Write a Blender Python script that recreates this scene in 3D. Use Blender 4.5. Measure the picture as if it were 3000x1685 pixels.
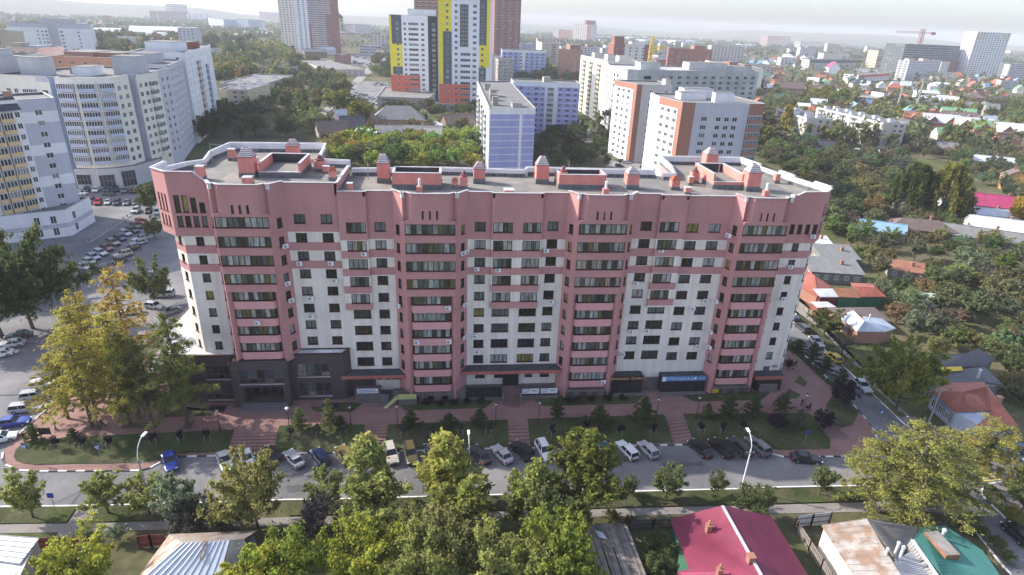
import bpy, bmesh, math, random
from mathutils import Vector, Matrix
R0 = random.Random(7)
rad = math.radians
scene = bpy.context.scene
for o in list(bpy.data.objects): bpy.data.objects.remove(o)
COL = scene.collection

# ------------------------------------------------------------------ camera
FPX, HORZ, ROLL, YAWC, CAMH = 1770.0, 66.0, math.atan(0.0403), rad(6.5), 60.0
PITCH = math.atan((842.5 - HORZ) / FPX)
_f = Vector((0, math.cos(PITCH), -math.sin(PITCH))); _r = Vector((1, 0, 0)); _u = _r.cross(_f)
_c, _s = math.cos(ROLL), math.sin(ROLL)
_rot = Matrix.Rotation(-YAWC, 3, 'Z')
CR = _rot @ (_c * _r + _s * _u); CU = _rot @ (-_s * _r + _c * _u); CF = _rot @ _f
CPOS = Vector((0, 0, CAMH))
cd = bpy.data.cameras.new('camera'); cam = bpy.data.objects.new('camera', cd); COL.objects.link(cam)
m3 = Matrix((CR, CU, -CF)).transposed()
cam.matrix_world = Matrix.Translation(CPOS) @ m3.to_4x4()
cd.sensor_fit = 'HORIZONTAL'; cd.sensor_width = 36.0; cd.lens = FPX / 3000 * 36
cd.clip_start = 0.5; cd.clip_end = 20000
scene.camera = cam

# ------------------------------------------------------------------ world, sun, exposure
SUN = Vector((-0.778, 0.313, 0.545)).normalized()
w = bpy.data.worlds.new('World'); scene.world = w; w.use_nodes = True
nt = w.node_tree; nt.nodes.clear()
wo = nt.nodes.new('ShaderNodeOutputWorld'); bg = nt.nodes.new('ShaderNodeBackground'); sk = nt.nodes.new('ShaderNodeTexSky')
sk.sky_type = 'NISHITA'; sk.sun_disc = False
sk.sun_elevation = math.asin(SUN.z); sk.sun_rotation = math.atan2(SUN.x, SUN.y)
sk.altitude = 100; sk.air_density = 1.0; sk.dust_density = 2.2; sk.ozone_density = 3.0
bg.inputs['Strength'].default_value = 0.145
hs = nt.nodes.new('ShaderNodeHueSaturation'); hs.inputs['Saturation'].default_value = 0.7; nt.links.new(sk.outputs[0], hs.inputs['Color']); tint = nt.nodes.new('ShaderNodeVectorMath'); tint.operation = 'MULTIPLY'; tint.inputs[1].default_value = (0.985, 0.985, 1.04); nt.links.new(hs.outputs[0], tint.inputs[0]); nt.links.new(tint.outputs[0], bg.inputs[0]); nt.links.new(bg.outputs[0], wo.inputs[0])
sd = bpy.data.lights.new('sun', 'SUN'); sd.energy = 3.2; sd.angle = rad(0.55); sd.color = (1.0, 0.93, 0.82)
so = bpy.data.objects.new('sun', sd); COL.objects.link(so)
so.rotation_euler = SUN.to_track_quat('Z', 'Y').to_euler()
so.location = SUN * 300
scene.view_settings.view_transform = 'Standard'; scene.view_settings.look = 'None'
scene.view_settings.exposure = 1.2; scene.view_settings.gamma = 1.0; scene.view_settings.use_curve_mapping = False
cy = scene.cycles
cy.max_bounces = 5; cy.diffuse_bounces = 3; cy.glossy_bounces = 2; cy.transmission_bounces = 2; cy.volume_bounces = 1
cy.transparent_max_bounces = 4; cy.caustics_reflective = False; cy.caustics_refractive = False

# ------------------------------------------------------------------ pixel (2576-wide copy of the photo) -> world
def pray(px, py):
    X = (px * 3000 / 2576 - 1500) / FPX; Y = -(py * 3000 / 2576 - 842.5) / FPX
    return X * CR + Y * CU + CF
def GZ(px, py, z=0.0):
    d = pray(px, py); return CPOS + d * ((z - CAMH) / d.z)
def PY(px, py, Y):
    d = pray(px, py); return CPOS + d * (Y / d.y)
def sst(t): t = max(0.0, min(1.0, t)); return t * t * (3 - 2 * t)
def hgt(x, y):
    a = sst((y - 75.2) / 5.0); b = max(0, min(1, (x + 68) / 12)); c = max(0, min(1, (78 - x) / 9)); d = 1 - sst((y - 108) / 10)
    return 0.85 * a * b * c * d
def GG(px, py):
    p = GZ(px, py, 0)
    for i in range(4): p = GZ(px, py, hgt(p.x, p.y))
    return p

# ------------------------------------------------------------------ materials
MATS = {}
def mat(name, col, rough=0.8, var=0.12, scale=0.6, bump=0.0, bscale=8.0, metal=0.0, objcol=False, col2=None, stain=0.0, spec=0.5, rnd=0.0, coord='Object', fine=0.0):
    if name in MATS: return MATS[name]
    m = bpy.data.materials.new(name); m.use_nodes = True; MATS[name] = m
    n = m.node_tree.nodes; l = m.node_tree.links; b = n['Principled BSDF']
    b.inputs['Roughness'].default_value = rough; b.inputs['Metallic'].default_value = metal
    b.inputs['Specular IOR Level'].default_value = spec
    tc = n.new('ShaderNodeTexCoord'); geo = n.new('ShaderNodeNewGeometry')
    vec = geo.outputs['Position'] if coord == 'World' else tc.outputs[coord]
    if objcol:
        oi = n.new('ShaderNodeObjectInfo'); csock = oi.outputs['Color']
    else:
        rgb = n.new('ShaderNodeRGB'); rgb.outputs[0].default_value = (*col, 1); csock = rgb.outputs[0]
    def noise(sc, det=4):
        t = n.new('ShaderNodeTexNoise'); t.inputs['Scale'].default_value = sc; t.inputs['Detail'].default_value = det
        l.new(vec, t.inputs['Vector']); return t.outputs['Fac']
    def mul(c, fac, lo, hi):
        mr = n.new('ShaderNodeMapRange'); mr.inputs[1].default_value = 0.3; mr.inputs[2].default_value = 0.7
        mr.inputs[3].default_value = lo; mr.inputs[4].default_value = hi; l.new(fac, mr.inputs[0])
        mx = n.new('ShaderNodeVectorMath'); mx.operation = 'SCALE'; l.new(c, mx.inputs[0]); l.new(mr.outputs[0], mx.inputs['Scale'])
        return mx.outputs[0]
    if col2 is not None:
        mx = n.new('ShaderNodeMix'); mx.data_type = 'RGBA'; l.new(csock, mx.inputs[6]); mx.inputs[7].default_value = (*col2, 1)
        mr = n.new('ShaderNodeMapRange'); mr.inputs[1].default_value = 0.42; mr.inputs[2].default_value = 0.58; l.new(noise(scale * 0.7, 6), mr.inputs[0])
        l.new(mr.outputs[0], mx.inputs[0]); csock = mx.outputs[2]
    if var: csock = mul(csock, noise(scale), 1 - var, 1 + var)
    if fine: csock = mul(csock, noise(scale * 14, 3), 1 - fine, 1 + fine)
    if stain:
        mp = n.new('ShaderNodeMapping'); mp.inputs['Scale'].default_value = (1.6, 1.6, 0.12); l.new(vec, mp.inputs[0])
        t = n.new('ShaderNodeTexNoise'); t.inputs['Scale'].default_value = 0.8; t.inputs['Detail'].default_value = 5; l.new(mp.outputs[0], t.inputs['Vector'])
        csock = mul(csock, t.outputs['Fac'], 1 - stain, 1 + stain * 0.4)
    if rnd:
        oi2 = n.new('ShaderNodeObjectInfo'); mr = n.new('ShaderNodeMapRange'); mr.inputs[3].default_value = 1 - rnd; mr.inputs[4].default_value = 1 + rnd
        l.new(oi2.outputs['Random'], mr.inputs[0]); mx = n.new('ShaderNodeVectorMath'); mx.operation = 'SCALE'; l.new(csock, mx.inputs[0]); l.new(mr.outputs[0], mx.inputs['Scale']); csock = mx.outputs[0]
    l.new(csock, b.inputs['Base Color'])
    if bump:
        bp = n.new('ShaderNodeBump'); bp.inputs['Strength'].default_value = bump; bp.inputs['Distance'].default_value = 0.05
        l.new(noise(bscale, 3), bp.inputs['Height']); l.new(bp.outputs[0], b.inputs['Normal'])
    return m
def rampmat(name, stops, rough=0.12, src='Random', spec=0.5):
    m = bpy.data.materials.new(name); m.use_nodes = True; MATS[name] = m
    n = m.node_tree.nodes; l = m.node_tree.links; b = n['Principled BSDF']; b.inputs['Roughness'].default_value = rough; b.inputs['Specular IOR Level'].default_value = spec
    oi = n.new('ShaderNodeObjectInfo'); rp = n.new('ShaderNodeValToRGB'); rp.color_ramp.interpolation = 'CONSTANT'
    e = rp.color_ramp.elements; e[0].position = 0; e[0].color = (*stops[0][1], 1)
    while len(e) > 1: e.remove(e[1])
    for p, c in stops[1:]:
        q = e.new(p); q.color = (*c, 1)
    l.new(oi.outputs['Random'], rp.inputs[0])
    geo = n.new('ShaderNodeNewGeometry')
    t = n.new('ShaderNodeTexNoise'); t.inputs['Scale'].default_value = 1.3; t.inputs['Detail'].default_value = 3
    mp = n.new('ShaderNodeMapping'); mp.inputs['Scale'].default_value = (3, 3, 0.5); l.new(geo.outputs['Position'], mp.inputs[0]); l.new(mp.outputs[0], t.inputs['Vector'])
    mr = n.new('ShaderNodeMapRange'); mr.inputs[1].default_value = 0.3; mr.inputs[2].default_value = 0.7; mr.inputs[3].default_value = 0.45; mr.inputs[4].default_value = 1.35
    l.new(t.outputs['Fac'], mr.inputs[0]); mx = n.new('ShaderNodeVectorMath'); mx.operation = 'SCALE'; l.new(rp.outputs[0], mx.inputs[0]); l.new(mr.outputs[0], mx.inputs['Scale'])
    l.new(mx.outputs[0], b.inputs['Base Color']); return m
def leafmat(name, trans=0.35):
    m = bpy.data.materials.new(name); m.use_nodes = True; MATS[name] = m
    n = m.node_tree.nodes; l = m.node_tree.links; n.remove(n['Principled BSDF']); out = n['Material Output']
    oi = n.new('ShaderNodeObjectInfo'); at = n.new('ShaderNodeAttribute'); at.attribute_name = 'lv'
    hs = n.new('ShaderNodeHueSaturation'); l.new(oi.outputs['Color'], hs.inputs['Color'])
    sep = n.new('ShaderNodeSeparateColor'); l.new(at.outputs['Color'], sep.inputs[0])
    mr = n.new('ShaderNodeMapRange'); mr.inputs[3].default_value = 0.485; mr.inputs[4].default_value = 0.53; l.new(sep.outputs[0], mr.inputs[0]); l.new(mr.outputs[0], hs.inputs['Hue'])
    mv = n.new('ShaderNodeMapRange'); mv.inputs[3].default_value = 1.0; mv.inputs[4].default_value = 2.6; l.new(sep.outputs[1], mv.inputs[0]); l.new(mv.outputs[0], hs.inputs['Value'])
    d = n.new('ShaderNodeBsdfDiffuse'); t = n.new('ShaderNodeBsdfTranslucent'); mx = n.new('ShaderNodeMixShader'); mx.inputs[0].default_value = trans
    l.new(hs.outputs[0], d.inputs[0]); l.new(hs.outputs[0], t.inputs[0]); l.new(d.outputs[0], mx.inputs[1]); l.new(t.outputs[0], mx.inputs[2]); l.new(mx.outputs[0], out.inputs[0])
    return m

# ------------------------------------------------------------------ mesh building
class MB:
    def __init__(s): s.v = []; s.f = []; s.m = []
    def face(s, pts, mi=0):
        i = len(s.v); s.v.extend([tuple(p) for p in pts]); s.f.append(tuple(range(i, i + len(pts)))); s.m.append(mi)
    def box(s, x0, x1, y0, y1, z0, z1, mi=0, top=None):
        i = len(s.v)
        s.v += [(x0,y0,z0),(x1,y0,z0),(x1,y1,z0),(x0,y1,z0),(x0,y0,z1),(x1,y0,z1),(x1,y1,z1),(x0,y1,z1)]
        for k, q in enumerate([(0,3,2,1),(4,5,6,7),(0,1,5,4),(1,2,6,5),(2,3,7,6),(3,0,4,7)]):
            s.f.append(tuple(i + a for a in q)); s.m.append(top if (k == 1 and top is not None) else mi)
    def bar(s, a, b, w, h, mi=0):
        a = Vector(a); b = Vector(b); d = (b - a); L = d.length
        if L < 1e-6: return
        d /= L; u = Vector((0, 0, 1)); r = d.cross(u)
        if r.length < 1e-4: r = Vector((1, 0, 0))
        r.normalize(); u = r.cross(d); i = len(s.v)
        for p in (a, b):
            for sx, sz in ((-1,-1),(1,-1),(1,1),(-1,1)): s.v.append(tuple(p + r * (sx * w / 2) + u * (sz * h / 2)))
        for q in [(0,1,2,3),(7,6,5,4),(0,4,5,1),(1,5,6,2),(2,6,7,3),(3,7,4,0)]: s.f.append(tuple(i + k for k in q)); s.m.append(mi)
    def prism(s, poly, z0, z1, mi=0, top=None, bottom=False, ztops=None):
        n = len(poly); i = len(s.v)
        s.v += [(p[0], p[1], z0) for p in poly] + [(p[0], p[1], (ztops[k] if ztops else z1)) for k, p in enumerate(poly)]
        for k in range(n):
            j = (k + 1) % n; s.f.append((i + k, i + j, i + n + j, i + n + k)); s.m.append(mi)
        s.f.append(tuple(range(i + n, i + 2 * n))); s.m.append(mi if top is None else top)
        if bottom: s.f.append(tuple(range(i + n - 1, i - 1, -1))); s.m.append(mi)
    def tube(s, a, b, r0, r1=None, n=8, mi=0, cap=True):
        a = Vector(a); b = Vector(b); r1 = r0 if r1 is None else r1; d = (b - a)
        if d.length < 1e-6: return
        d.normalize(); u = Vector((0, 0, 1)) if abs(d.z) < 0.95 else Vector((1, 0, 0)); x = d.cross(u).normalized(); y = d.cross(x); i = len(s.v)
        for p, r in ((a, r0), (b, r1)):
            for k in range(n):
                t = 2 * math.pi * k / n; s.v.append(tuple(p + x * (math.cos(t) * r) + y * (math.sin(t) * r)))
        for k in range(n):
            j = (k + 1) % n; s.f.append((i + k, i + n + k, i + n + j, i + j)); s.m.append(mi)
        if cap:
            s.f.append(tuple(range(i, i + n))); s.m.append(mi); s.f.append(tuple(range(i + 2 * n - 1, i + n - 1, -1))); s.m.append(mi)
    def lathe(s, prof, n=10, c=(0, 0, 0), mi=0):
        i = len(s.v)
        for r, z in prof:
            for k in range(n):
                t = 2 * math.pi * k / n; s.v.append((c[0] + r * math.cos(t), c[1] + r * math.sin(t), c[2] + z))
        for a in range(len(prof) - 1):
            for k in range(n):
                j = (k + 1) % n; s.f.append((i + a * n + k, i + a * n + j, i + (a + 1) * n + j, i + (a + 1) * n + k)); s.m.append(mi)
        s.f.append(tuple(range(i + n - 1, i - 1, -1))); s.m.append(mi)
        s.f.append(tuple(range(i + (len(prof) - 1) * n, i + len(prof) * n))); s.m.append(mi)
    def mesh(s, name, mats, off=(0, 0, 0), smooth=False):
        me = bpy.data.meshes.new(name)
        me.from_pydata([(v[0] - off[0], v[1] - off[1], v[2] - off[2]) for v in s.v], [], s.f)
        for m in (mats if isinstance(mats, (list, tuple)) else [mats]): me.materials.append(m)
        me.polygons.foreach_set('material_index', s.m)
        if smooth: me.polygons.foreach_set('use_smooth', [True] * len(s.f))
        me.update(); return me
    def build(s, name, mats, parent=None, origin=None, smooth=False):
        """vertices in the parent's frame (or world); origin = where the object's own origin goes, same frame"""
        off = origin or (0, 0, 0)
        return link(name, s.mesh(name, mats, off, smooth), parent, off)
def link(name, data, parent=None, loc=(0, 0, 0), rz=0.0, sc=None):
    o = bpy.data.objects.new(name, data); COL.objects.link(o); o.parent = parent; o.location = loc
    if rz: o.rotation_euler = (0, 0, rz)
    if sc is not None: o.scale = sc if hasattr(sc, '__len__') else (sc, sc, sc)
    return o
def tag(o, label=None, cat=None, group=None, kind=None):
    if label: o['label'] = label
    if cat: o['category'] = cat
    if group: o['group'] = group
    if kind: o['kind'] = kind
    return o
def thing(name, label, cat, loc=(0, 0, 0), rz=0.0, group=None):
    o = link(name, None, None, loc, rz); o.empty_display_size = 0.5
    return tag(o, label, cat, group)
def struct(o): o['kind'] = 'structure'; return o
CH = {}
def copy_tree(o, parent=None):
    c = o.copy(); COL.objects.link(c); c.parent = parent
    for ch in o.children: copy_tree(ch, c)
    return c
def ccw(poly):
    a = sum(poly[i][0] * poly[(i + 1) % len(poly)][1] - poly[(i + 1) % len(poly)][0] * poly[i][1] for i in range(len(poly)))
    return poly if a > 0 else poly[::-1]
def drape(name, poly, off, m, step=2.5, parent=None, skirt=0.0):
    """flat polygon laid over the terrain"""
    poly = ccw([(p[0], p[1]) for p in poly]); bm = bmesh.new()
    f = bm.faces.new([bm.verts.new((x, y, 0)) for x, y in poly]); bmesh.ops.triangulate(bm, faces=[f])
    xs = [p[0] for p in poly]; ys = [p[1] for p in poly]
    if max(ys) > 74 and min(ys) < 120 and min(xs) < 80 and max(xs) > -70:
        for axis, lo, hi in ((0, max(min(xs), -68), min(max(xs), 80)), (1, max(min(ys), 73), min(max(ys), 120))):
            k = math.ceil(lo / step) * step
            while k < hi:
                co = (k, 0, 0) if axis == 0 else (0, k, 0); no = (1, 0, 0) if axis == 0 else (0, 1, 0)
                bmesh.ops.bisect_plane(bm, geom=bm.verts[:] + bm.edges[:] + bm.faces[:], plane_co=co, plane_no=no); k += step if axis == 0 else step * 0.4
    if skirt:
        r = bmesh.ops.extrude_face_region(bm, geom=bm.faces[:])
        top = [g for g in r['geom'] if isinstance(g, bmesh.types.BMVert)]
        ts = set(top)
        for v in bm.verts: v.co.z = hgt(v.co.x, v.co.y) + (off if v in ts else off - skirt)
    else:
        for v in bm.verts: v.co.z = hgt(v.co.x, v.co.y) + off
    bmesh.ops.recalc_face_normals(bm, faces=bm.faces[:])
    me = bpy.data.meshes.new(name); bm.to_mesh(me); bm.free(); me.materials.append(m)
    if not skirt and me.polygons and me.polygons[0].normal.z < 0: me.flip_normals()
    return link(name, me, parent)
def wall(mb, a, b, z0, z1, ops, depth, matfn, cuts=(), rev=None, uc=()):
    """wall from a to b (outside on the right-hand side of a->b seen from above is -normal); ops = [(u0,u1,z0,z1)] recessed openings"""
    a = Vector((a[0], a[1], 0)); b = Vector((b[0], b[1], 0)); d = b - a; L = d.length; d /= L
    n = Vector((d.y, -d.x, 0))
    us = sorted(set([0, L] + list(uc) + [x for o in ops for x in o[:2]])); zs = sorted(set([z0, z1] + [z for o in ops for z in o[2:4]] + [c for c in cuts if z0 < c < z1]))
    us = [u for u in us if -1e-6 <= u <= L + 1e-6]; zs = [z for z in zs if z0 - 1e-6 <= z <= z1 + 1e-6]
    for i in range(len(us) - 1):
        um = (us[i] + us[i + 1]) / 2; j = 0
        while j < len(zs) - 1:
            zm = (zs[j] + zs[j + 1]) / 2
            if any(o[0] < um < o[1] and o[2] < zm < o[3] for o in ops): j += 1; continue
            mi = matfn(um, zm); k = j + 1
            while k < len(zs) - 1:
                zq = (zs[k] + zs[k + 1]) / 2
                if any(o[0] < um < o[1] and o[2] < zq < o[3] for o in ops) or matfn(um, zq) != mi: break
                k += 1
            p0 = a + d * us[i]; p1 = a + d * us[i + 1]
            mb.face([(p0.x,p0.y,zs[j]),(p1.x,p1.y,zs[j]),(p1.x,p1.y,zs[k]),(p0.x,p0.y,zs[k])], mi); j = k
    for o in ops:
        p0 = a + d * o[0]; p1 = a + d * o[1]; q0 = p0 - n * depth; q1 = p1 - n * depth
        mi = rev if rev is not None else matfn((o[0] + o[1]) / 2, o[2] - 0.05)
        mb.face([(p0.x,p0.y,o[2]),(q0.x,q0.y,o[2]),(q0.x,q0.y,o[3]),(p0.x,p0.y,o[3])][::-1], mi)
        mb.face([(p1.x,p1.y,o[2]),(q1.x,q1.y,o[2]),(q1.x,q1.y,o[3]),(p1.x,p1.y,o[3])], mi)
        mb.face([(p0.x,p0.y,o[2]),(p1.x,p1.y,o[2]),(q1.x,q1.y,o[2]),(q0.x,q0.y,o[2])], mi)
        mb.face([(p0.x,p0.y,o[3]),(p1.x,p1.y,o[3]),(q1.x,q1.y,o[3]),(q0.x,q0.y,o[3])][::-1], mi)
WCACHE = {}
def winmesh(w, h, nx=2, ny=1, fr='frame_white', gl='glass', b=0.07, solid=False, key='window'):
    k = (round(w, 2), round(h, 2), nx, ny, fr, gl, solid)
    if k in WCACHE: return WCACHE[k]
    mb = MB(); cw = (w - b * (nx + 1)) / nx; chh = (h - b * (ny + 1)) / ny
    e = 0.05
    if solid:
        for i in range(nx + 1): mb.box(-w/2 + i*(cw+b), -w/2 + i*(cw+b) + b, -0.06, 0.03, 0, h, 0)
        for j in range(ny + 1): mb.box(-w/2, w/2, -0.055, 0.025, j*(chh+b), j*(chh+b)+b, 0)
        mb.box(-w/2 - .05, w/2 + .05, -0.24, 0.02, -0.07, 0.0, 0)
    else:
        for i in range(nx + 1):
            x0 = -w/2 + i*(cw+b); mb.face([(x0,0,0),(x0+b,0,0),(x0+b,0,h),(x0,0,h)], 0)
        for i in range(nx):
            for j in range(ny + 1):
                x0 = -w/2 + i*(cw+b) + b; z0 = j*(chh+b); mb.face([(x0,0,z0),(x0+cw,0,z0),(x0+cw,0,z0+b),(x0,0,z0+b)], 0)
    mb.face([(-w/2,e,0),(w/2,e,0),(w/2,e,h),(-w/2,e,h)], 1)
    WCACHE[k] = mb.mesh(key, [MATS[fr], MATS[gl]]); return WCACHE[k]
def poly_offset_pt(p, d, n): return (p[0] + d[0] * n, p[1] + d[1] * n)

# colours
mat('pink_wall', (0.51, 0.255, 0.25), 0.9, 0.07, 0.25, 0.15, 14, stain=0.05, fine=0.05, spec=0.25)
mat('pink_light', (0.68, 0.34, 0.34), 0.85, 0.05, 0.4, stain=0.07, spec=0.25)
mat('pink_chimney', (0.62, 0.24, 0.20), 0.9, 0.08, 0.8, 0.2, 12, stain=0.1, spec=0.25)
mat('cream_wall', (0.78, 0.71, 0.64), 0.9, 0.06, 0.3, stain=0.16, fine=0.02, spec=0.25)
mat('brown_frame', (0.075, 0.028, 0.02), 0.45, 0.15, 2)
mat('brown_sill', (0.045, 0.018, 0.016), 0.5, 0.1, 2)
mat('frame_white', (0.75, 0.75, 0.76), 0.5, 0.03, 1)
mat('granite_dark', (0.085, 0.062, 0.068), 0.55, 0.25, 3.0, 0.1, 20, fine=0.3, spec=0.4)
mat('coping', (0.55, 0.54, 0.54), 0.45, 0.12, 0.7, metal=0.2, stain=0.15)
mat('parapet_white', (0.72, 0.72, 0.73), 0.9, 0.07, 0.5, stain=0.12)
mat('bitumen', (0.225, 0.208, 0.18), 0.92, 0.16, 0.35, 0.25, 5, col2=(0.175, 0.168, 0.155), fine=0.1)
mat('bitumen_dark', (0.045, 0.05, 0.055), 0.85, 0.25, 0.6)
mat('tile_red', (0.20, 0.075, 0.085), 0.7, 0.2, 2)
mat('tile_orange', (0.40, 0.13, 0.06), 0.8, 0.2, 2)
mat('fascia_red', (0.44, 0.14, 0.11), 0.6, 0.08, 0.5)
mat('plinth', (0.16, 0.135, 0.13), 0.85, 0.2, 1.0)
mat('metal_grey', (0.33, 0.34, 0.36), 0.5, 0.1, 1.0, metal=0.4)
mat('metal_dark', (0.06, 0.062, 0.068), 0.5, 0.1, 1.0)
mat('white_paint', (0.80, 0.80, 0.80), 0.5, 0.03, 1.0)
mat('plain_black', (0.02, 0.02, 0.022), 0.5, 0.1, 1.0)
rampmat('glass', [(0, (0.03, 0.034, 0.04)), (0.3, (0.05, 0.055, 0.06)), (0.6, (0.11, 0.12, 0.13)), (0.75, (0.25, 0.25, 0.25)), (0.87, (0.06, 0.07, 0.09))], 0.12)
rampmat('glass_home', [(0, (0.022, 0.024, 0.025)), (0.3, (0.035, 0.04, 0.04)), (0.52, (0.075, 0.085, 0.085)), (0.70, (0.15, 0.17, 0.17)), (0.80, (0.30, 0.31, 0.31)), (0.88, (0.05, 0.045, 0.03)), (0.95, (0.24, 0.21, 0.08))], 0.10)
rampmat('pane_curtain', [(0, (0.05, 0.055, 0.05)), (0.22, (0.10, 0.115, 0.10)), (0.40, (0.26, 0.29, 0.27)), (0.62, (0.38, 0.40, 0.38)), (0.8, (0.14, 0.12, 0.06)), (0.9, (0.36, 0.33, 0.28))], 0.12)
mat('glass_dark', (0.03, 0.035, 0.042), 0.1, 0.3, 0.5)
leafmat('leaf', 0.5)
mat('bark', (0.10, 0.08, 0.065), 0.95, 0.3, 3, 0.4, 12)
mat('bark_white', (0.42, 0.40, 0.37), 0.9, 0.35, 2.5)

# ================================================================== GROUND
def Q(ox, oy, pts, sc=3.4347):
    if oy == 1260: sc = 3.4053
    return [((ox + x / sc) * 0.858667, (oy + y / sc) * 0.858667) for x, y in pts]
def W2(pxs): return [tuple(GG(*p)[:2]) for p in pxs]
mat('ground', (0.085, 0.10, 0.04), 1.0, 0.3, 0.05, 0.3, 2.0, col2=(0.12, 0.105, 0.065), coord='World', fine=0.25, spec=0.1)
mat('lawn', (0.055, 0.072, 0.026), 1.0, 0.28, 0.25, 0.5, 9.0, coord='World', col2=(0.08, 0.08, 0.042), fine=0.3, spec=0.1)
mat('asphalt', (0.15, 0.147, 0.155), 0.92, 0.2, 0.12, 0.2, 12, coord='World', fine=0.1, spec=0.3, col2=(0.20, 0.195, 0.197))
mat('asphalt_path', (0.235, 0.215, 0.20), 0.95, 0.14, 0.2, 0.2, 12, coord='World', fine=0.1)
mat('paving', (0.255, 0.148, 0.132), 0.9, 0.12, 0.3, 0.2, 9, coord='World', fine=0.12, spec=0.3)
mat('paving_dark', (0.17, 0.10, 0.095), 0.9, 0.12, 0.5, coord='World')
mat('kerb_white', (0.72, 0.71, 0.69), 0.8, 0.15, 1.5, rnd=0.15)
mat('kerb_black', (0.045, 0.045, 0.05), 0.8, 0.2, 1.5)
mat('kerb_grey', (0.42, 0.40, 0.38), 0.9, 0.2, 1.5, rnd=0.15)
mat('mark_yellow', (0.55, 0.44, 0.10), 0.8, 0.25, 1.0, fine=0.3, coord='World')
mat('mark_white', (0.62, 0.62, 0.60), 0.8, 0.2, 1.0, fine=0.3, coord='World')
mat('soil', (0.11, 0.085, 0.06), 1.0, 0.3, 0.5, 0.5, 6, coord='World')

mb = MB()   # one sheet out to the horizon, finer near by so it can follow the terrace
RG = 6400
xs = [-RG, -2000, -600, -200] + [-80 + 4 * i for i in range(42)] + [200, 600, 2000, RG]
ys = [-400, 0, 40, 60] + [68 + 1.5 * i for i in range(38)] + [150, 300, 700, 2000, RG]
idx = {}
for i, x in enumerate(xs):
    for j, y in enumerate(ys): idx[i, j] = len(mb.v); mb.v.append((x, y, hgt(x, y) - 0.02))
for i in range(len(xs) - 1):
    for j in range(len(ys) - 1): mb.f.append((idx[i,j], idx[i+1,j], idx[i+1,j+1], idx[i,j+1])); mb.m.append(0)
struct(mb.build('ground', MATS['ground']))

FARK = [(8,1140),(6,1156),(14,1170),(48,1184),(100,1187),(350,1185),(378,1178),(404,1164),(428,1154),(446,1150),(545,1148),(752,1142),(1048,1135),(1216,1130),(1440,1126),(1641,1121.5),(1716,1120),(1760,1119),(1930,1136),(1942,1142.5),(1972,1150.5),(2096,1149.5),(2170,1148),(2198,1138),(2208,1115),(2200,1085),(2167,1041),(2137,1009),(2040,911),(1990,860)]
NEARK = [(-40,1277),(0,1276),(197,1273.6),(418,1268.6),(720,1258.5),(879,1256),(1052,1251),(1522,1239),(1648,1236),(1860,1231),(1942,1227),(2076,1224.4),(2230,1222),(2310,1230),(2350,1245),(2398,1273),(2421,1296),(2499,1395),(2545,1450)]
RK = [(1990,775),(2030,829),(2077,884),(2130,931),(2204,1001),(2267,1061),(2318,1103),(2352,1122),(2420,1131),(2576,1136)]
IK = [(2640,1208),(2557,1210.6),(2500,1216),(2474,1223),(2468,1238),(2479,1258),(2494,1271),(2530,1306),(2576,1349),(2640,1408)]
# roads
struct(drape('main_street', W2([(-60,1190),(14,1170),(48,1184),(350,1185),(404,1164),(446,1150),(752,1142),(1216,1130),(1716,1120),(1760,1119),(1930,1136),(1972,1150.5),(2170,1148),(2350,1122),(2420,1131),(3000,1158)] + [(3050,1232),(2474,1223),(2230,1222),(2076,1224.4),(1860,1231),(1522,1239),(1052,1251),(720,1258.5),(418,1268.6),(0,1276),(-60,1278)]), 0.015, MATS['asphalt'], step=6))
struct(drape('side_street', W2([(1960,690),(1990,775),(2077,884),(2204,1001),(2318,1103),(2352,1122),(2350,1160),(2200,1160),(2208,1115),(2200,1085),(2167,1041),(2040,911),(1975,840),(1940,760)]), 0.025, MATS['asphalt'], step=6))
struct(drape('corner_street', W2([(2230,1222),(2330,1200),(2480,1200),(2474,1223),(2468,1238),(2479,1258),(2494,1271),(2576,1349),(2640,1408),(2900,1660),(2760,1700),(2545,1450),(2499,1395),(2421,1296),(2350,1245)]), 0.035, MATS['asphalt'], step=6))
lotp = [tuple(GG(-40,1195)[:2]), tuple(GG(14,1169)[:2]), tuple(GG(6,1150)[:2]), tuple(GG(40,1100)[:2]), tuple(GG(112,1035)[:2]), tuple(GG(190,985)[:2]), tuple(GG(330,905)[:2]), (-50.5,98), (-49,112), (-46,125), (-62,190), (-96,229), (-146,232), (-150,190), (-135,175), (-122,140), (-118,90), (-110,66)]
struct(drape('car_park', lotp, 0.012, MATS['asphalt'], step=6))
struct(drape('far_road', W2(Q(750, 0, [(560,1230),(620,1235),(760,1100),(1000,900),(1110,770),(1215,690),(1190,640),(1090,700),(960,830),(700,1080),(590,1180)])), 0.03, MATS['asphalt_path']))
struct(drape('far_car_park', W2(Q(750, 0, [(960,930),(1080,820),(1320,825),(1345,900),(1300,1095),(1080,1060),(960,1010)])), 0.04, MATS['asphalt']))
struct(drape('station_square', W2(Q(750, 0, [(880,640),(1180,690),(1190,640),(1130,610),(1345,620),(1340,545),(950,545)])), 0.04, MATS['asphalt']))
struct(drape('yard_road', W2(Q(1500, 420, [(940,245),(1010,150),(1090,200),(1200,180),(1400,170),(1480,250),(1450,280)])), 0.03, MATS['asphalt_path']))
struct(drape('building_site_road', W2(Q(1500, 0, [(680,1200),(780,1300),(950,1443),(700,1443),(675,1300)])), 0.03, MATS['asphalt_path']))
struct(drape('footpath', W2([(-60,1321),(0,1319),(250,1316),(500,1309),(725,1301),(1100,1291),(1522,1281),(1780,1274),(1960,1270),(2170,1264),(2300,1258),(2398,1274),(2421,1297),(2300,1285),(1960,1292),(1780,1292),(1573,1298),(1100,1311),(762,1320),(500,1330),(250,1337),(0,1342),(-60,1344)]), 0.02, MATS['asphalt_path'], step=8))
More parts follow.
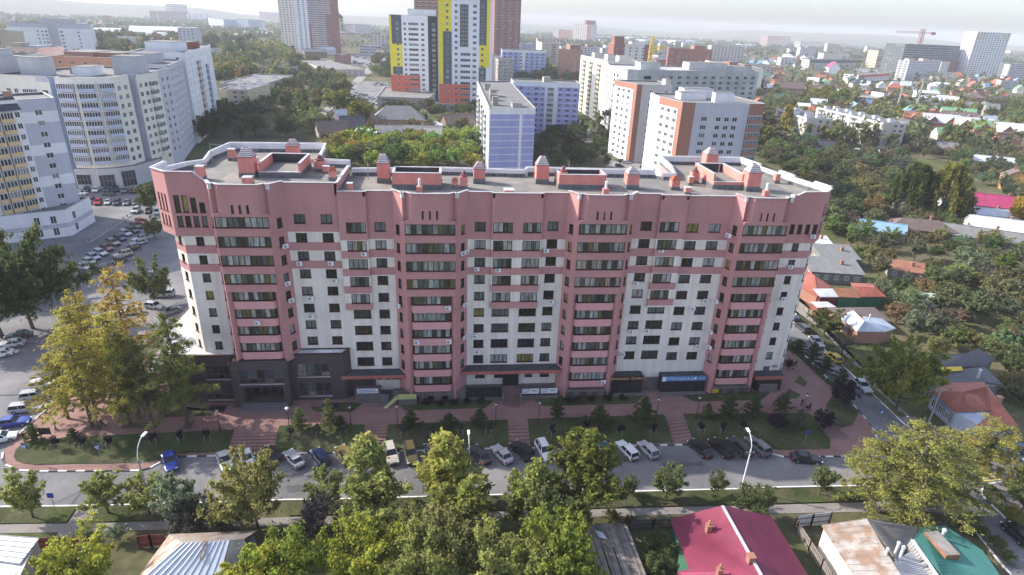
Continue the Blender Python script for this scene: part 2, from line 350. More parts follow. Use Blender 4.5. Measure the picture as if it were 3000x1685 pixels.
struct(drape('footpath', W2(Q(0, 1260, [(780,775),(985,790),(890,935),(670,940)])), 0.03, MATS['asphalt_path']))
struct(drape('footpath', W2(Q(0, 1260, [(590,1010),(740,1010),(690,1130),(520,1130)])), 0.03, MATS['asphalt_path']))
struct(drape('footpath', W2(Q(2250, 840, [(285,195),(330,210),(770,640),(930,800),(1170,1080),(1500,1360),(1400,1390),(1240,1240),(1000,980),(880,800),(720,650),(280,240)])), 0.03, MATS['asphalt_path']))
struct(drape('footpath', W2(Q(2250, 1260, [(2230,530),(2310,530),(2560,720),(2560,860),(2380,760),(2230,710)])), 0.05, MATS['asphalt_path']))

# terrace paving
struct(drape('paving', W2(FARK[:-1]) + [(66,106), (-50,106)] + W2([(330,905),(190,985),(112,1035),(40,1100)]), 0.05, MATS['paving'], step=3.0))
LAWN = [
 ('lawn', Q(750,840,[(545,1212),(690,1212),(815,1168),(1085,1168),(965,1262),(590,1262)])),
 ('lawn', Q(0,840,[(1600,1060),(1720,1150),(1790,1200),(1950,1250),(2190,1250),(2130,1300),(1660,1320),(1540,1220)])),
 ('lawn', Q(750,840,[(1400,1155),(1490,1155),(1530,1175),(2010,1160),(2080,1130),(2430,1122),(2310,1225),(1495,1250)])),
 ('lawn', Q(1500,840,[(165,1108),(1345,1085),(1230,1182),(310,1207)])),
 ('lawn', Q(1500,840,[(1665,1078),(2540,1052),(2610,1060),(2510,1145),(1835,1160)])),
 ('lawn', Q(2250,840,[(258,960),(320,900),(388,965),(375,1015)])),
 ('lawn', Q(2250,840,[(180,1070),(205,1028),(330,1090),(290,1130),(200,1125)])),
 ('lawn', Q(2250,840,[(195,545),(260,620),(450,780),(640,990),(600,990),(430,830),(240,650),(195,600)])),
 ('lawn', Q(2250,840,[(585,1200),(650,1090),(790,1140),(910,1270),(850,1400),(710,1430),(650,1330),(580,1240)])),
 ('lawn', Q(750,0,[(0,1300),(250,1300),(255,1390),(0,1395)])),
 ('lawn', [(703,1072),(918,1069),(914,1136),(692,1139)]),
 ('lawn', [(976,1069),(1276,1057),(1282,1126),(969,1133)]),
 ('lawn', [(1327,1055),(1670,1044),(1694,1115),(1335,1125)]),
 ('lawn', [(1717,1042),(2034,1041),(2088,1105),(2088,1130),(1960,1133),(1930,1126),(1762,1112),(1742,1106)]),
 ('lawn', Q(0,1260,[(140,270),(160,200),(280,110),(560,90),(2340,0),(2270,225),(1760,240),(1600,300),(1400,330),(350,350),(230,335),(160,310)])),
 ('verge', Q(0,1260,[(-100,780),(775,770),(660,930),(-100,940)])),
 ('verge', Q(0,1260,[(985,790),(1660,750),(2554,730),(2554,880),(1480,905),(900,925)])),
 ('verge', [(720,1261),(1052,1254),(1522,1242),(1860,1234),(2076,1228),(2225,1226),(2290,1240),(2290,1255),(2170,1262),(1960,1268),(1522,1279),(1100,1289),(725,1299)]),
 ('verge', Q(2250,1260,[(2150,570),(2230,540),(2370,680),(2330,700),(2200,695),(2150,620)])),
 ('verge', Q(2250,1260,[(2315,525),(2554,520),(2554,640),(2480,620)])),
 ('verge', Q(2250,1260,[(2140,110),(2554,110),(2554,215),(2300,205),(2000,160)])),
 ('verge', Q(2250,840,[(580,660),(720,680),(860,800),(810,830),(720,800)])),
 ('verge', Q(2250,840,[(270,290),(330,285),(430,360),(560,470),(840,760),(690,800),(560,600),(420,470)])),
]
for i_, (nm, px) in enumerate(LAWN): struct(drape(nm, W2(px), 0.075 + 0.004 * i_, MATS['lawn'], step=2.0))
for px in (Q(0,840,[(830,1440),(900,1395),(980,1400),(990,1440)]), Q(0,840,[(1220,1430),(1260,1385),(1600,1375),(1560,1440)]), Q(0,840,[(1830,1440),(1850,1400),(1960,1360),(1920,1440)])):
    struct(drape('tree_bed', W2(px), 0.17, MATS['soil'], step=2))

# kerbs: every stone a piece
def kerbs(name, pxs, pattern, h=0.14, w=0.22, L=1.25, base=0.0, up=True):
    pts = [GG(*p) for p in pxs]; root = struct(link(name, None, None, (pts[0].x, pts[0].y, 0)))
    ms = {}
    for c in set(pattern):
        b = MB(); b.box(0.015, L - 0.015, -w / 2, w / 2, -0.25, h); ms[c] = b.mesh('kerb_stone', MATS['kerb_' + c])
    acc = 0.0; k = 0; segs = []
    for a, b in zip(pts[:-1], pts[1:]):
        d = Vector((b.x - a.x, b.y - a.y, 0)); n = max(1, round(d.length / L)); s = d.length / n / L
        for i in range(n):
            p = Vector((a.x, a.y, 0)) + d * (i / n)
            zz = hgt(p.x, p.y) + 0.02
            o = link('kerb_stone', ms[pattern[k % len(pattern)]], root, (p.x - pts[0].x, p.y - pts[0].y, zz), math.atan2(d.y, d.x), (s, 1, 1)); k += 1
kerbs('kerb', FARK, ['white', 'black'])
kerbs('kerb', NEARK, ['white'], h=0.12)
kerbs('kerb', RK, ['white', 'white', 'grey', 'grey'])
kerbs('kerb', IK, ['white', 'white', 'black'])
kerbs('kerb', [(40,1100),(112,1035),(190,985),(330,905)], ['grey', 'white'])

# step flights between the lower lawns
for bot_l, bot_r, top_r, top_l in [((575,1142),(688,1140),(700,1076),(598,1079)), ((913,1135),(968,1133),(976,1070),(919,1071)), ((1283,1125),(1334,1123),(1326,1057),(1278,1059)), ((1696,1113),(1742,1105),(1715,1045),(1672,1046)), ((2093,1108),(2140,1104),(2092,1066),(2038,1043))]:
    P = [GG(*p) for p in (bot_l, bot_r, top_r, top_l)]; root = struct(link('steps', None, None, P[0])); n = 8
    for i in range(n):
        def lp(t): return P[0].lerp(P[3], t), P[1].lerp(P[2], t)
        (a, b), (c, d) = lp(i / n), lp((i + 0.93) / n); z = max(hgt(c.x, c.y), hgt(d.x, d.y)) + 0.085; b2 = MB()
        b2.prism([(q.x - P[0].x, q.y - P[0].y) for q in (a, b, d, c)], -0.6, z - P[0].z, 0); b2.build('step', MATS['paving'], root)
    b2 = MB(); q = [P[0].lerp(P[3], 0.0), P[1].lerp(P[2], 0.0), P[2], P[3]]
    b2.face([(v.x - P[0].x, v.y - P[0].y, hgt(v.x, v.y) + 0.04 - P[0].z) for v in q]); b2.build('step_joint', MATS['paving_dark'], root)
for px in (Q(0,1260,[(700,750),(725,752),(900,500),(870,498)]), Q(750,1260,[(300,560),(620,540),(640,600),(310,625)]), Q(1500,1260,[(1500,330),(1900,320),(1910,360),(1510,372)]), Q(0,1260,[(60,520),(420,505),(425,545),(60,560)])):
    struct(drape('asphalt_patch', W2(px), 0.045, mat('asphalt_dark', (.085, .085, .092), .9, .2, .4, coord='World')))
# crossings
def markings(name, px_quads, m, off):
    root = struct(link(name, None, None, GG(*px_quads[0][0])))
    for q in px_quads:
        b = MB(); P = [GG(*p) for p in q]; o = root.location
        b.face([(v.x - o.x, v.y - o.y, hgt(v.x, v.y) + off - o.z) for v in P]); b.build('stripe', m, root)
def stripes(A, B, C, D, n, duty=0.55):   # A-B one side, D-C other side
    out = []
    for i in range(n):
        t0, t1 = i / n, (i + duty) / n
        L = lambda p, q, t: (p[0] + (q[0] - p[0]) * t, p[1] + (q[1] - p[1]) * t)
        out.append([L(A, B, t0), L(A, B, t1), L(D, C, t1), L(D, C, t0)])
    return out
z1 = Q(2250, 1260, [(1860,735),(2150,720),(2330,850),(1990,865)])
markings('crossing', stripes(z1[0], z1[1], z1[2], z1[3], 5), MATS['mark_yellow'], 0.05)
s2 = stripes(z1[0], z1[1], z1[2], z1[3], 5); markings('crossing', [[(p[0] + 8, p[1]) for p in q] for q in s2[:4]], MATS['mark_white'], 0.055)
z2 = Q(2250, 1260, [(2080,455),(2270,425),(2330,515),(2150,530)])
markings('crossing', stripes(z2[0], z2[3], z2[2], z2[1], 3), MATS['mark_yellow'], 0.05)
# dark inlaid bands in the terrace paving
def band(pxs, wd=0.16):
    pts = [GG(*p) for p in pxs]; b = MB()
    for a, c in zip(pts[:-1], pts[1:]):
        n = max(1, int((c - a).length / 2)); dv = (c - a); dv.z = 0; dv.normalize(); nn = Vector((-dv.y, dv.x, 0)) * wd / 2
        for i in range(n):
            p, q = a.lerp(c, i / n), a.lerp(c, (i + 1) / n); zz = lambda v: hgt(v.x, v.y) + 0.066
            b.face([(p.x + nn.x, p.y + nn.y, zz(p)), (p.x - nn.x, p.y - nn.y, zz(p)), (q.x - nn.x, q.y - nn.y, zz(q)), (q.x + nn.x, q.y + nn.y, zz(q))][::-1])
    struct(b.build('paving_band', MATS['paving_dark']))
for pl in (Q(750,840,[(0,1195),(120,1200),(470,1190)]), Q(750,840,[(0,1278),(540,1265)]), Q(750,840,[(1070,1205),(1330,1200)]), Q(750,840,[(1110,1262),(1300,1255),(1360,1240)]), Q(750,840,[(560,1345),(590,1300),(680,1298)]), Q(1500,840,[(0,1160),(120,1150),(220,1125)]), Q(1500,840,[(0,1220),(180,1215),(240,1200)]), Q(1500,840,[(1390,1118),(1600,1110),(1720,1092)]), Q(1500,840,[(1400,1170),(1640,1165),(1760,1140)]), Q(0,840,[(2260,1200),(2420,1225),(2576,1215)])):
    band(pl)

# ================================================================== THE PINK APARTMENT BUILDING
RT = Vector((9.5, 95.0, 0.85)); FY = 89.0; ST = 2.94
PB = thing('apartment_building', 'long pink and cream apartment building with four rounded bays and chimneyed flat roof', 'building', RT)
WM = [MATS[k] for k in ('pink_wall', 'cream_wall', 'pink_light', 'granite_dark', 'plinth', 'brown_sill', 'bitumen_dark')]
def BP(mb, name, mats=None, parent=None, origin=None):
    off = Vector(origin) if origin else RT
    par = parent or PB
    base = RT if parent is None else RT + parent.location
    return link(name, mb.mesh(name, mats or WM, off), par, tuple(off - base))
def bwin(x, y, z, ang, w, h, nx, ny=1, gl='glass_home', name='window'):
    return link(name, winmesh(w, h, nx, ny, 'brown_frame', gl, 0.075, True), PB, (x - RT.x, y - RT.y, z - RT.z), ang)
def fac(mb, a, b, z0, z1, wins, matfn, cuts=(), depth=0.16):
    """wins: (u_centre, w, h, ztop, nx)"""
    d = Vector((b[0] - a[0], b[1] - a[1], 0)).normalized(); n = Vector((d.y, -d.x, 0)); ang = math.atan2(d.y, d.x)
    ops = [(u - w / 2, u + w / 2, zt - h, zt) for u, w, h, zt, nx in wins]
    wall(mb, a, b, z0, z1, ops, depth, matfn, cuts)
    for u, w, h, zt, nx in wins:
        p = Vector((a[0], a[1], 0)) + d * u - n * (depth - 0.06); bwin(p.x, p.y, zt - h, ang, w, h, nx)
def bands(dz):
    def f(u, z):
        z -= dz
        if z > 28.95 or 25.95 < z < 27.3 or 23.0 < z < 24.3: return 0
        return 1
    return f
BC = lambda dz: [c + dz for c in (28.95, 27.3, 25.95, 24.3, 23.0)]
mb = MB()
# flat stretches
fac(mb, (-24, FY), (-16.3, FY), 9.0, 37.55, [(x + 24, 1.65, 1.42, 32.8 - ST * k, 2) for x in (-22.07, -18.16) for k in range(8)], bands(1.1), BC(1.1))
mb.face([(-16.3, FY, 36.4), (-16.3, 101, 36.4), (-16.3, 101, 37.5), (-16.3, FY, 37.5)], 0)
fac(mb, (-12.2, FY), (-8.4, FY), 0.85, 36.45, [(1.85, 1.65, 1.45, 31.65 - ST * k, 2) for k in range(9)], bands(0), BC(0))
fac(mb, (-16.3, FY), (-12.2, FY), 0.85, 17.2, [(2.45, 2.75, 1.55, 31.72 - ST * k, 4) for k in range(5, 9)], lambda u, z: 1)
fac(mb, (2.9, FY), (6.6, FY), 0.85, 36.45, [(1.95, 1.7, 1.45, 31.76 - ST * k, 2) for k in range(9)], bands(0), BC(0))
fac(mb, (6.6, FY), (14.4, FY), 0.85, 17.2, [(u, 2.85, 1.55, 31.85 - ST * k, 4) for u in (1.75, 6.25) for k in range(5, 9)], lambda u, z: 1)
fac(mb, (14.4, FY), (18.3, FY), 0.85, 36.45, [(1.8, 1.7, 1.45, 31.9 - ST * k, 2) for k in range(9)], bands(0), BC(0))
fac(mb, (29.1, FY), (32.9, FY), 0.85, 36.45, [(2.05, 1.85, 1.45, 32.0 - ST * k, 2) for k in range(9)], bands(0.15), BC(0.15))
fac(mb, (32.9, FY), (37.3, FY), 0.85, 17.3, [(1.85, 2.95, 1.55, 32.1 - ST * k, 4) for k in range(5, 9)], lambda u, z: 1)
fac(mb, (37.3, FY), (45.0, FY), 0.85, 36.2, [(u, 1.9, 1.42, 31.67 - ST * k, 2) for u in (1.52, 5.2) for k in range(9)], bands(-0.05), BC(-0.05))
# ends
fac(mb, (-41.2, 91.2), (-39, FY), 9.0, 29.4, [(1.7, 1.0, 1.4, 29.1 - ST * k, 1) for k in range(7)], bands(0.6), BC(0.6))
fac(mb, (-39, FY), (-34.6, FY), 9.0, 29.4, [(2.25, 1.15, 1.35, 29.2 - ST * k, 1) for k in range(7)], bands(0.6), BC(0.6))
fac(mb, (54.6, FY), (59.4, FY), 0.85, 28.5, [(2.35, 1.15, 1.4, 28.55 - ST * k - 0.12, 1) for k in range(9)], bands(-0.2), BC(-0.2))
fac(mb, (59.4, FY), (61.4, 91.2), 0.85, 28.5, [(1.5, 0.9, 1.4, 28.43 - ST * k, 1) for k in range(9)], bands(-0.2), BC(-0.2))
# overhanging end pieces
def rampwall(a, b, z0, za, zb, mi=0):
    mb.face([(a[0], a[1], z0), (b[0], b[1], z0), (b[0], b[1], zb), (a[0], a[1], za)], mi)
fac(mb, (-40, FY - .02), (-34.6, FY - .02), 29.3, 36.3, [(u, 0.8, 2.55, 35.5, 1) for u in (1.0, 2.1)] + [(3.25, 0.8, 2.2, 35.15, 1), (4.4, 0.8, 1.5, 34.45, 1)] + [(u, 0.8, 1.65, 32.4, 1) for u in (1.0, 2.1, 3.25, 4.4)], lambda u, z: 0)
mb.face([(-40, FY - .02, 36.3), (-34.6, FY - .02, 36.3), (-34.6, FY - .02, 37.5), (-36.2, FY - .02, 38.9), (-40, FY - .02, 38.9)], 0)
fac(mb, (-42.8, 91.4), (-40, FY - .02), 29.3, 38.9, [(u, 0.45, 2.5, 35.5, 1) for u in (0.9, 1.8, 2.7)] + [(u, 0.45, 1.6, 32.3, 1) for u in (0.9, 1.8, 2.7)], lambda u, z: 0)
mb.face([(-42.8, 91.4, 29.3), (-40, FY - .02, 29.3), (-34.6, FY, 29.3), (-34.6, 95, 29.3), (-42.6, 95.5, 29.3)], 0)
fac(mb, (54.6, FY - .02), (60.1, FY - .02), 28.4, 36.4, [(u, 0.78, 1.6, 31.65, 1) for u in (1.05, 2.35, 3.7, 5.0)], lambda u, z: 0)
mb.face([(54.6, FY - .02, 36.4), (60.1, FY - .02, 36.4), (60.1, FY - .02, 37.05), (56.4, FY - .02, 37.0), (55.3, FY - .02, 36.45)], 0)
fac(mb, (60.1, FY - .02), (62.4, 91.4), 28.4, 37.05, [(u, 0.4, 2.0, 34.9, 1) for u in (0.9, 1.6, 2.3)] + [(u, 0.4, 1.9, 31.9, 1) for u in (0.9, 1.6, 2.3)], lambda u, z: 0)
mb.face([(54.6, 95, 28.4), (54.6, FY, 28.4), (60.1, FY - .02, 28.4), (62.4, 91.4, 28.4), (61.5, 95, 28.4)][::-1], 0)
BP(mb, 'facade')
# projecting glazed loggias
def loggia(x0, x1, ops, dz, ztop):
    mb = MB(); y = FY - 0.55
    wins = []
    def mf(u, z):
        z -= dz
        if z > 28.95: return 0
        zz = (28.95 - z) % ST
        return 1 if zz < 1.68 else 0
    cuts = [c + dz for k in range(5) for c in (28.95 - ST * k, 28.95 - 1.68 - ST * k)]
    o2 = []
    for a, b in ops:
        for k in range(5): o2.append((a - x0, b - x0, 30.2 + dz - ST * k, 31.8 + dz - ST * k))
    wall(mb, (x0, y), (x1, y), 17.2, ztop, o2, 0.2, mf, cuts)
    for xx, flip in ((x0, 0), (x1, 1)):
        for za, zb, mi in [(28.95 + dz, ztop, 0)] + [(28.95 + dz - 1.68 - ST * k, 28.95 + dz - ST * k, 1) for k in range(4)] + [(17.2, 28.95 + dz - 1.68 - ST * 3, 0)] + [(28.95 + dz - ST * (k + 1), 28.95 + dz - 1.68 - ST * k, 0) for k in range(3)]:
            f = [(xx, FY, za), (xx, y, za), (xx, y, zb), (xx, FY, zb)]; mb.face(f if not flip else f[::-1], mi)
    mb.face([(x0, y, 17.2), (x0, FY, 17.2), (x1, FY, 17.2), (x1, y, 17.2)], 1)
    BP(mb, 'loggia_front')
    for a, b in ops:
        for k in range(5): glazing((a + b) / 2, y + 0.1, 30.2 + dz - ST * k, b - a, 1.6, 4)
GLC = {}
def glazing(xc, y, z, w, h, n, ang=0.0):
    k = (round(w, 2), n, round(h, 2)); b = 0.09
    if k not in GLC:
        m1 = MB(); cw = (w - b) / n
        for i in range(n + 1): m1.box(-w/2 + i*cw, -w/2 + i*cw + b, -0.07, 0.05, 0, h)
        for zz in (0, h - b): m1.box(-w/2, w/2, -0.065, 0.045, zz, zz + b)
        m1.box(-w/2 - .06, w/2 + .06, -0.24, 0.0, -0.08, 0.0)
        m2 = MB(); m2.face([(-cw/2, 0, 0), (cw/2, 0, 0), (cw/2, 0, h), (-cw/2, 0, h)])
        GLC[k] = (m1.mesh('balcony_glazing', MATS['brown_frame']), m2.mesh('pane', MATS['pane_curtain']), cw)
    g = link('balcony_glazing', GLC[k][0], PB, (xc - RT.x, y - RT.y, z - RT.z), ang)
    for i in range(n): link('pane', GLC[k][1], g, (-w/2 + b/2 + (i + 0.5) * GLC[k][2], 0.0, 0))
    return g
loggia(-16.3, -12.2, [(-15.3, -12.4)], -0.08, 36.45)
loggia(6.6, 14.4, [(6.85, 9.85), (11.45, 14.25)], 0.05, 36.45)
loggia(32.9, 37.3, [(33.15, 36.3)], 0.3, 36.4)
# bays
def bay(x0, x1, x2, x3, dz, rows, zb, zp, sw=0.3):
    mb = MB(); yf = 86.5; nup = 4
    gt = lambda k: 32.1 + dz - ST * k
    zl = gt(0) + 0.45
    L = math.hypot(x1 - x0, FY - yf); L2 = math.hypot(x3 - x2, FY - yf)
    nw = rows - 1 if rows == 10 else rows
    fac(mb, (x0, FY), (x1, yf), zb, zl, [(L * 0.40, 0.95, 1.5, 31.6 + dz - ST * k, 1) for k in range(nw)], lambda u, z: 0)
    fac(mb, (x2, yf), (x3, FY), zb, zl, [(L2 * 0.60, 0.95, 1.5, 31.6 + dz - ST * k, 1) for k in range(nw)], lambda u, z: 0)
    for za, zc in [(gt(0), zl)] + [(gt(k + 1), gt(k) - 1.6) for k in range(nup)]:
        mb.face([(x1, yf, za), (x2, yf, za), (x2, yf, zc), (x1, yf, zc)], 0)
        mb.face([(x1, yf, za), (x0 + .5, FY, za), (x3 - .5, FY, za), (x2, yf, za)], 0)
        mb.face([(x1, yf, zc), (x2, yf, zc), (x3 - .5, FY, zc), (x0 + .5, FY, zc)], 0)
    mb.face([(x0, FY, zl), (x1, yf, zl), (x2, yf, zl), (x3, FY, zl)], 0)
    # lower recessed balconies
    zt = gt(nup)
    for xx, dx in ((x1, 0.63), (x2, -0.63)):
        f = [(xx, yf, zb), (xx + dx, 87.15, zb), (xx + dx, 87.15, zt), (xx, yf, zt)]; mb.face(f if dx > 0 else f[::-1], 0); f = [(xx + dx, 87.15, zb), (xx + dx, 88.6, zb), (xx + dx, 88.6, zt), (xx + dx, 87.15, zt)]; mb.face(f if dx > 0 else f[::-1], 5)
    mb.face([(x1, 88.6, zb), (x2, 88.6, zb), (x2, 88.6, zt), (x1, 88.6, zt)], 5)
    # attic with corner slots
    s = 0.86; a = Vector((x0, FY)); b = Vector((x1, yf)); c = Vector((x2, yf)); d = Vector((x3, FY))
    p1 = a.lerp(b, s); p2 = p1 + Vector((0.45, 0.55)); p3 = Vector((x1 + 1.1, yf)); q1 = d.lerp(c, s); q2 = q1 + Vector((-0.45, 0.55)); q3 = Vector((x2 - 1.1, yf))
    path = [a, p1, p2, p3, q3, q2, q1, d]
    for i in range(7):
        A, B = path[i], path[i + 1]
        if i == 3:
            cx = (p3.x + q3.x) / 2 - p3.x; fac(mb, A, B, zl, zp, [(cx + e, sw, 1.2, 34.15 + dz * 0.7, 1) for e in (-1.05, 0, 1.05)], lambda u, z: 0, depth=0.22)
        else: wall(mb, A, B, zl, zp, [], 0.1, lambda u, z: 0)
    rz = zp - 0.75
    mb.face([(p.x, p.y, rz) for p in path], 6)
    for e in (-1, 1):
        xx = x1 if e < 0 else x2; mb.box(min(xx, xx - e * 1.1), max(xx, xx - e * 1.1), yf - 0.06, yf + 0.5, zl - 0.12, zl + 0.06, 0)
    BP(mb, 'bay')
    PATHS.append([(p.x, p.y, zp) for p in path])
    for k in range(rows):
        z = gt(k) - 1.6
        if k < nup:
            glazing((x1 + x2) / 2, yf + 0.1, z, x2 - x1 - 0.06, 1.6, 9)
        else:
            m = MB(); xa, xb = x1 + 0.6, x2 - 0.6; zz = z - 1.34
            m.prism([(xa, 88.55), (xa, 86.95), (xa + 0.35, 86.62), (xb - 0.35, 86.62), (xb, 86.95), (xb, 88.55)], zz, z, 2, bottom=True)
            m.prism([(xa - .07, 88.5), (xa - .07, 86.92), (xa + 0.32, 86.55), (xb - 0.32, 86.55), (xb + .07, 86.92), (xb + .07, 88.5)], z, z + 0.06, 5, bottom=True)
            BP(m, 'balcony', None, None, ((xa + xb) / 2, 86.62, zz)); glazing((xa + xb) / 2, 86.85, z + 0.06, xb - xa - 0.5, 1.5, 8)
            for xx, an in ((xa + 0.12, math.pi / 2 * -1), (xb - 0.12, math.pi / 2)):
                glazing(xx, 87.7, z + 0.06, 1.5, 1.5, 1, an)
PATHS = []
bay(-34.6, -33.3, -25.8, -24.0, 0.95, 8, 9.0, 37.75, 0.38)
bay(-8.4, -6.5, 1.0, 2.9, 0.0, 10, 0.85, 36.75)
bay(18.3, 19.75, 27.3, 29.1, 0.2, 10, 0.85, 36.8)
bay(45.0, 46.0, 53.2, 54.6, 0.1, 10, 0.85, 36.6)
# bodies and roofs
mb = MB()
LB = [(-42.4,91.7),(-40,89.4),(-16.45,89.4),(-16.45,102.3),(-21.5,102.6),(-22.6,114.6),(-38.8,113.8),(-39.8,107),(-39,101.5),(-41,99.5),(-42.4,95.5)]
mb.prism(LB, 29.35, 36.85, 0, 7, bottom=True)
mb.prism([(-40.9,91.4),(-39,89.4),(-16.45,89.4),(-16.45,102.2),(-21.6,102.5),(-22.7,114.5),(-38.7,113.7),(-39.6,107),(-38.9,101.5),(-40.5,99.5)], 0.85, 29.35, 1)
MBY = [(-16.3,89.5),(37.3,89.5),(37.3,101.5),(36.3,102.9),(13.8,103.6),(13.4,102.2),(10.6,102.2),(-1,103),(-15.8,101.4),(-16.3,101.4)]
mb.prism(MBY, 0.85, 35.72, 1, 7)
RB = [(37.3,89.6),(60,89.5),(62.0,91.6),(61.4,95),(60.2,99),(59.4,103),(58.5,108),(57.5,114.5),(41.3,114.5),(40,103),(39.7,101.5),(37.3,101.5)]
mb.prism(RB, 28.4, 35.7, 0, 7, bottom=True)
mb.prism([(37.4,89.7),(59.4,89.5),(61.0,91.5),(60.4,95),(59.2,99),(58.4,103),(57.5,108),(57.0,114.4),(41.4,114.4),(40.1,103),(39.8,101.6),(37.4,101.6)], 0.85, 28.4, 1)
BP(mb, 'body_and_roof', WM + [MATS['bitumen']])
# parapets and metal coping
def coping(mb, path, wd=0.38, piece=1.9):
    for a, b in zip(path[:-1], path[1:]):
        a = Vector(a); b = Vector(b); L = (b - a).length; n = max(1, round(L / piece)); g = 0.03 / max(L, 0.1)
        for i in range(n): mb.bar(a.lerp(b, i / n + g / 2) + Vector((0, 0, 0.05)), a.lerp(b, (i + 1) / n - g / 2) + Vector((0, 0, 0.05)), wd, 0.07, 0)
cp = MB(); pw = MB(); mat('roof_upstand', (0.13, 0.135, 0.14), 0.85, 0.3, 1.2)
def parapet(path, roofz, inset, tall=False):
    coping(cp, path)
    for a, b in zip(path[:-1], path[1:]):
        a = Vector(a); b = Vector(b); d = (b - a); d.z = 0; d.normalize(); n = Vector((-d.y, d.x, 0)) * inset
        a2 = a + n; b2 = b + n; za = a.z; zb2 = b.z; zt = min(za, zb2); h = zt - roofz
        pw.bar((a2.x, a2.y, roofz + h / 2), (b2.x, b2.y, roofz + h / 2), 0.32, h, 0)
        if max(za, zb2) - zt > 0.05: pw.face([(a2.x, a2.y, zt), (b2.x, b2.y, zt), (b2.x, b2.y, zb2), (a2.x, a2.y, za)], 0)
        if tall:
            td = MB(); L = (b2 - a2).length; n2 = max(1, round(L / 1.2))
            for i in range(n2):
                p = a2.lerp(b2, i / n2 + 0.02 / n2); q = a2.lerp(b2, (i + 1) / n2 - 0.02 / n2)
                td.bar((p.x, p.y, roofz + 0.27), (q.x, q.y, roofz + 0.27), 0.42, 0.54, 0)
            BP(td, 'roof_upstand', MATS['roof_upstand'])
parapet([(-42.6,95.6,38.9),(-42.8,91.4,38.9),(-40,88.98,38.9),(-36.2,88.98,38.9),(-34.6,88.98,37.55)], 36.85, 0.22)
parapet(PATHS[0], 37.0, 0.2); parapet([(-24,FY,37.55),(-16.3,FY,37.55)], 36.85, 0.22)
parapet([(-16.3,FY,37.55),(-16.3,101.4,37.4)], 35.72, 0.22, True)
parapet([(-16.3,88.45,36.45),(-12.2,88.45,36.45),(-12.2,FY,36.45),(-8.4,FY,36.45)], 35.72, 0.22); parapet(PATHS[1], 36.0, 0.2)
parapet([(2.9,FY,36.45),(6.6,FY,36.45),(6.6,88.45,36.45),(14.4,88.45,36.45),(14.4,FY,36.45),(18.3,FY,36.45)], 35.72, 0.22); parapet(PATHS[2], 36.05, 0.2)
parapet([(29.1,FY,36.45),(32.9,FY,36.45),(32.9,88.45,36.4),(37.3,88.45,36.4),(37.3,FY,36.2),(45,FY,36.2)], 35.7, 0.22); parapet(PATHS[3], 35.85, 0.2)
parapet([(54.6,88.98,36.45),(55.3,88.98,36.45),(56.4,88.98,37.0),(60.1,88.98,37.05),(62.4,91.4,37.05)], 35.7, 0.22)
parapet([(62.4,91.4,37.3),(61.6,95,37.3),(61.5,95.2,36.9),(60.4,99,36.9),(60.3,99.2,37.3),(59.6,103,37.3),(59.5,103.2,36.8),(58.6,108,36.8),(58.5,108.2,37.3),(57.6,114.7,37.2),(41.1,114.7,37.2),(40.3,106,37.2),(39.5,101.6,36.8),(37.3,101.6,36.9),(36.2,103,37.05),(13.6,103.8,37.05),(13.2,102.4,36.9),(10.6,102.4,36.9),(-1,103.2,36.9),(-15.9,101.6,36.9)], 35.72, 0.2, True)
parapet([(-16.2,102.5,38.0),(-21.4,102.8,38.1),(-22.4,114.8,38.4),(-38.9,114.0,38.4),(-40,107,38.2),(-39.2,101.7,37.9),(-41.2,99.7,37.9),(-42.6,95.6,38.0)], 36.85, 0.2, True)
BP(cp, 'coping', MATS['coping']); BP(pw, 'parapet', MATS['parapet_white'])
# roof houses
def roofhouse(x0, x1, y0, y1, zr, zt, open_front=False):
    m = MB(); t = 0.3
    for a in ((x0, x1, y0, y0 + t), (x0, x1, y1 - t, y1), (x0, x0 + t, y0 + t, y1 - t), (x1 - t, x1, y0 + t, y1 - t)):
        zz = zt - 1.3 if (open_front and a[2] == y0 and a[3] == y0 + t) else zt
        m.box(a[0], a[1], a[2], a[3], zr, zz, 0); m.box(a[0] - .05, a[1] + .05, a[2] - .05, a[3] + .05, zz, zz + 0.08, 3)
    m.box(x0 + t, x1 - t, y0 + t, y1 - t, zr, zt - 1.4, 1, 2)
    m.face([(x0 + t, y1 - t - 0.02, zt - 1.4), (x1 - t, y1 - t - 0.02, zt - 1.4), (x1 - t, y1 - t - 0.02, zt), (x0 + t, y1 - t - 0.02, zt)], 1)
    o = BP(m, 'roof_house', [MATS['pink_chimney'], MATS['bitumen_dark'], MATS['bitumen'], MATS['coping']], None, ((x0 + x1) / 2, (y0 + y1) / 2, zr))
    u = MB(); n = max(2, round((x1 - x0) / 1.1)); w_ = (x1 - x0) / n
    for i in range(n): u.box(x0 + i * w_ + .02, x0 + (i + 1) * w_ - .02, y0 - 0.08, y0 - 0.01, zr, zr + 0.75)
    for i in range(max(2, round((y1 - y0) / 1.1))):
        s = (y1 - y0) / max(2, round((y1 - y0) / 1.1))
        u.box(x0 - 0.08, x0 - 0.01, y0 + i * s + .02, y0 + (i + 1) * s - .02, zr, zr + 0.75); u.box(x1 + 0.01, x1 + 0.08, y0 + i * s + .02, y0 + (i + 1) * s - .02, zr, zr + 0.75)
    BP(u, 'upstand', MATS['roof_upstand'], o, ((x0 + x1) / 2, (y0 + y1) / 2, zr))
roofhouse(-8.6, -1.1, 92.9, 97.2, 35.72, 38.25); roofhouse(17.6, 25.3, 94.1, 98.2, 35.72, 38.05)
roofhouse(-28.8, -22.6, 94.6, 102.4, 36.85, 39.0, True); roofhouse(43.9, 49.2, 95.3, 104, 35.7, 38.2, True)
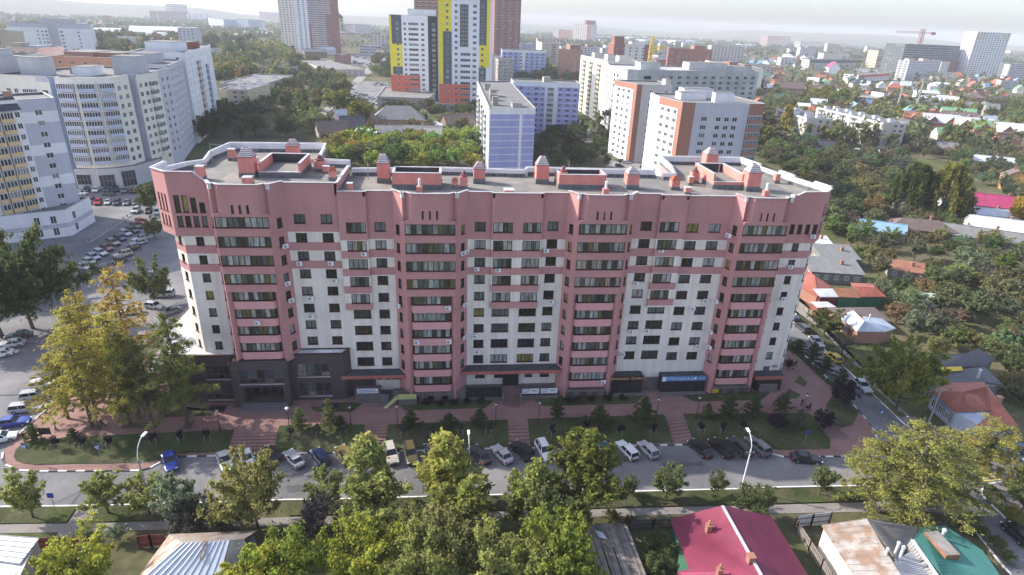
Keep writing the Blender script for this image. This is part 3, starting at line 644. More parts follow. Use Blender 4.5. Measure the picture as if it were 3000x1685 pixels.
def chimney(x, y, zr, zt, w, cap='tile_red', skirt=0.8):
    m = MB(); h = w / 2; ct = min(1.5, (zt - zr) * 0.32); zs = zt - ct
    m.box(x - h, x + h, y - h, y + h, zr, zs, 0); m.box(x - h - .06, x + h + .06, y - h - .06, y + h + .06, zr, zr + skirt, 1); m.box(x - h - .05, x + h + .05, y - h - .05, y + h + .05, zs, zs + 0.08, 0)
    o = BP(m, 'chimney', [MATS['pink_chimney'], MATS['roof_upstand']], None, (x, y, zr)); c = MB(); n = 5
    for i in range(n):
        a = h * 1.08 * (1 - 0.68 * i / n); z = zs + 0.1 + ct * 0.9 * i / n
        c.prism([(x - a, y - a), (x + a, y - a), (x + a, y + a), (x - a, y + a)], z, z + 0.07, 0, bottom=True); e = a * 0.86
        c.box(x - e, x + e, y - e, y + e, z - 0.12, z + ct * 0.9 / n, 1)
    e = h * 0.3; c.box(x - e, x + e, y - e, y + e, zt - 0.2, zt + 0.05, 0); BP(c, 'cap', [MATS[cap], MATS['parapet_white'] if cap == 'tile_red' else MATS['tile_orange']], o, (x, y, zs))
for a in ((-10.3,97.4,35.72,40.2,1.9),(5,97.8,35.72,39.1,1.85),(15.4,98.3,35.72,40.1,2.1),(29.8,95.2,35.72,39.2,2.0),(50.3,95.2,35.7,40.1,2.3),(49.8,111.5,35.7,39.6,2.3),(-30.4,95.2,36.85,41.3,2.2),(-26.6,108,36.85,40.3,2.0)): chimney(*a)
for a in ((37.1,95,35.72,37.9,1.35),(-17.6,93.6,36.85,38.9,1.0),(1.0,94,35.72,37.4,0.9)): chimney(*a, cap='tile_orange', skirt=0.5)
def pot(x, y, zr, w, h):
    m = MB(); m.box(x - w/2, x + w/2, y - w/2, y + w/2, zr, zr + h, 0); m.box(x - w/2 - .03, x + w/2 + .03, y - w/2 - .03, y + w/2 + .03, zr, zr + 0.5, 1)
    o = BP(m, 'chimney', [MATS['pink_chimney'], MATS['roof_upstand']], None, (x, y, zr)); c = MB(); r = w * 0.5
    c.lathe([(r * .6, 0), (r * .95, .1), (r * .95, .3), (r * .5, .35), (r * .42, .55), (r * .62, .6), (r * .45, .75), (r * .15, .95)], 10, (x, y, zr + h)); BP(c, 'chimney_pot', MATS['tile_red'], o, (x, y, zr + h))
for a in ((2.4,94.0,35.72,1.15,1.9),(18.4,95.2,35.72,1.2,2.6),(-20.6,99.6,36.85,1.6,1.7),(42.2,99.5,35.7,1.3,1.9)): pot(*a)
for x, y, zr, w_, h in ((-36.6,93.0,36.85,1.1,2.0),(-36.3,106.4,36.85,1.1,1.9),(57.6,100.2,35.7,0.9,1.6),(57.1,108.5,35.7,0.9,1.5),(9.2,90.2,35.72,1.5,0.85),(38.3,92.2,35.72,0.9,1.0),(-29.0,89.9,36.85,1.3,1.2),(-19.4,98.2,36.85,1.0,1.1),(41.0,98.0,35.7,0.8,1.4),(-14.6,90.3,35.72,0.8,1.5)):
    m = MB(); m.box(x - w_/2, x + w_/2, y - w_/2, y + w_/2, zr, zr + h, 0); m.box(x - w_/2 - .05, x + w_/2 + .05, y - w_/2 - .05, y + w_/2 + .05, zr + h, zr + h + .08, 1); m.box(x - w_/2 - .04, x + w_/2 + .04, y - w_/2 - .04, y + w_/2 + .04, zr, zr + min(0.5, h * .3), 2)
    BP(m, 'vent_shaft', [MATS['pink_chimney'], MATS['coping'], MATS['roof_upstand']], None, (x, y, zr))
for x, y, zr in ((-4.4,91.2,35.9),(24.6,91.2,35.9),(51.2,91.3,35.9)):
    m = MB(); m.box(x - .45, x + .45, y - .4, y + .4, zr - .3, zr + 0.75, 1); m.tube((x, y, zr + .7), (x, y, zr + 1.9), 0.2, 0.2, 10); BP(m, 'vent_pipe', [MATS['white_paint'], MATS['pink_chimney']], None, (x, y, zr))
m = MB()
for a, b in (((-38.4,103,37),(-38.4,103,40.4)),((-33,103,37),(-33,103,40)),((-38.4,103,40.2),(-33,103,39.9)),((-35.5,104,37),(-35.5,104,39.6)),((-35.5,104,39.5),(-31.5,105,38.9)),((-12.7,97,36),(-12.7,97,39)),((20,98.9,36),(20,98.9,39.4)),((45.5,97.5,38),(45.5,97.5,40.6))): m.tube(a, b, 0.045, 0.045, 5)
BP(m, 'antenna_masts', MATS['metal_grey'])
for x0, x1, y0, y1, z in ((-24, -18.5, 89.6, 96, 36.86), (-40, -34, 92, 97, 36.86), (-3, 3, 98.4, 101.5, 35.73), (7, 12.5, 91, 95.5, 35.73), (26, 29, 90, 101, 35.73), (52, 57, 92, 99, 35.71), (31, 36, 96, 100.5, 35.73)):
    m = MB(); m.box(x0, x1, y0, y1, z - .01, z + .006); BP(m, 'roof_patch', mat('bitumen_patch', (.17, .165, .155), .9, .2, .5))
m = MB(); m.box(-32.6,-31.4,103.4,104.4,36.85,38.0); BP(m, 'roof_box', MATS['coping'])
# dark stone base
def dwin(a, b, u0, u1, z0, z1, nx, y):
    d = Vector((b[0]-a[0], b[1]-a[1], 0)).normalized(); p = Vector((a[0], a[1], 0)) + d * ((u0 + u1) / 2); n = Vector((d.y, -d.x, 0)); p -= n * 0.15; w_ = u1 - u0; h = z1 - z0
    m1 = MB(); b_ = 0.09; cw = (w_ - b_) / nx
    for i in range(nx + 1): m1.box(-w_/2 + i*cw, -w_/2 + i*cw + b_, -0.06, 0.04, 0, h, 0)
    for zz in (0, h * 0.32, h - b_): m1.box(-w_/2, w_/2, -0.055, 0.035, zz, zz + b_, 0)
    m1.box(-w_/2 - .1, w_/2 + .1, -0.32, 0, -0.12, -0.02, 1)
    g = link('shop_window', m1.mesh('shop_window', [MATS['wood_frame'], MATS['coping']]), PB, (p.x - RT.x, p.y - RT.y, z0 - RT.z), math.atan2(d.y, d.x))
    for i in range(nx):
        for za, zb2 in ((0.0, h * .32), (h * .32, h)):
            m2 = MB(); m2.face([(-cw/2, 0, 0), (cw/2, 0, 0), (cw/2, 0, zb2 - za), (-cw/2, 0, zb2 - za)]); link('pane', m2.mesh('pane', MATS['glass']), g, (-w_/2 + b_/2 + (i + .5) * cw, 0, za))
    return (u0, u1, z0, z1)
mat('wood_frame', (0.16, 0.07, 0.045), 0.6, 0.2, 2)
mat('steps_stone', (0.15, 0.135, 0.14), 0.8, 0.15, 1)
mat('ext_roof', (0.62, 0.61, 0.60), 0.6, 0.2, 0.4, col2=(0.5, 0.5, 0.5), stain=0.2)
mb = MB(); dk = lambda u, z: 3
A, B_ = (-45.2, 88.0), (-34.5, 87.7); wall(mb, A, B_, 0.6, 9.7, [dwin(A, B_, 6.2, 9.9, 5.3, 7.7, 4, 0), dwin(A, B_, 5.8, 10.0, 1.4, 4.2, 4, 0)], 0.2, dk)
A, B_ = (-34.5, 86.25), (-25.9, 86.25); wall(mb, A, B_, 0.6, 9.4, [dwin(A, B_, 1.1, 7.8, 5.2, 7.8, 5, 0), (1.3, 7.7, 1.7, 4.5)], 0.2, dk)
mb.face([(-34.5, 87.75, 0.6), (-34.5, 86.25, 0.6), (-34.5, 86.25, 9.4), (-34.5, 87.75, 9.7)], 3); mb.face([(-25.9, 86.25, 0.6), (-25.9, 87.75, 0.6), (-25.9, 87.75, 9.7), (-25.9, 86.25, 9.4)], 3)
A, B_ = (-25.9, 87.7), (-17.3, 87.7); wall(mb, A, B_, 0.6, 9.7, [dwin(A, B_, 1.2, 6.3, 5.5, 7.85, 4, 0), dwin(A, B_, 1.2, 6.4, 1.75, 4.2, 4, 0)], 0.2, dk)
wall(mb, (-17.3, 87.7), (-16.2, 89.1), 0.6, 9.7, [], 0.1, dk)
mb.face([(-45.2, 88.0, 0.6), (-45.2, 88.0, 9.7), (-48.2, 95, 9.7), (-48.2, 95, 0.6)], 3); mb.face([(-48.2, 95, 0.6), (-48.2, 95, 9.7), (-47.8, 106, 9.7), (-47.8, 106, 0.6)], 3)
mb.face([(-34.2, 86.3, 9.4), (-26.2, 86.3, 9.4), (-26, 88.6, 9.6), (-34.4, 88.6, 9.6)], 5)
# entrance recess
mb.box(-33.2, -26.8, 89.0, 89.2, 0.8, 4.6, 3); mb.box(-33.2, -33.0, 86.4, 89, 0.8, 4.6, 3); mb.box(-27.0, -26.8, 86.4, 89, 0.8, 4.6, 3); mb.box(-33.2, -26.8, 86.4, 89, 4.5, 4.7, 3)
BP(mb, 'stone_base')
mb = MB(); mb.face([(-45.2, 88.0, 9.5), (-34.5, 87.75, 9.5), (-34.5, 89, 9.75), (-39, 89, 9.75), (-41, 91.5, 9.75), (-41, 106, 9.6), (-47.8, 106, 9.6), (-48.2, 95, 9.6)][::1]); mb.face([(-25.7, 87.75, 9.45), (-17.4, 87.75, 9.45), (-16.3, 89, 9.95), (-25.7, 89, 9.95)])
BP(mb, 'base_roof', MATS['ext_roof'])
mb = MB()
for a, b in (((-45.2,88.0,9.72),(-34.5,87.7,9.72)),((-25.9,87.7,9.72),(-17.3,87.7,9.72)),((-17.3,87.7,9.72),(-16.3,89,10.0)),((-45.2,88,9.72),(-48.2,95,9.72)),((-48.2,95,9.72),(-47.8,106,9.72)),((-25.9,88.9,10.0),(-16.3,88.9,10.02))): mb.bar(a, b, 0.35, 0.12)
BP(mb, 'base_coping', MATS['brown_sill'])
for xx in (-32.0, -30.5, -29.1, -27.6): bwin(xx, 88.9, 1.75, 0, 0.95, 2.3, 1, 2, 'glass_dark', 'door')
for i in range(5):
    m = MB(); m.box(-33.4 - i * .12, -26.6 + i * .12, 85.6 - 0.38 * i + .8, 86.5 + .02 * i, 0.7, 1.7 - 0.17 * i); BP(m, 'entrance_step', MATS['steps_stone'])
m = MB()
for x in (-34.6, -25.8): m.tube((x, 86.1, 0.9), (x, 86.1, 9.2), 0.09, 0.09, 8); m.box(x - .16, x + .16, 85.95, 86.25, 8.9, 9.2)
BP(m, 'downpipes', MATS['metal_dark'])
for x in (-37.5, -19.6): m = MB(); m.box(x - 1.3, x + 1.3, 85.0, 86.6, 0.8, 1.0); BP(m, 'basement_hatch', MATS['plain_black'])
# canopies over the street doors
def canopy(x0, x1, zf, y0=85.5, xs0=None, hh=0.85):
    m = MB(); m.box(x0, x1, y0, y0 + 0.14, zf, zf + hh, 0); m.box(x0, x0 + .12, y0 + .14, FY, zf, zf + hh, 0); m.box(x1 - .12, x1, y0 + .14, FY, zf, zf + hh, 0)
    m.face([(x0, y0, zf + hh), (x1, y0, zf + hh), (x1, FY, zf + hh + .35), (x0, FY, zf + hh + .35)], 1); m.face([(x0, y0 + .1, zf + .1), (x0, FY, zf + .1), (x1, FY, zf + .1), (x1, y0 + .1, zf + .1)], 2)
    n = round((x1 - x0) / 1.3)
    for i in range(1, n): xx = x0 + (x1 - x0) * i / n; m.box(xx - .012, xx + .012, y0 - .012, y0, zf, zf + hh, 3)
    BP(m, 'canopy', [MATS['fascia_red'], MATS['bitumen_dark'], MATS['cream_wall'], MATS['brown_sill']], None, ((x0 + x1) / 2, y0, zf))
canopy(-17.8, -6.2, 4.95, 87.4, hh=.62); canopy(1.9, 19.2, 5.35, 87.4, hh=.62); canopy(54.4, 59.8, 3.0, 87.5, hh=.7)
# ground floor pieces
m = MB(); m.box(-8.2, 2.7, 86.75, 88.95, 0.7, 2.5, 0)
for x0, x1 in ((18.5, 28.9), (45.2, 54.4), (54.4, 59.6)): m.prism([(x0, 88.98), (x0 + 1.2, 86.6), (x1 - 1.2, 86.6), (x1, 88.98)], 0.7, 2.35, 0)
m.box(29.0, 45.1, 88.7, 88.97, 0.7, 3.2, 0); m.box(-12.4, -8.3, 88.75, 88.97, 0.7, 1.8, 0); m.box(3, 18.4, 88.75, 88.97, 0.7, 2.4, 0); m.box(-16.2, -12.4, 88.6, 88.96, 0.7, 4.6, 1)
BP(m, 'plinth', [MATS['plinth'], MATS['granite_dark']])
for x in (20.6, 22.9, 25.0, 27.2): bwin(x, 86.55, 1.15, 0, 1.0, 0.75, 1, 1, 'glass_dark', 'basement_window')
for x in (47.6, 49.6, 51.6, 53.0): bwin(x, 86.55, 1.15, 0, 1.0, 0.75, 1, 1, 'glass_dark', 'basement_window')
for x in (-5.6, -3.2, -0.8): bwin(x, 86.7, 1.0, 0, 1.0, 0.75, 1, 1, 'glass_dark', 'basement_window')
for x, zz, ww, hh, nm in ((-13.6, 3.2, 1.2, 2.4, 'door'), (-11.7, 4.0, 0.8, 1.0, 'window'), (-10.3, 4.0, 0.9, 1.0, 'window'), (-8.9, 4.0, 1.6, 1.0, 'window'), (5.2, 3.9, 1.6, 1.0, 'window'), (8.4, 3.9, 1.4, 1.0, 'window'), (13.6, 3.9, 1.2, 1.0, 'window'), (16.4, 3.9, 1.6, 1.0, 'window')):
    bwin(x, 88.93 if nm == 'window' else 88.55, zz, 0, ww, hh, 2 if ww > 1.3 else 1, 1, 'glass_home', nm)
def porch(x0, x1, y0, z1, mt):
    m = MB(); m.box(x0, x1, y0, FY - .35, 0.7, z1, 0); BP(m, 'porch', MATS[mt], None, ((x0 + x1) / 2, y0, 0.85))
porch(3.2, 8.8, 86.2, 1.6, 'plinth'); porch(12.0, 18.6, 86.4, 1.6, 'plinth'); porch(-15.6, -11.5, 86.4, 2.9, 'plinth'); porch(-9.5, -6.6, 86.6, 2.2, 'plinth'); porch(28.4, 34.8, 86.4, 1.1, 'plinth'); porch(36.6, 45.2, 86.4, 1.1, 'plinth')
def railing(x0, x1, y, z, h=1.0, panel=None):
    m = MB(); n = max(2, round((x1 - x0) / 0.9))
    for i in range(n + 1): xx = x0 + (x1 - x0) * i / n; m.box(xx - .03, xx + .03, y - .03, y + .03, z, z + h)
    m.box(x0, x1, y - .035, y + .035, z + h - .05, z + h + .02); m.box(x0, x1, y - .02, y + .02, z + h * .45, z + h * .45 + .04)
    if panel: m.box(x0, x1, y + .03, y + .06, z, z + h * .95, 1)
    BP(m, 'railing', [MATS['metal_dark'], MATS[panel or 'metal_dark']], None, ((x0 + x1) / 2, y, z))
railing(3.2, 8.8, 86.25, 1.6, 2.0, 'plain_black'); railing(12.0, 18.6, 86.45, 1.6, 0.9, 'plain_black'); railing(-15.6, -11.5, 86.45, 2.9); railing(-9.5, -6.6, 86.65, 2.2)
for i in range(8):
    m = MB(); m.box(9.2, 11.8, 84.3 + 0.34 * i, 88.6, 0.7, 0.95 + 0.2 * i); BP(m, 'stair', MATS['paving_dark'])
m = MB(); m.box(8.85, 9.15, 84.9, 88.6, 0.7, 2.3, 0); m.box(11.85, 12.15, 84.9, 88.6, 0.7, 2.3, 0); m.box(9.15, 11.85, 88.55, 88.7, 2.4, 6.2, 1); BP(m, 'stair_walls', [MATS['plinth'], MATS['plain_black']])
for i in range(6):
    m = MB(); m.box(-11.5, -10.1, 85.2 + 0.25 * i, 86.8, 0.7, 1.1 + 0.25 * i); BP(m, 'stair', MATS['steps_stone'])
# shop fronts that stand proud of the wall
m = MB(); m.box(27.5, 33.6, 87.3, 88.9, 0.8, 4.55, 0, 1); BP(m, 'shop_front', [MATS['plain_black'], MATS['bitumen_dark']], None, (30.5, 86.2, .85))
m = MB(); m.box(37.0, 45.0, 87.3, 88.9, 0.8, 4.25, 0, 1); BP(m, 'shop_front', [MATS['plain_black'], MATS['bitumen_dark']], None, (41, 86.3, .85))
m = MB(); m.box(54.6, 59.3, 87.2, 88.9, 0.8, 3.0, 0); BP(m, 'shop_front', [MATS['plain_black']], None, (57, 87.2, .85))
for x0, n, y in ((27.6, 4, 87.24), (37.1, 5, 87.24)):
    for i in range(n): bwin(x0 + 0.75 + i * 1.5, y, 1.0, 0, 1.45, 2.3, 1, 1, 'glass_dark', 'shop_window')
# air conditioners
acm = MB(); acm.box(-.42, .42, -.3, .0, 0, .6, 0); acm.box(-.36, -.30, -.02, .22, -.06, .0, 1); acm.box(.30, .36, -.02, .22, -.06, .0, 1); ACM = acm.mesh('air_conditioner', [MATS['white_paint'], MATS['metal_grey']])
acg = MB(); acg.lathe([(.24, 0), (.24, .012)], 14); ACG = acg.mesh('fan_grille', MATS['metal_grey'])
def ac(x, z, y=FY - 0.22, ang=0.0):
    o = link('air_conditioner', ACM, PB, (x - RT.x, y - RT.y, z - RT.z), ang); g = link('fan_grille', ACG, o, (-0.1, -0.302, 0.3)); g.rotation_euler = (math.pi / 2, 0, 0)
def acp(ox, oy, pts, Y=88.8, ang=0):
    for px in Q(ox, oy, pts):
        p = PY(px[0], px[1], Y); ac(p.x, p.z - 0.3, Y - 0.02, ang)
acp(750, 420, [(440,1207),(755,1205),(795,1380),(1088,1110),(2220,1263),(2435,1272)], 88.75); acp(1500, 420, [(345,1078),(1500,1075),(1245,1405)], 88.75)
acp(750, 840, [(552,115),(555,293),(2205,492),(2227,652)], 88.75); acp(1500, 840, [(395,147),(1197,447),(1357,440),(1815,217),(1945,138),(1868,597),(1110,675)], 88.75)
acp(750, 420, [(292,1033),(312,1408)], 87.6, 0.8); acp(1500, 420, [(2182,925)], 87.6, -0.9); acp(2250, 420, [(447,935),(222,1242)], 88.7); acp(750, 420, [(2075,1105),(2115,1090)], 87.6, 0.9)
acp(750, 840, [(352,135)], 87.7, .8); acp(750, 840, [(1440,190)], 87.7, -.9); acp(750, 840, [(2098,180),(2100,507)], 87.7, .9); acp(1500, 840, [(2055,145),(1998,455),(1990,607)], 87.7, -.9); acp(1500, 840, [(1132,145)], 87.7, .9)
acp(750, 840, [(1932,215),(1620,557),(1942,550),(15,360)], 86.4); acp(1500, 840, [(917,955)], 86.4); acp(2250, 840, [(152,120)], 88.7)

# ================================================================== OTHER BUILDINGS
def cm(name, col, **k): return mat(name, col, k.pop('rough', 0.85), k.pop('var', 0.06), k.pop('scale', 0.15), stain=k.pop('stain', 0.08), **k)
cm('w_cream', (0.70, 0.66, 0.58)); cm('w_white', (0.74, 0.74, 0.76)); cm('w_lilac', (0.48, 0.48, 0.54)); cm('w_bluegrey', (0.40, 0.45, 0.56)); cm('w_grey', (0.45, 0.45, 0.47)); cm('w_yellow', (0.62, 0.46, 0.24)); cm('w_sun', (0.80, 0.64, 0.26))
cm('w_paleyellow', (0.80, 0.70, 0.36)); cm('w_vivid', (0.80, 0.66, 0.03)); cm('w_slate', (0.085, 0.105, 0.115)); cm('w_black', (0.022, 0.024, 0.03)); cm('w_coral', (0.62, 0.13, 0.075)); cm('w_taupe', (0.30, 0.26, 0.25))
cm('w_lavender', (0.34, 0.35, 0.62)); cm('w_brick', (0.33, 0.155, 0.11)); cm('w_brick2', (0.40, 0.22, 0.155)); cm('w_brickdark', (0.25, 0.09, 0.07)); cm('w_tan', (0.46, 0.40, 0.31)); cm('w_beige', (0.56, 0.51, 0.47)); cm('w_concrete', (0.42, 0.42, 0.42), var=0.2)
cm('w_pink', (0.62, 0.45, 0.40)); cm('w_grime', (0.36, 0.34, 0.31), var=0.25, stain=0.25); cm('w_bluepanel', (0.30, 0.38, 0.55))
cm('roof_grey', (0.17, 0.165, 0.16), var=0.2)
BCACHE = {}
FOOT = [[(-50,84),(64,84),(64,117),(-50,117)]]   # footprints to keep trees and cottages out of
def balcmesh(w, mpar, mglass='glass', dep=1.0, open_=False):
    k = ('b', round(w, 2), mpar, mglass, dep)
    if k not in BCACHE:
        m = MB(); m.box(-w/2, w/2, -dep, 0, -0.1, 1.0, 0)
        m.box(-w/2 + .04, w/2 - .04, -dep + .06, 0, 1.0, 2.55, 1)
        n = max(2, round(w / 0.8))
        for i in range(n + 1): x = -w/2 + .02 + (w - .1) * i / n; m.box(x, x + .12, -dep + .02, -dep + .08, 1.0, 2.55, 2)
        for s in (-1, 1): m.box(s * (w/2 - .03) - .02, s * (w/2 - .03) + .02, -dep * .55, -dep * .5, 1.0, 2.55, 2)
        m.box(-w/2, w/2, -dep, 0, 2.5, 2.62, 2)
        BCACHE[k] = m.mesh('balcony', [MATS[mpar], MATS[mglass], MATS['frame_white']])
    return BCACHE[k]
def tower(name, label, poly, h, specs, mats, zb=0.0, roof='roof_grey', extras=(), par=0.6, cat='building', group=None, wallname='wall', depth=0.12):
    """poly counter-clockwise; specs: edge -> dict(cols=[(u, w, h, nx)], rows, top, dz, mf, cuts, balc=[(u, w, mat)])"""
    cx = sum(p[0] for p in poly) / len(poly); cy_ = sum(p[1] for p in poly) / len(poly); root = thing(name, label, cat, (cx, cy_, zb), 0, group)
    FOOT.append(list(poly))
    lp = [(p[0] - cx, p[1] - cy_) for p in poly]; n = len(lp); ms = [MATS[m] for m in mats]; mb = MB()
    for i in range(n):
        a, b = lp[i], lp[(i + 1) % n]; s = specs.get(i); ops = []
        mf = (s or {}).get('mf', lambda u, z: 0); L = math.hypot(b[0] - a[0], b[1] - a[1])
        if s:
            d = Vector((b[0] - a[0], b[1] - a[1], 0)) / L; nn = Vector((d.y, -d.x, 0)); ang = math.atan2(d.y, d.x)
            skip = s.get('skip', lambda ci, r: False)
            for ci, (u, w_, hh, nx) in enumerate(s.get('cols', [])):
                if u < 0: u = L + u
                for r in range(s['rows']):
                    if skip(ci, r): continue
                    zt = s['top'] - s['dz'] * r
                    if zt - hh < 0.3: continue
                    ops.append((u - w_ / 2, u + w_ / 2, zt - hh, zt)); p = Vector((a[0], a[1], 0)) + d * u - nn * (depth - .02)
                    link('window', winmesh(w_, hh, nx, 1, s.get('fr', 'frame_white'), 'glass', 0.10), root, (p.x, p.y, zt - hh), ang)
            for u, w_, mm, r0, r1 in s.get('balc', []):
                if u < 0: u = L + u
                for r in range(r0, r1):
                    zt = s['top'] - s['dz'] * r; p = Vector((a[0], a[1], 0)) + d * u + nn * 0.01
                    link('balcony', balcmesh(w_, mm, 'glass', s.get('bdep', 1.0)), root, (p.x, p.y, zt - 2.45), ang)
        wall(mb, a, b, 0, h, ops, depth, mf, (s or {}).get('cuts', ()), None, (s or {}).get('uc', ()))
    mb.face([(p[0], p[1], h - par) for p in lp], len(ms)); mb.build(wallname, ms + [MATS[roof]], root)
    cpb = MB()
    for i in range(n):
        a, b = lp[i], lp[(i + 1) % n]; d = Vector((b[0] - a[0], b[1] - a[1], 0)).normalized(); q = Vector((-d.y, d.x, 0)) * 0.15
        cpb.bar((a[0] + q.x, a[1] + q.y, h - par / 2), (b[0] + q.x, b[1] + q.y, h - par / 2), 0.28, par - .002, 1); cpb.bar((a[0] + q.x, a[1] + q.y, h + .04), (b[0] + q.x, b[1] + q.y, h + .04), 0.45, 0.1, 0)
    cpb.build('parapet', [MATS['coping'], MATS['roof_grey']], root)
    for nm, x0, x1, y0, y1, hh, mm in extras:
        m = MB(); m.box(x0 - cx, x1 - cx, y0 - cy_, y1 - cy_, h - par, h - par + hh, 0, 1); m.box(x0 - cx - .12, x1 - cx + .12, y0 - cy_ - .12, y1 - cy_ + .12, h - par + hh, h - par + hh + .12, 1); m.build(nm, [MATS[mm], MATS['roof_grey']], root)
    return root
def ev(n, L, w, h, nx=2, m=0.0): return [(m + (L - 2 * m) * (i + .5) / n, w, h, nx) for i in range(n)]
HB = 'high-rise blocks'
# --- left: white and yellow block with its low annexe
def mfA(u, z): return 1 if int(z / 2.95) % 4 in (0, 1) else 0
L1p = [(-152, 130), (-130, 158), (-119.5, 168.2), (-113.2, 178), (-107.5, 184), (-117, 196), (-168, 150)]  # first stretch, out of view, lengthened so the block shades the car park
tower('apartment_block', 'white and yellow apartment block with dark mansard caps beside the car park', L1p, 36.4, {
  0: dict(cols=ev(6, 35, 1.5, 1.5), rows=12, top=34.5, dz=2.9),
  1: dict(cols=[(4, 1.5, 1.5, 2), (9.5, 1.5, 1.5, 2), (12.5, 1.3, 1.5, 2)], rows=12, top=34.5, dz=2.9, mf=lambda u, z: 0 if z < 9 else 2),
  2: dict(cols=[(10.7, 1.2, 1.5, 2)], rows=11, top=33.4, dz=2.9, mf=lambda u, z: 0, balc=[(1.9, 1.9, 'w_yellow', 0, 10), (4.6, 2.6, 'w_yellow', 0, 10), (7.9, 2.9, 'w_yellow', 0, 10)], bdep=0.8),
  3: dict(cols=[(3.9, 1.7, 1.5, 2)], rows=10, top=33.6, dz=2.9, mf=lambda u, z: 2 if int((z - 1.2) / 2.9) % 3 != 1 else 0, cuts=[1.2 + 2.9 * k for k in range(13)])},
  ['w_white', 'w_yellow', 'w_lilac'], extras=[('brick_chimney', -118.4, -117, 181, 182.6, 2.2, 'w_brick2'), ('brick_chimney', -121, -119.6, 177, 178.6, 2.0, 'w_brick2')])
mb = MB()
for (x0, y0), (x1, y1) in (((-119.6, 168), (-116.6, 172.8)), ((-116.4, 173.1), (-113.4, 177.8))):
    d = Vector((x1 - x0, y1 - y0, 0)).normalized(); n = Vector((-d.y, d.x, 0)) * 2.6
    mb = MB(); z0, z1 = 34.0, 37.2
    A = [(x0 - n.x * .45, y0 - n.y * .45, z0), (x1 - n.x * .45, y1 - n.y * .45, z0), (x1 + n.x * .4, y1 + n.y * .4, z1), (x0 + n.x * .4, y0 + n.y * .4, z1)]
    mb.face(A); mb.face([A[1], (x1 + n.x, y1 + n.y, z0), A[2]]); mb.face([A[0], A[3], (x0 + n.x, y0 + n.y, z0)]); mb.face([A[3], A[2], (x1 + n.x, y1 + n.y, z0), (x0 + n.x, y0 + n.y, z0)])
    par = [o for o in COL.objects if o.get('label', '').startswith('white and yellow apartment')][0]
    o = mb.build('mansard_cap', mat('mansard', (0.055, 0.055, 0.075), 0.7, 0.15, 1), par, None); o.location = (-par.location.x, -par.location.y, 0)
tower('annexe', 'low two storey annexe in lilac and white at the foot of the yellow block', [(-120, 167), (-106.1, 173.9), (-106.7, 187.4), (-113, 188)], 7.6, {
  0: dict(cols=[(8.5, 1.4, 2.2, 2), (12.2, 1.4, 2.2, 2)], rows=2, top=6.2, dz=3.4, mf=lambda u, z: 1 if 2.6 < z < 3.9 else 0, cuts=[2.6, 3.9]), 1: dict(cols=[(3.5, 1.6, 2.2, 2)], rows=2, top=6.2, dz=3.4, mf=lambda u, z: 1 if 2.6 < z < 3.9 else 0, cuts=[2.6, 3.9])}, ['w_white', 'w_lilac'], roof='roof_grey')
# --- left: long cream block with blue-grey balconies
L2 = tower('apartment_block', 'long cream apartment block with stacked blue-grey balconies and glazed shop floor', [(-152, 232), (-133.5, 228), (-133.1, 230.2), (-131, 229.8), (-130.6, 226.2), (-124.4, 225.8), (-118.9, 228.2), (-115, 232.4), (-113.6, 240), (-115.6, 240.4), (-115, 243.2), (-112.4, 242.8), (-110.6, 257), (-114, 258.5), (-113.6, 275), (-140, 276), (-152, 255)], 37.5, {
  0: dict(cols=[(3, 1.5, 1.7, 2), (5.8, 1.5, 1.7, 2), (16.6, 2.0, 1.6, 2)], rows=9, top=33.2, dz=3.05, balc=[(11.2, 4.4, 'w_grey', 0, 9)], mf=lambda u, z: 2 if u > 14.2 and int((z - 2.2) / 3.05) % 2 else 0, uc=[14.2], cuts=[2.2 + 3.05 * k for k in range(12)], bdep=0.9),
  1: dict(rows=0, top=0, dz=1, mf=lambda u, z: 1), 2: dict(rows=0, top=0, dz=1, mf=lambda u, z: 1), 3: dict(rows=0, top=0, dz=1, mf=lambda u, z: 1),
  4: dict(rows=10, top=35.6, dz=3.05, balc=[(3.1, 5.4, 'w_bluegrey', 0, 9)], bdep=0.9), 5: dict(rows=10, top=35.6, dz=3.05, balc=[(3, 5.0, 'w_bluegrey', 0, 9)], bdep=0.9), 6: dict(rows=10, top=35.6, dz=3.05, balc=[(2.9, 4.6, 'w_bluegrey', 0, 9)], bdep=0.9),
  7: dict(cols=[(2, 1.7, 1.7, 2), (5.4, 1.8, 1.7, 2)], rows=10, top=34.6, dz=3.05), 8: dict(rows=0, top=0, dz=1, mf=lambda u, z: 2), 9: dict(rows=0, top=0, dz=1, mf=lambda u, z: 2), 10: dict(rows=0, top=0, dz=1, mf=lambda u, z: 2),
  11: dict(cols=[(2.2, 1.9, 1.7, 2), (5.6, 1.9, 1.7, 2), (12.4, 1.8, 1.7, 2)], rows=10, top=34.6, dz=3.05, balc=[(9, 2.8, 'w_cream', 0, 9)], bdep=0.8), 12: dict(rows=0, top=0, dz=1, mf=lambda u, z: 2),
  13: dict(cols=[(4, 1.6, 1.6, 2), (9, 1.6, 1.6, 2), (13.5, 1.6, 1.6, 2)], rows=10, top=34.6, dz=3.05, mf=lambda u, z: 2)}, ['w_cream', 'w_bluegrey', 'w_lilac'], extras=[('lift_house', -122, -113.5, 248, 257, 6.5, 'w_grey'), ('lift_house', -146, -139, 235, 243, 6.0, 'w_grey'), ('plant_room', -132, -126, 240, 250, 3, 'w_white'), ('brick_chimney', -136, -134.6, 246, 247.4, 2.4, 'w_brick2')])
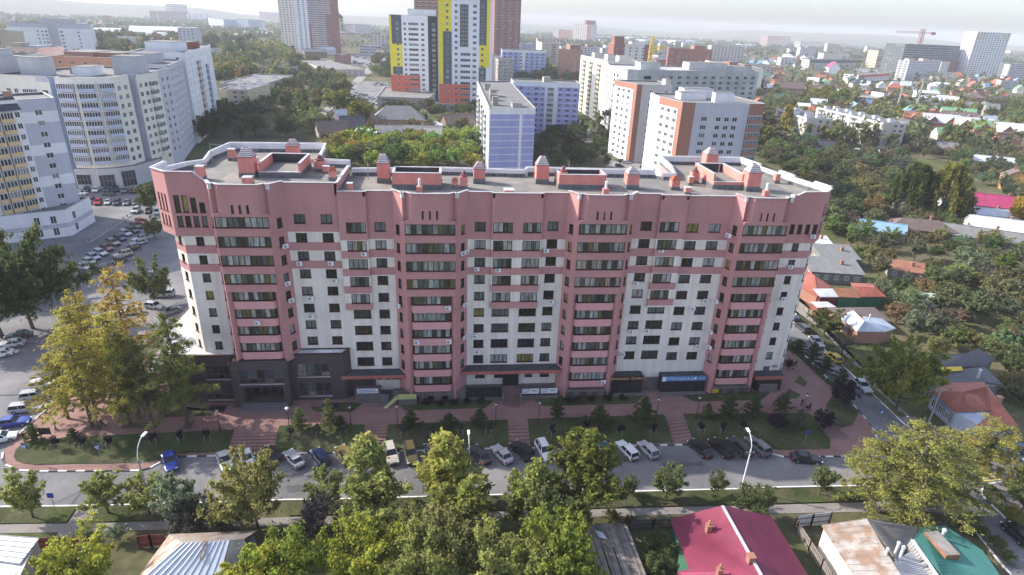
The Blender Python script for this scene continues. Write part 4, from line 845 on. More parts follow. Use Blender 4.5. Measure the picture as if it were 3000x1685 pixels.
# glazed shop floor wrapped round its foot
def sub_box(root, name, poly, z0, z1, m, top=None):
    mb = MB(); o = root.location; mb.prism([(p[0] - o.x, p[1] - o.y) for p in poly], z0, z1, 0, 1); return mb.build(name, [MATS[m], MATS[top or m]], root)
sub_box(L2, 'shop_floor', [(-131, 224.8), (-123, 225), (-117, 227.2), (-113, 231), (-109.8, 244), (-113, 246), (-131, 236)], 0, 7.2, 'w_grey', 'roof_grey')
for (x, y, a, w_, hh, z) in ((-128.3, 224.75, 0.03, 4.6, 3.6, 1.6), (-121, 225.65, 0.36, 4.8, 4.2, 0.8), (-115.1, 228.95, 0.76, 4.6, 5.6, 0.3), (-111.5, 237, 1.33, 9, 5.6, 0.3)):
    link('shop_window', winmesh(w_, hh, max(3, round(w_ / 1.1)), 2, 'metal_grey', 'glass', 0.08), L2, (x - L2.location.x, y - L2.location.y - 0.06, z), a)
tower('apartment_block', 'lilac grey recessed apartment block between two cream neighbours', [(-136, 277.5), (-114.5, 276.5), (-122.5, 312), (-142, 312)], 38.5, {1: dict(cols=[(5, 1.6, 1.5, 2), (11, 1.6, 1.5, 2), (17, 1.8, 1.5, 2), (23, 1.8, 1.5, 2), (30, 1.8, 1.5, 2)], rows=12, top=36.6, dz=3.0), 0: dict(cols=[(17, 1.6, 1.5, 2)], rows=12, top=36.6, dz=3.0)}, ['w_lilac'], extras=[('lift_house', -134, -126, 290, 302, 4, 'w_grey')])
tower('apartment_block', 'tall pale apartment block with pink and blue balcony strips', [(-145, 313), (-121.5, 313.5), (-131.5, 372), (-138.5, 397), (-160, 397)], 41.5, {0: dict(cols=[(20, 1.4, 1.5, 2)], rows=13, top=39.4, dz=3.0), 1: dict(cols=[(4, 1.3, 1.5, 2), (11, 1.3, 1.5, 2), (18, 1.3, 1.5, 2), (36, 1.3, 1.5, 2), (42, 1.3, 1.5, 2), (54, 1.4, 1.5, 2)], rows=13, top=39.4, dz=3.0, balc=[(27, 6, 'w_pink', 1, 12), (48.5, 4.5, 'w_bluepanel', 2, 12)], bdep=0.9), 2: dict(cols=[(6, 1.4, 1.5, 2), (14, 1.4, 1.5, 2), (21, 1.4, 1.5, 2)], rows=12, top=37, dz=3.0)}, ['w_white'], extras=[('lift_house', -142, -130, 322, 340, 4.5, 'w_white'), ('plant_room', -140, -134, 352, 368, 3.4, 'w_brickdark')])
tower('apartment_block', 'cream apartment block with paired small windows behind the yellow one', [(-182, 229), (-152.5, 233.5), (-153, 262), (-184, 262)], 42.5, {0: dict(cols=[(6, 2.4, 1.6, 4), (14, 1.2, 1.7, 1), (19, 1.2, 1.7, 1), (25, 1.6, 1.6, 2)], rows=11, top=39.5, dz=3.0), 1: dict(cols=[], rows=0, top=0, dz=3, mf=lambda u, z: 1 if z > 37 else 0, cuts=[37])}, ['w_cream', 'w_grey'], extras=[('lift_house', -160, -153.6, 236, 246, 3.0, 'w_grey')])
tower('brick_block', 'orange brick block with stepped roof rising behind the cream blocks', [(-172, 300), (-149, 297), (-142, 303), (-139, 326), (-172, 332)], 39.3, {0: dict(cols=ev(4, 23, 1.4, 1.5), rows=3, top=37.5, dz=3.2)}, ['w_brick2'], extras=[('roof_step', -170, -158, 306, 326, 2, 'w_brick2'), ('roof_step', -156, -146, 306, 322, 2, 'w_brick')])
tower('apartment_block', 'white nine storey slab with a tall grey recess on its face', [(-506, 812), (-466, 818), (-464, 822), (-457, 823), (-455, 819), (-423, 827), (-430, 850), (-510, 838)], 38.7, {0: dict(cols=[(30, 1.8, 2, 2), (34.5, 1.8, 2, 2), (38.5, 2.6, 2, 2)], rows=9, top=31, dz=4.0, mf=lambda u, z: 1 if z > 34 else 0, cuts=[34]), 1: dict(rows=0, top=0, dz=1, mf=lambda u, z: 2), 2: dict(rows=0, top=0, dz=1, mf=lambda u, z: 2), 4: dict(cols=[(3, 3, 2, 3), (20, 1.8, 2, 1)], rows=9, top=31, dz=4.0, mf=lambda u, z: 1 if z > 34 else 0, cuts=[34])}, ['w_white', 'w_lilac', 'w_grey'], extras=[('lift_house', -478, -442, 826, 836, 6, 'w_grey')])
tower('house_block', 'pinkish house with a glazed mansard and round attic window', [(-206, 326), (-192, 325), (-191, 345), (-207, 346)], 40.6, {0: dict(cols=ev(3, 14, 2.6, 1.8, 3), rows=3, top=39, dz=3.2)}, ['w_pink'], extras=[('turret', -205, -200, 328, 334, 2.4, 'w_tan'), ('glazed_attic', -199, -193, 327, 338, 1.2, 'w_bluegrey')])
tower('brick_block', 'small red brick block at the back of the cream roofs', [(-228, 322), (-208, 324), (-209, 342), (-230, 342)], 39.6, {0: dict(cols=ev(4, 22, 1.6, 1.6), rows=4, top=37, dz=3)}, ['w_brick'])
tower('apartment_block', 'weathered beige block showing one blank side beyond the lilac roofs', [(-306, 424), (-267, 430), (-269, 446), (-308, 440)], 43.5, {0: dict(cols=ev(5, 36, 1.8, 1.6), rows=4, top=41, dz=3.2)}, ['w_tan'])
# --- centre: the yellow, slate and coral towers on their podium
def my1(u, z):
    if u < 1.6 and z > 19.5: return 1
    if u < 9.2 and z > 19.5: return 1 if 25.3 < z < 41.6 else 2
    if z < 19.2 and u < 22.5: return 4
    if u < 29: return 0
    return 3
tower('tower_block', 'shorter yellow, slate and white tower with a coral foot', [(-44, 505), (-7.5, 505), (-7.5, 526), (-44, 526)], 62, {0: dict(cols=[(6, 1.8, 1.9, 2), (11.6, 1.8, 1.9, 2), (18, 7.4, 1.9, 6), (25, 2.4, 1.9, 3), (33.3, 2.4, 1.9, 3)], rows=15, top=57, dz=3.65, mf=my1, uc=[1.6, 9.2, 22.5, 29], cuts=[19.2, 19.5, 25.3, 41.6]), 3: dict(cols=ev(2, 21, 1.8, 1.9), rows=10, top=55, dz=3.65, mf=lambda u, z: 0 if z > 19 else 4, cuts=[19])}, ['w_white', 'w_vivid', 'w_slate', 'w_black', 'w_coral'], extras=[('roof_terrace', -30, -9, 508, 522, 5, 'w_white')])
def my2(u, z):
    if z < 18.2: return 4 if u < 22 else (0 if u < 28 else 4)
    if u < 3: return 1
    if u < 9: return 1 if z > 52.6 else 2
    if u < 28: return 0
    if u < 33: return 1 if 30 < z < 44.5 else 2
    if u < 35.3: return 1 if z > 30 else 0
    return 0
tower('tower_block', 'taller yellow, slate and white tower with a glass stair strip', [(-6.2, 454), (31, 452), (31, 474), (-6.2, 476)], 78, {0: dict(cols=[(6, 1.8, 1.9, 2), (12, 2.0, 1.9, 2), (24.8, 2.6, 1.9, 3), (30.3, 1.8, 1.9, 2), (18.5, 7.0, 1.9, 6)], rows=18, top=70, dz=3.85, mf=my2, uc=[3, 9, 22, 28, 33, 35.3], cuts=[18.2, 52.6, 30, 44.5], skip=lambda c, r: c == 4 and r < 8)}, ['w_white', 'w_vivid', 'w_slate', 'w_black', 'w_coral'])
YT = [o for o in COL.objects if o.get('label', '').startswith('taller yellow')][0]
m = MB(); m.box(-YT.location.x - 6.2 + 14.6, -YT.location.x - 6.2 + 22.4, 452.9 - YT.location.y, 453.4 - YT.location.y, 43, 70, 0)
for i in range(7): x = -YT.location.x - 6.2 + 14.6 + 1.3 * i; m.box(x - .06, x + .06, 452.84 - YT.location.y, 452.9 - YT.location.y, 43, 70, 1)
for j in range(12): z = 43 + 2.45 * j; m.box(-YT.location.x + 8.4, -YT.location.x + 16.2, 452.85 - YT.location.y, 452.89 - YT.location.y, z - .06, z + .06, 1)
m.build('glass_stair', [MATS['glass'], MATS['frame_white']], YT)
tower('podium', 'taupe flat roofed podium below the shorter yellow tower', [(-51, 462), (-15, 458), (-10, 500), (-52, 530)], 7.5, {0: dict(cols=[(10, 13, 1.6, 9), (12, 10, 2.4, 6)], rows=2, top=6.0, dz=3.0, skip=lambda c, r: c != r)}, ['w_taupe'], roof='roof_grey')
tower('podium', 'taupe flat roofed podium below the taller yellow tower', [(-12.5, 446), (32, 447), (32, 470), (-13, 452)], 5.5, {0: dict(cols=ev(7, 44, 3, 2.6, 3), rows=1, top=3.9, dz=3)}, ['w_taupe'], roof='roof_grey')
# --- far towers
def mst(u, z): return 1 if (z % 3.3) < 1.6 or (u < 26 and z < 45) or (u > 50 and z < 60) else 0
tower('tower_block', 'tall tower with red and grey horizontal stripes', [(-250, 1117), (-191, 1112), (-184, 1150), (-250, 1150)], 104, {0: dict(cols=[(8, 4, 1.8, 4), (16, 3, 1.8, 3), (29, 6, 1.8, 4), (41, 8, 1.8, 5), (53, 4, 1.8, 3)], rows=30, top=101, dz=3.3, uc=[22, 26, 50], mf=lambda u, z: 2 if u < 22 else mst(u, z), cuts=[3.3 * k for k in range(32)] + [3.3 * k + 1.6 for k in range(32)]), 1: dict(cols=[], rows=0, top=1, dz=1, mf=lambda u, z: 1)}, ['w_grey', 'w_brickdark', 'w_white'], wallname='wall')
tower('tower_block', 'slim white wing standing left of the striped tower', [(-280, 1140), (-251, 1136), (-251, 1170), (-280, 1170)], 102, {0: dict(cols=ev(5, 29, 3, 1.8, 3), rows=26, top=99, dz=3.7)}, ['w_cream'])
tower('tower_block', 'dark brick tower with rows of cream balcony squares', [(58, 820), (91, 823), (91, 858), (58, 856)], 96, {0: dict(cols=ev(7, 34, 2.6, 1.8, 3, 1.5), rows=28, top=94, dz=3.2, mf=lambda u, z: 1 if (int(u / 4.4) % 2 == 0 and (z % 3.2) < 1.0) else 0, cuts=[c for k in range(31) for c in (3.2 * k, 3.2 * k + 1.0)])}, ['w_brickdark', 'w_tan'])
tower('tower_block', 'brick tower with light floor bands half hidden behind the yellow towers', [(-34, 690), (-9, 690), (-9, 720), (-34, 720)], 79, {0: dict(cols=ev(4, 25, 4, 1.8, 3), rows=8, top=76, dz=3.6, mf=lambda u, z: 1 if (z % 3.6) < 0.7 else 0, cuts=[c for k in range(25) for c in (3.6 * k, 3.6 * k + .7)])}, ['w_brick', 'w_tan'])
# --- lavender panel blocks
def mlav(u, z): return 1 if (z > 25.2 or (z % 2.85) < 0.28) else 0
lavc = [25.2] + [c for k in range(10) for c in (2.85 * k, 2.85 * k + .28)]
LV = tower('panel_block', 'lavender panel block turning a windowless end wall to the pink roofs', [(16.7, 254.4), (36.2, 257.5), (37, 366), (37.5, 382), (17.2, 374)], 27.6, {0: dict(rows=0, top=0, dz=1, mf=lambda u, z: 1 if (z > 25.0 or (z % 2.85) < 0.3 or u < 0.5 or 13 < u < 14.2) else 0, uc=[.5, 13, 14.2], cuts=lavc), 4: dict(cols=[(L_, 1.8, 1.5, 2) for L_ in (6, 14, 30, 46, 58, 74, 90, 106, 114)], rows=9, top=25.2, dz=2.85, balc=[(22, 5, 'w_white', 1, 9), (38, 5, 'w_grime', 1, 9), (66, 5, 'w_white', 1, 9), (82, 5, 'w_grime', 1, 9), (98, 5, 'w_white', 1, 9)], mf=lambda u, z: 1)}, ['w_lavender', 'w_white'], extras=[('roof_shaft', 19, 21.5, 268, 272, 3.4, 'w_grime'), ('roof_shaft', 19, 22, 285, 290, 2.6, 'w_grime'), ('roof_shaft', 20, 23, 300, 308, 3.2, 'w_grime'), ('roof_shaft', 27, 31, 262, 270, 1.8, 'w_grime'), ('roof_shaft', 19, 22, 330, 336, 3, 'w_grime')])
tower('panel_block', 'lavender panel block facing front with a grey column of small balconies', [(37.5, 364), (76, 361), (77.5, 381), (37.8, 383)], 29, {0: dict(cols=[(4.5, 1.9, 1.6, 2), (9, 1.6, 1.6, 2), (13.5, 2.2, 1.6, 2), (17.2, 1.6, 1.6, 2), (27.5, 1.6, 1.6, 2), (32, 2.4, 1.6, 3), (36.3, 1.8, 1.6, 2)], rows=9, top=26.2, dz=2.95, mf=lambda u, z: 1 if (z > 26.6 or 18.6 < u < 26 or (z % 2.95) < 0.25) else 0, uc=[18.6, 26], cuts=[26.6] + [c for k in range(10) for c in (2.95 * k, 2.95 * k + .25)], balc=[(21.8, 3.6, 'w_grey', 0, 9)], bdep=0.5)}, ['w_lavender', 'w_white'], extras=[('lift_house', 56, 60, 370, 376, 2.8, 'w_tan')])
tower('panel_block', 'distant lavender panel block with pale balcony columns', [(58, 692), (107, 700), (107, 716), (58, 708)], 33, {0: dict(cols=ev(8, 49, 2.6, 1.8, 2), rows=9, top=30, dz=3.3, mf=lambda u, z: 1 if (20 < u < 27 or (z % 3.3) < .4 or z > 30.5) else 0, cuts=[30.5] + [c for k in range(10) for c in (3.3 * k, 3.3 * k + .4)])}, ['w_lavender', 'w_white'])
tower('panel_block', 'grimy five storey panel block with cluttered balconies on its bright side', [(50, 640), (66, 650), (66, 720), (44, 716)], 26, {0: dict(cols=ev(3, 18, 2.6, 1.7, 3), rows=7, top=23.5, dz=3.2), 3: dict(cols=ev(10, 76, 2.8, 1.8, 3), rows=7, top=23.5, dz=3.2)}, ['w_grime'], extras=[('roof_shaft', 48, 51, 660, 663, 2.5, 'w_beige'), ('roof_shaft', 48, 51, 675, 678, 2.5, 'w_beige'), ('roof_shaft', 48, 51, 690, 693, 2.5, 'w_beige')])
# --- right of centre
def mb1(u, z): return 1 if u < 3.0 else 0
tower('apartment_block', 'beige block with a brick red corner strip and one column of windows', [(81.5, 306), (86.5, 284.5), (103.5, 285.5), (104.5, 310)], 36, {0: dict(cols=[(5, 2.6, 1.5, 3), (10, 2.0, 1.5, 2), (15, 2.6, 1.5, 3)], rows=11, top=33, dz=2.95, uc=[19], mf=lambda u, z: 1 if (u > 19 or z > 33.5) else 2, cuts=[33.5]), 1: dict(cols=[(7.2, 1.6, 1.4, 2), (14.6, 1.3, 1.4, 2)], rows=11, top=33.5, dz=2.95, uc=[2.6], mf=lambda u, z: 1 if u < 2.6 else 0)}, ['w_beige', 'w_brick', 'w_white'], extras=[('roof_wall', 100.6, 103.4, 287, 292, 3, 'w_beige')])
tower('apartment_block', 'grey white block with brick red corner strips and white window frames', [(80.5, 234), (83.8, 218), (88.5, 217.6), (107, 217.8), (116, 220.5), (115, 246), (82, 250)], 36, {0: dict(cols=[(3.2, 2.4, 1.5, 3), (7.5, 2.4, 1.5, 3), (12, 2.4, 1.5, 3)], rows=11, top=32.8, dz=2.95, uc=[13.6], mf=lambda u, z: 1 if (z > 33.4 or u > 13.6) else 2, cuts=[33.4]), 1: dict(rows=0, top=0, dz=1, mf=lambda u, z: 1), 2: dict(cols=[(4, 2.3, 1.6, 3), (9.4, 1.9, 1.6, 2), (12.6, 1.9, 1.6, 2), (15.7, 1.9, 1.6, 2)], rows=10, top=31.2, dz=2.95), 3: dict(cols=[], rows=10, top=31.6, dz=2.95, balc=[(5.8, 6.4, 'w_brick', 0, 10)], bdep=0.5, uc=[2.4], mf=lambda u, z: 1 if u > 2.4 else 0)}, ['w_lilac', 'w_brick', 'w_white'], extras=[('roof_wall', 99, 106.5, 226, 229, 3.4, 'w_white'), ('roof_wall', 88, 98, 232, 238, 2.6, 'w_white'), ('roof_wall', 92, 104, 240, 246, 3.4, 'w_white')])
tower('apartment_block', 'sunlit pale yellow block with columns of enclosed loggias', [(101.5, 402), (126, 406), (126, 486), (104, 486), (99.5, 478)], 39.5, {4: dict(cols=[], rows=12, top=36.5, dz=3.05, balc=[(14, 7, 'w_paleyellow', 0, 12), (34, 7, 'w_paleyellow', 0, 12), (56, 7, 'w_paleyellow', 0, 12)], mf=lambda u, z: 1 if int(u / 10) % 2 == 0 else 0), 3: dict(cols=ev(2, 9, 2.4, 1.6, 2), rows=12, top=36.5, dz=3.05, mf=lambda u, z: 1)}, ['w_cream', 'w_sun'], extras=[('lift_house', 108, 113, 430, 440, 3.4, 'w_cream'), ('lift_house', 110, 118, 408, 416, 3.8, 'w_cream'), ('lift_house', 106, 112, 462, 470, 3, 'w_cream')])
GU = tower('building_shell', 'unfinished grey concrete shell with empty window openings and rounded corner', [(101, 401), (97.6, 372), (98.3, 360), (101.5, 354.5), (107, 352.5), (120, 356), (190, 376), (190, 404)], 38, {0: dict(cols=ev(4, 29, 2.2, 1.8, 1), rows=12, top=35, dz=3.0), 1: dict(cols=ev(2, 12, 2.4, 2.0, 1), rows=12, top=35, dz=3.0), 4: dict(cols=[(6.5, 5, 2.2, 1)], rows=12, top=35, dz=3.0), 5: dict(cols=ev(12, 72, 2.6, 1.9, 3), rows=12, top=35, dz=3.0)}, ['w_concrete'], roof='w_concrete', extras=[('roof_core', 112, 124, 366, 378, 4, 'w_concrete'), ('roof_core', 146, 170, 378, 390, 4.2, 'w_concrete'), ('roof_core', 172, 188, 382, 396, 2.5, 'w_concrete')])
tower('brick_block', 'narrow nine storey brick block with a pitched roof end', [(121.6, 706), (138, 700), (158, 752), (142, 760)], 35, {0: dict(cols=[], rows=0, top=0, dz=1), 1: dict(cols=[(8, 3, 1.8, 2), (20, 5, 1.8, 4), (34, 3, 1.8, 2)], rows=9, top=32, dz=3.4)}, ['w_brick2'], extras=[('roof_gable', 136, 148, 716, 740, 5, 'w_brick')])
tower('apartment_block', 'tan slab with a dark balcony strip beyond the lavender roofs', [(152, 1044), (181, 1054), (190, 1100), (152, 1100)], 32, {0: dict(cols=[(22, 8, 2, 5)], rows=8, top=29, dz=3.5)}, ['w_tan'])
tower('apartment_block', 'cream block with brick red window bays at the edge of the gardens', [(316, 768), (302, 660), (300, 634), (322, 628), (348, 770)], 26, {0: dict(cols=[(16, 3, 1.7, 3), (44, 3, 1.7, 3), (72, 3, 1.7, 3), (100, 3, 1.7, 3)], rows=7, top=23.4, dz=3.2, mf=lambda u, z: 1 if 28 < u < 56 or 84 < u < 106 else 0), 1: dict(cols=ev(4, 26, 2, 1.7, 2), rows=7, top=23.4, dz=3.2, mf=lambda u, z: 1 if 9 < u < 18 else 0)}, ['w_cream', 'w_brick'], extras=[('roof_wall', 306, 314, 640, 648, 3, 'w_brick'), ('roof_wall', 312, 322, 690, 704, 3, 'w_brick')])
tower('brick_block', 'dark red gabled brick block behind the grey shell', [(300, 860), (352, 836), (366, 870), (310, 895)], 36, {0: dict(cols=ev(6, 57, 3, 2, 3), rows=6, top=31, dz=4)}, ['w_brickdark'], extras=[('roof_wall', 330, 346, 846, 860, 5, 'w_brick')])
tower('brick_block', 'red brick block with a slanted corner tower behind the crane', [(213, 820), (268, 830), (268, 860), (213, 850)], 40, {0: dict(cols=ev(6, 56, 3, 2, 3), rows=5, top=36, dz=4, mf=lambda u, z: 0 if u < 16 or u > 44 else 1)}, ['w_brickdark', 'w_cream'], extras=[('roof_wall', 213.5, 226, 822, 836, 9, 'w_brickdark'), ('roof_wall', 240, 262, 836, 850, 3, 'w_white')])

# --- far buildings located from where their foot meets the ground
def pblock(name, label, reg, bl, br, top, dep, mats, rows=0, cols=0, ww=2.4, wh=1.9, mf=None, cuts=(), left=True, roof='roof_grey', extras=None, group=None, dz=None, zb=0.0, hh=None, right=False):
    a = GZ(*Q(reg[0], reg[1], [bl])[0], zb); b = GZ(*Q(reg[0], reg[1], [br])[0], zb)
    h = hh or PY(*Q(reg[0], reg[1], [top])[0], a.y).z
    d = Vector((b.x - a.x, b.y - a.y, 0)); L = d.length; d /= L; n = Vector((-d.y, d.x, 0)) * dep
    poly = [(a.x, a.y), (b.x, b.y), (b.x + n.x, b.y + n.y), (a.x + n.x, a.y + n.y)]
    z = dz or (h - 1.5) / max(rows, 1); sp = {}
    if rows: sp[0] = dict(cols=ev(cols, L, ww, min(wh, z * .6), max(2, round(ww / 1.0)), 1.0), rows=rows, top=h - 1.2, dz=z, cuts=cuts, uc=[u for u in (8, 12, 14, 20, 24, 25, 36, 45, 50, 52, 60) if u < L], **({'mf': mf} if mf else {}))
    elif mf: sp[0] = dict(rows=0, top=0, dz=1, mf=mf, cuts=cuts)
    ncl = max(1, min(6, int(dep / 6)))
    if rows and left: sp[3] = dict(cols=ev(ncl, dep, ww, min(wh, z * .6), 2, 1.0), rows=rows, top=h - 1.2, dz=z)
    if rows and right: sp[1] = dict(cols=ev(ncl, dep, ww, min(wh, z * .6), 2, 1.0), rows=rows, top=h - 1.2, dz=z)
    ex = []
    for (nm, u0, u1, v0, v1, eh, em) in (extras or []):
        p = a + d * (L * (u0 + u1) / 2) + n * ((v0 + v1) / 2); hw = L * (u1 - u0) / 2; hd = dep * (v1 - v0) / 2; ex.append((nm, p.x - hw, p.x + hw, p.y - hd, p.y + hd, eh, em))
    return tower(name, label, poly, h, sp, mats, zb, roof, ex, group=group)
R4 = (2250, 0); R3 = (1500, 0); R2 = (750, 0); R1 = (0, 0)
pblock('tower_block', 'tall white tower standing apart on the far right with a pale grid facade', R4, (1962,785), (2292,795), (2090,320), 26, ['w_white', 'w_cream', 'w_white'], 22, 11, 2.6, 1.9, lambda u, z: 1 if (z > 62 or z < 20) and not 20 < u < 52 else (2 if 20 < u < 52 and z < 66 else 0), [62, 20, 66])
pblock('building_shell', 'unfinished dark concrete tower with scaffold-like open floors', R4, (1300,765), (1845,775), (1330,440), 40, ['w_slate', 'w_brickdark', 'w_grey'], 14, 20, 3.0, 2.0, lambda u, z: 1 if z < 26 and int(u / 16) % 3 != 1 else (2 if (z % 3.6) < 0.5 else 0), [26] + [c for k in range(16) for c in (3.6 * k, 3.6 * k + .5)])
pblock('apartment_block', 'grey nine storey block with white end wall in front of the dark shell', R4, (1370,812), (1690,800), (1400,610), 16, ['w_grey', 'w_white'], 8, 12, 3.5, 1.6, lambda u, z: 1 if z % 3.4 < .6 else 0, [c for k in range(10) for c in (3.4 * k, 3.4 * k + .6)], extras=[('lift_house', .1, .18, .2, .8, 3, 'w_pink'), ('lift_house', .55, .65, .2, .8, 3, 'w_pink')])
pblock('apartment_block', 'cream and brick red block beside the grey nine storey one', R4, (1700,790), (1930,770), (1720,620), 18, ['w_cream', 'w_brickdark'], 7, 6, 3, 1.8, lambda u, z: 1 if u > 45 and z > 9 else 0, [9])
pblock('apartment_block', 'small block with salmon end bay below the grey nine storey one', R4, (1530,800), (1740,815), (1560,715), 14, ['w_grey', 'w_pink'], 5, 5, 2.6, 1.6, lambda u, z: 1 if u < 12 else 0)
pblock('apartment_block', 'pale low block with a balcony front near the far tower', R4, (1700,850), (1890,840), (1720,775), 12, ['w_beige'], 4, 5)
pblock('apartment_block', 'grey five storey slab among trees at the far right', R4, (2320,900), (2500,910), (2330,810), 14, ['w_grey'], 5, 7)
pblock('apartment_block', 'blue white block with round topped roof at the right edge', R4, (2400,795), (2600,805), (2410,650), 22, ['w_lilac', 'w_white'], 6, 8)
pblock('apartment_block', 'dark glazed block left of the blue white one', R4, (2290,765), (2390,780), (2300,630), 22, ['w_slate'], 6, 4)
pblock('apartment_block', 'cream seven storey block with tan and red bands', R4, (1070,685), (1240,690), (1100,510), 30, ['w_tan', 'w_brick2', 'w_cream'], 7, 7, 3, 2, lambda u, z: 1 if 14 < z < 22 else 0, [14, 22])
pblock('apartment_block', 'five storey block under a long dark mansard roof', R4, (400,705), (920,700), (400,600), 16, ['w_beige', 'w_slate'], 4, 16, 3.0, 1.7, lambda u, z: 1 if z > 12 else 0, [12])
pblock('school', 'long pale two storey school with a raised end', R4, (880,1075), (1105,1095), (890,960), 22, ['w_cream', 'w_beige'], 2, 9, 2.8, 2.2, right=True, extras=[('raised_hall', .78, 1.0, .1, .9, 4, 'w_beige')])
pblock('shop_hall', 'red and white two storey shop hall with a long window band', R4, (895,830), (1215,805), (905,755), 20, ['w_white', 'w_coral'], 2, 9, 4, 1.6, lambda u, z: 1 if z > 6 else 0, [6])
pblock('office_block', 'grey flat office block above the shop hall', R4, (870,745), (1090,760), (880,690), 26, ['w_grey'], 2, 6)
pblock('apartment_block', 'far reddish slab on the skyline beyond the river meadows', R4, (-20,475), (212,475), (10,360), 30, ['w_pink', 'w_tan'], 8, 9, 5, 3)
for i, (x0, x1, tp, mm) in enumerate([(312, 420, 418, 'w_cream'), (425, 580, 425, 'w_cream'), (600, 720, 440, 'w_pink'), (725, 850, 448, 'w_beige'), (860, 970, 455, 'w_cream')]):
    pblock('apartment_block', ['far cream slab first in the row on the skyline', 'far cream slab second in the row on the skyline', 'far pinkish slab in the skyline row', 'far beige slab in the skyline row', 'far low cream slab ending the skyline row'][i], R4, (x0, 492), (x1, 492), (x0, tp), 25, [mm], 5, 5, 5, 3)
pblock('apartment_block', 'far red block pair at the right edge of the skyline', R4, (2430,560), (2576,565), (2440,510), 30, ['w_pink'], 4, 5, 5, 3)
pblock('apartment_block', 'white slab and lower storey hidden among trees mid right', R4, (550,600), (810,610), (560,535), 30, ['w_beige'], 3, 10)
# khrushchev slabs on the right: roofs read at 15 m
def slab(label, reg, c0, c1, L, z, sp_side, mats):
    """c0-c1: roof corners of the short end facing the camera (left, right), long side runs back from c0 for L metres"""
    a = GZ(*Q(reg[0], reg[1], [c0])[0], z); b = GZ(*Q(reg[0], reg[1], [c1])[0], z); d = Vector((b.x - a.x, b.y - a.y, 0)); W_ = d.length; d /= W_; n = Vector((-d.y, d.x, 0)) * L
    poly = [(a.x, a.y), (b.x, b.y), (b.x + n.x, b.y + n.y), (a.x + n.x, a.y + n.y)]
    ex = []
    for i in range(max(2, int(L / 12))):
        t = (i + .6) / max(2, int(L / 12))
        for s in (.28, .72): p = a + d * (W_ * s) + n * t; ex.append(('roof_vent', p.x - 1.6, p.x + 1.6, p.y - 1.0, p.y + 1.0, 2.0, 'w_white'))
    return tower('five_storey_slab', label, poly, z, {0: dict(cols=[(W_ * .55, 2, 1.5, 2), (W_ * .82, 2, 1.5, 2)], rows=5, top=z - 1.0, dz=2.75), 3: sp_side(L)}, mats, 0, 'roof_grey', ex, group=None)
side = lambda L: dict(cols=[(u, 2.0, 1.5, 2) for u in [3.5 + 6 * i for i in range(int((L - 4) / 6) + 1)]], rows=5, top=14, dz=2.75, balc=[(6.5 + 12 * i, 2.8, 'w_white' if i % 2 else 'w_grime', 0, 4) for i in range(int((L - 5) / 12))], bdep=0.9)
slab('grey five storey slab with paired white roof vents behind the pear trees', R4, (395,1190), (655,1200), 45, 15, side, ['w_beige'])
slab('longer grey five storey slab with many white roof vents and boxed balconies', R4, (1165,1237), (1400,1243), 70, 15, side, ['w_beige'])
slab('beige five storey slab with a blank weathered end by the long cream block', R1, (2205,895), (2480,905), 40, 16, side, ['w_tan'])
pblock('five_storey_slab', 'long low grey slab stretching behind the poplars', R2, (-130,760), (412,770), (0,675), 13, ['w_grime', 'w_bluepanel'], 4, 18, 2.4, 1.6)
slab('low grey slab seen from above with chimney rows on its roof', R2, (60,850), (372,755), 30, 12, lambda L: dict(cols=[], rows=0, top=0, dz=1), ['w_grime'])
# classical house with pediment
CL = pblock('old_house', 'old four storey house with a pedimented hip roof and balconies', R2, (400,660), (732,765), (590,610), 40, ['w_beige'], 4, 8, 2.0, 2.0, right=True)
pblock('brick_block', 'low brick service building beside the parked cars', R2, (790,640), (892,645), (800,545), 24, ['w_brick'], 3, 3)
pblock('office_block', 'long low grey office with ribbon windows on the square', R2, (1050,552), (1262,560), (1045,455), 40, ['w_grey', 'w_lilac'], 3, 6, 8, 2.0)
pblock('office_block', 'blank dark red box above the grey office', R2, (1150,450), (1292,455), (1152,350), 40, ['w_brickdark'])
pblock('office_block', 'low grey end of the square with shop canopies', R2, (1265,560), (1345,565), (1268,440), 30, ['w_grime'], 3, 3, 3, 2)
pblock('apartment_block', 'pale slab with a bright end wall beyond the church', R2, (985,375), (1160,372), (975,245), 40, ['w_beige', 'w_white'], 6, 8, 5, 3, lambda u, z: 1 if u < 12 else 0)
pblock('apartment_block', 'hazy cream blocks at the left of the striped tower', R2, (120,220), (258,222), (180,125), 60, ['w_pink'], 6, 6, 6, 4)
pblock('apartment_block', 'far brown slab on the left skyline', R1, (1590,205), (1910,208), (1600,112), 40, ['w_brickdark', 'w_beige'], 6, 12, 6, 4, lambda u, z: 1 if u < 8 else 0)
pblock('apartment_block', 'far taller cream block above the brown slab', R1, (1748,205), (1905,208), (1750,42), 40, ['w_beige'], 8, 8, 6, 4)
pblock('apartment_block', 'far white slab with dark gaps on the left skyline', R1, (1885,208), (2120,215), (1890,140), 40, ['w_white'], 4, 4, 8, 4)
pblock('apartment_block', 'blue grey five storey block with white stair end, nearer the yellow trees', R1, (2110,285), (2262,300), (2110,185), 60, ['w_bluegrey', 'w_white'], 5, 5, 5, 3, lambda u, z: 1 if u < 25 else 0)
pblock('apartment_block', 'blue grey five storey block with white stair end, farther right', R1, (2335,300), (2510,310), (2335,190), 60, ['w_bluegrey', 'w_white'], 5, 5, 5, 3, lambda u, z: 1 if u < 25 else 0)
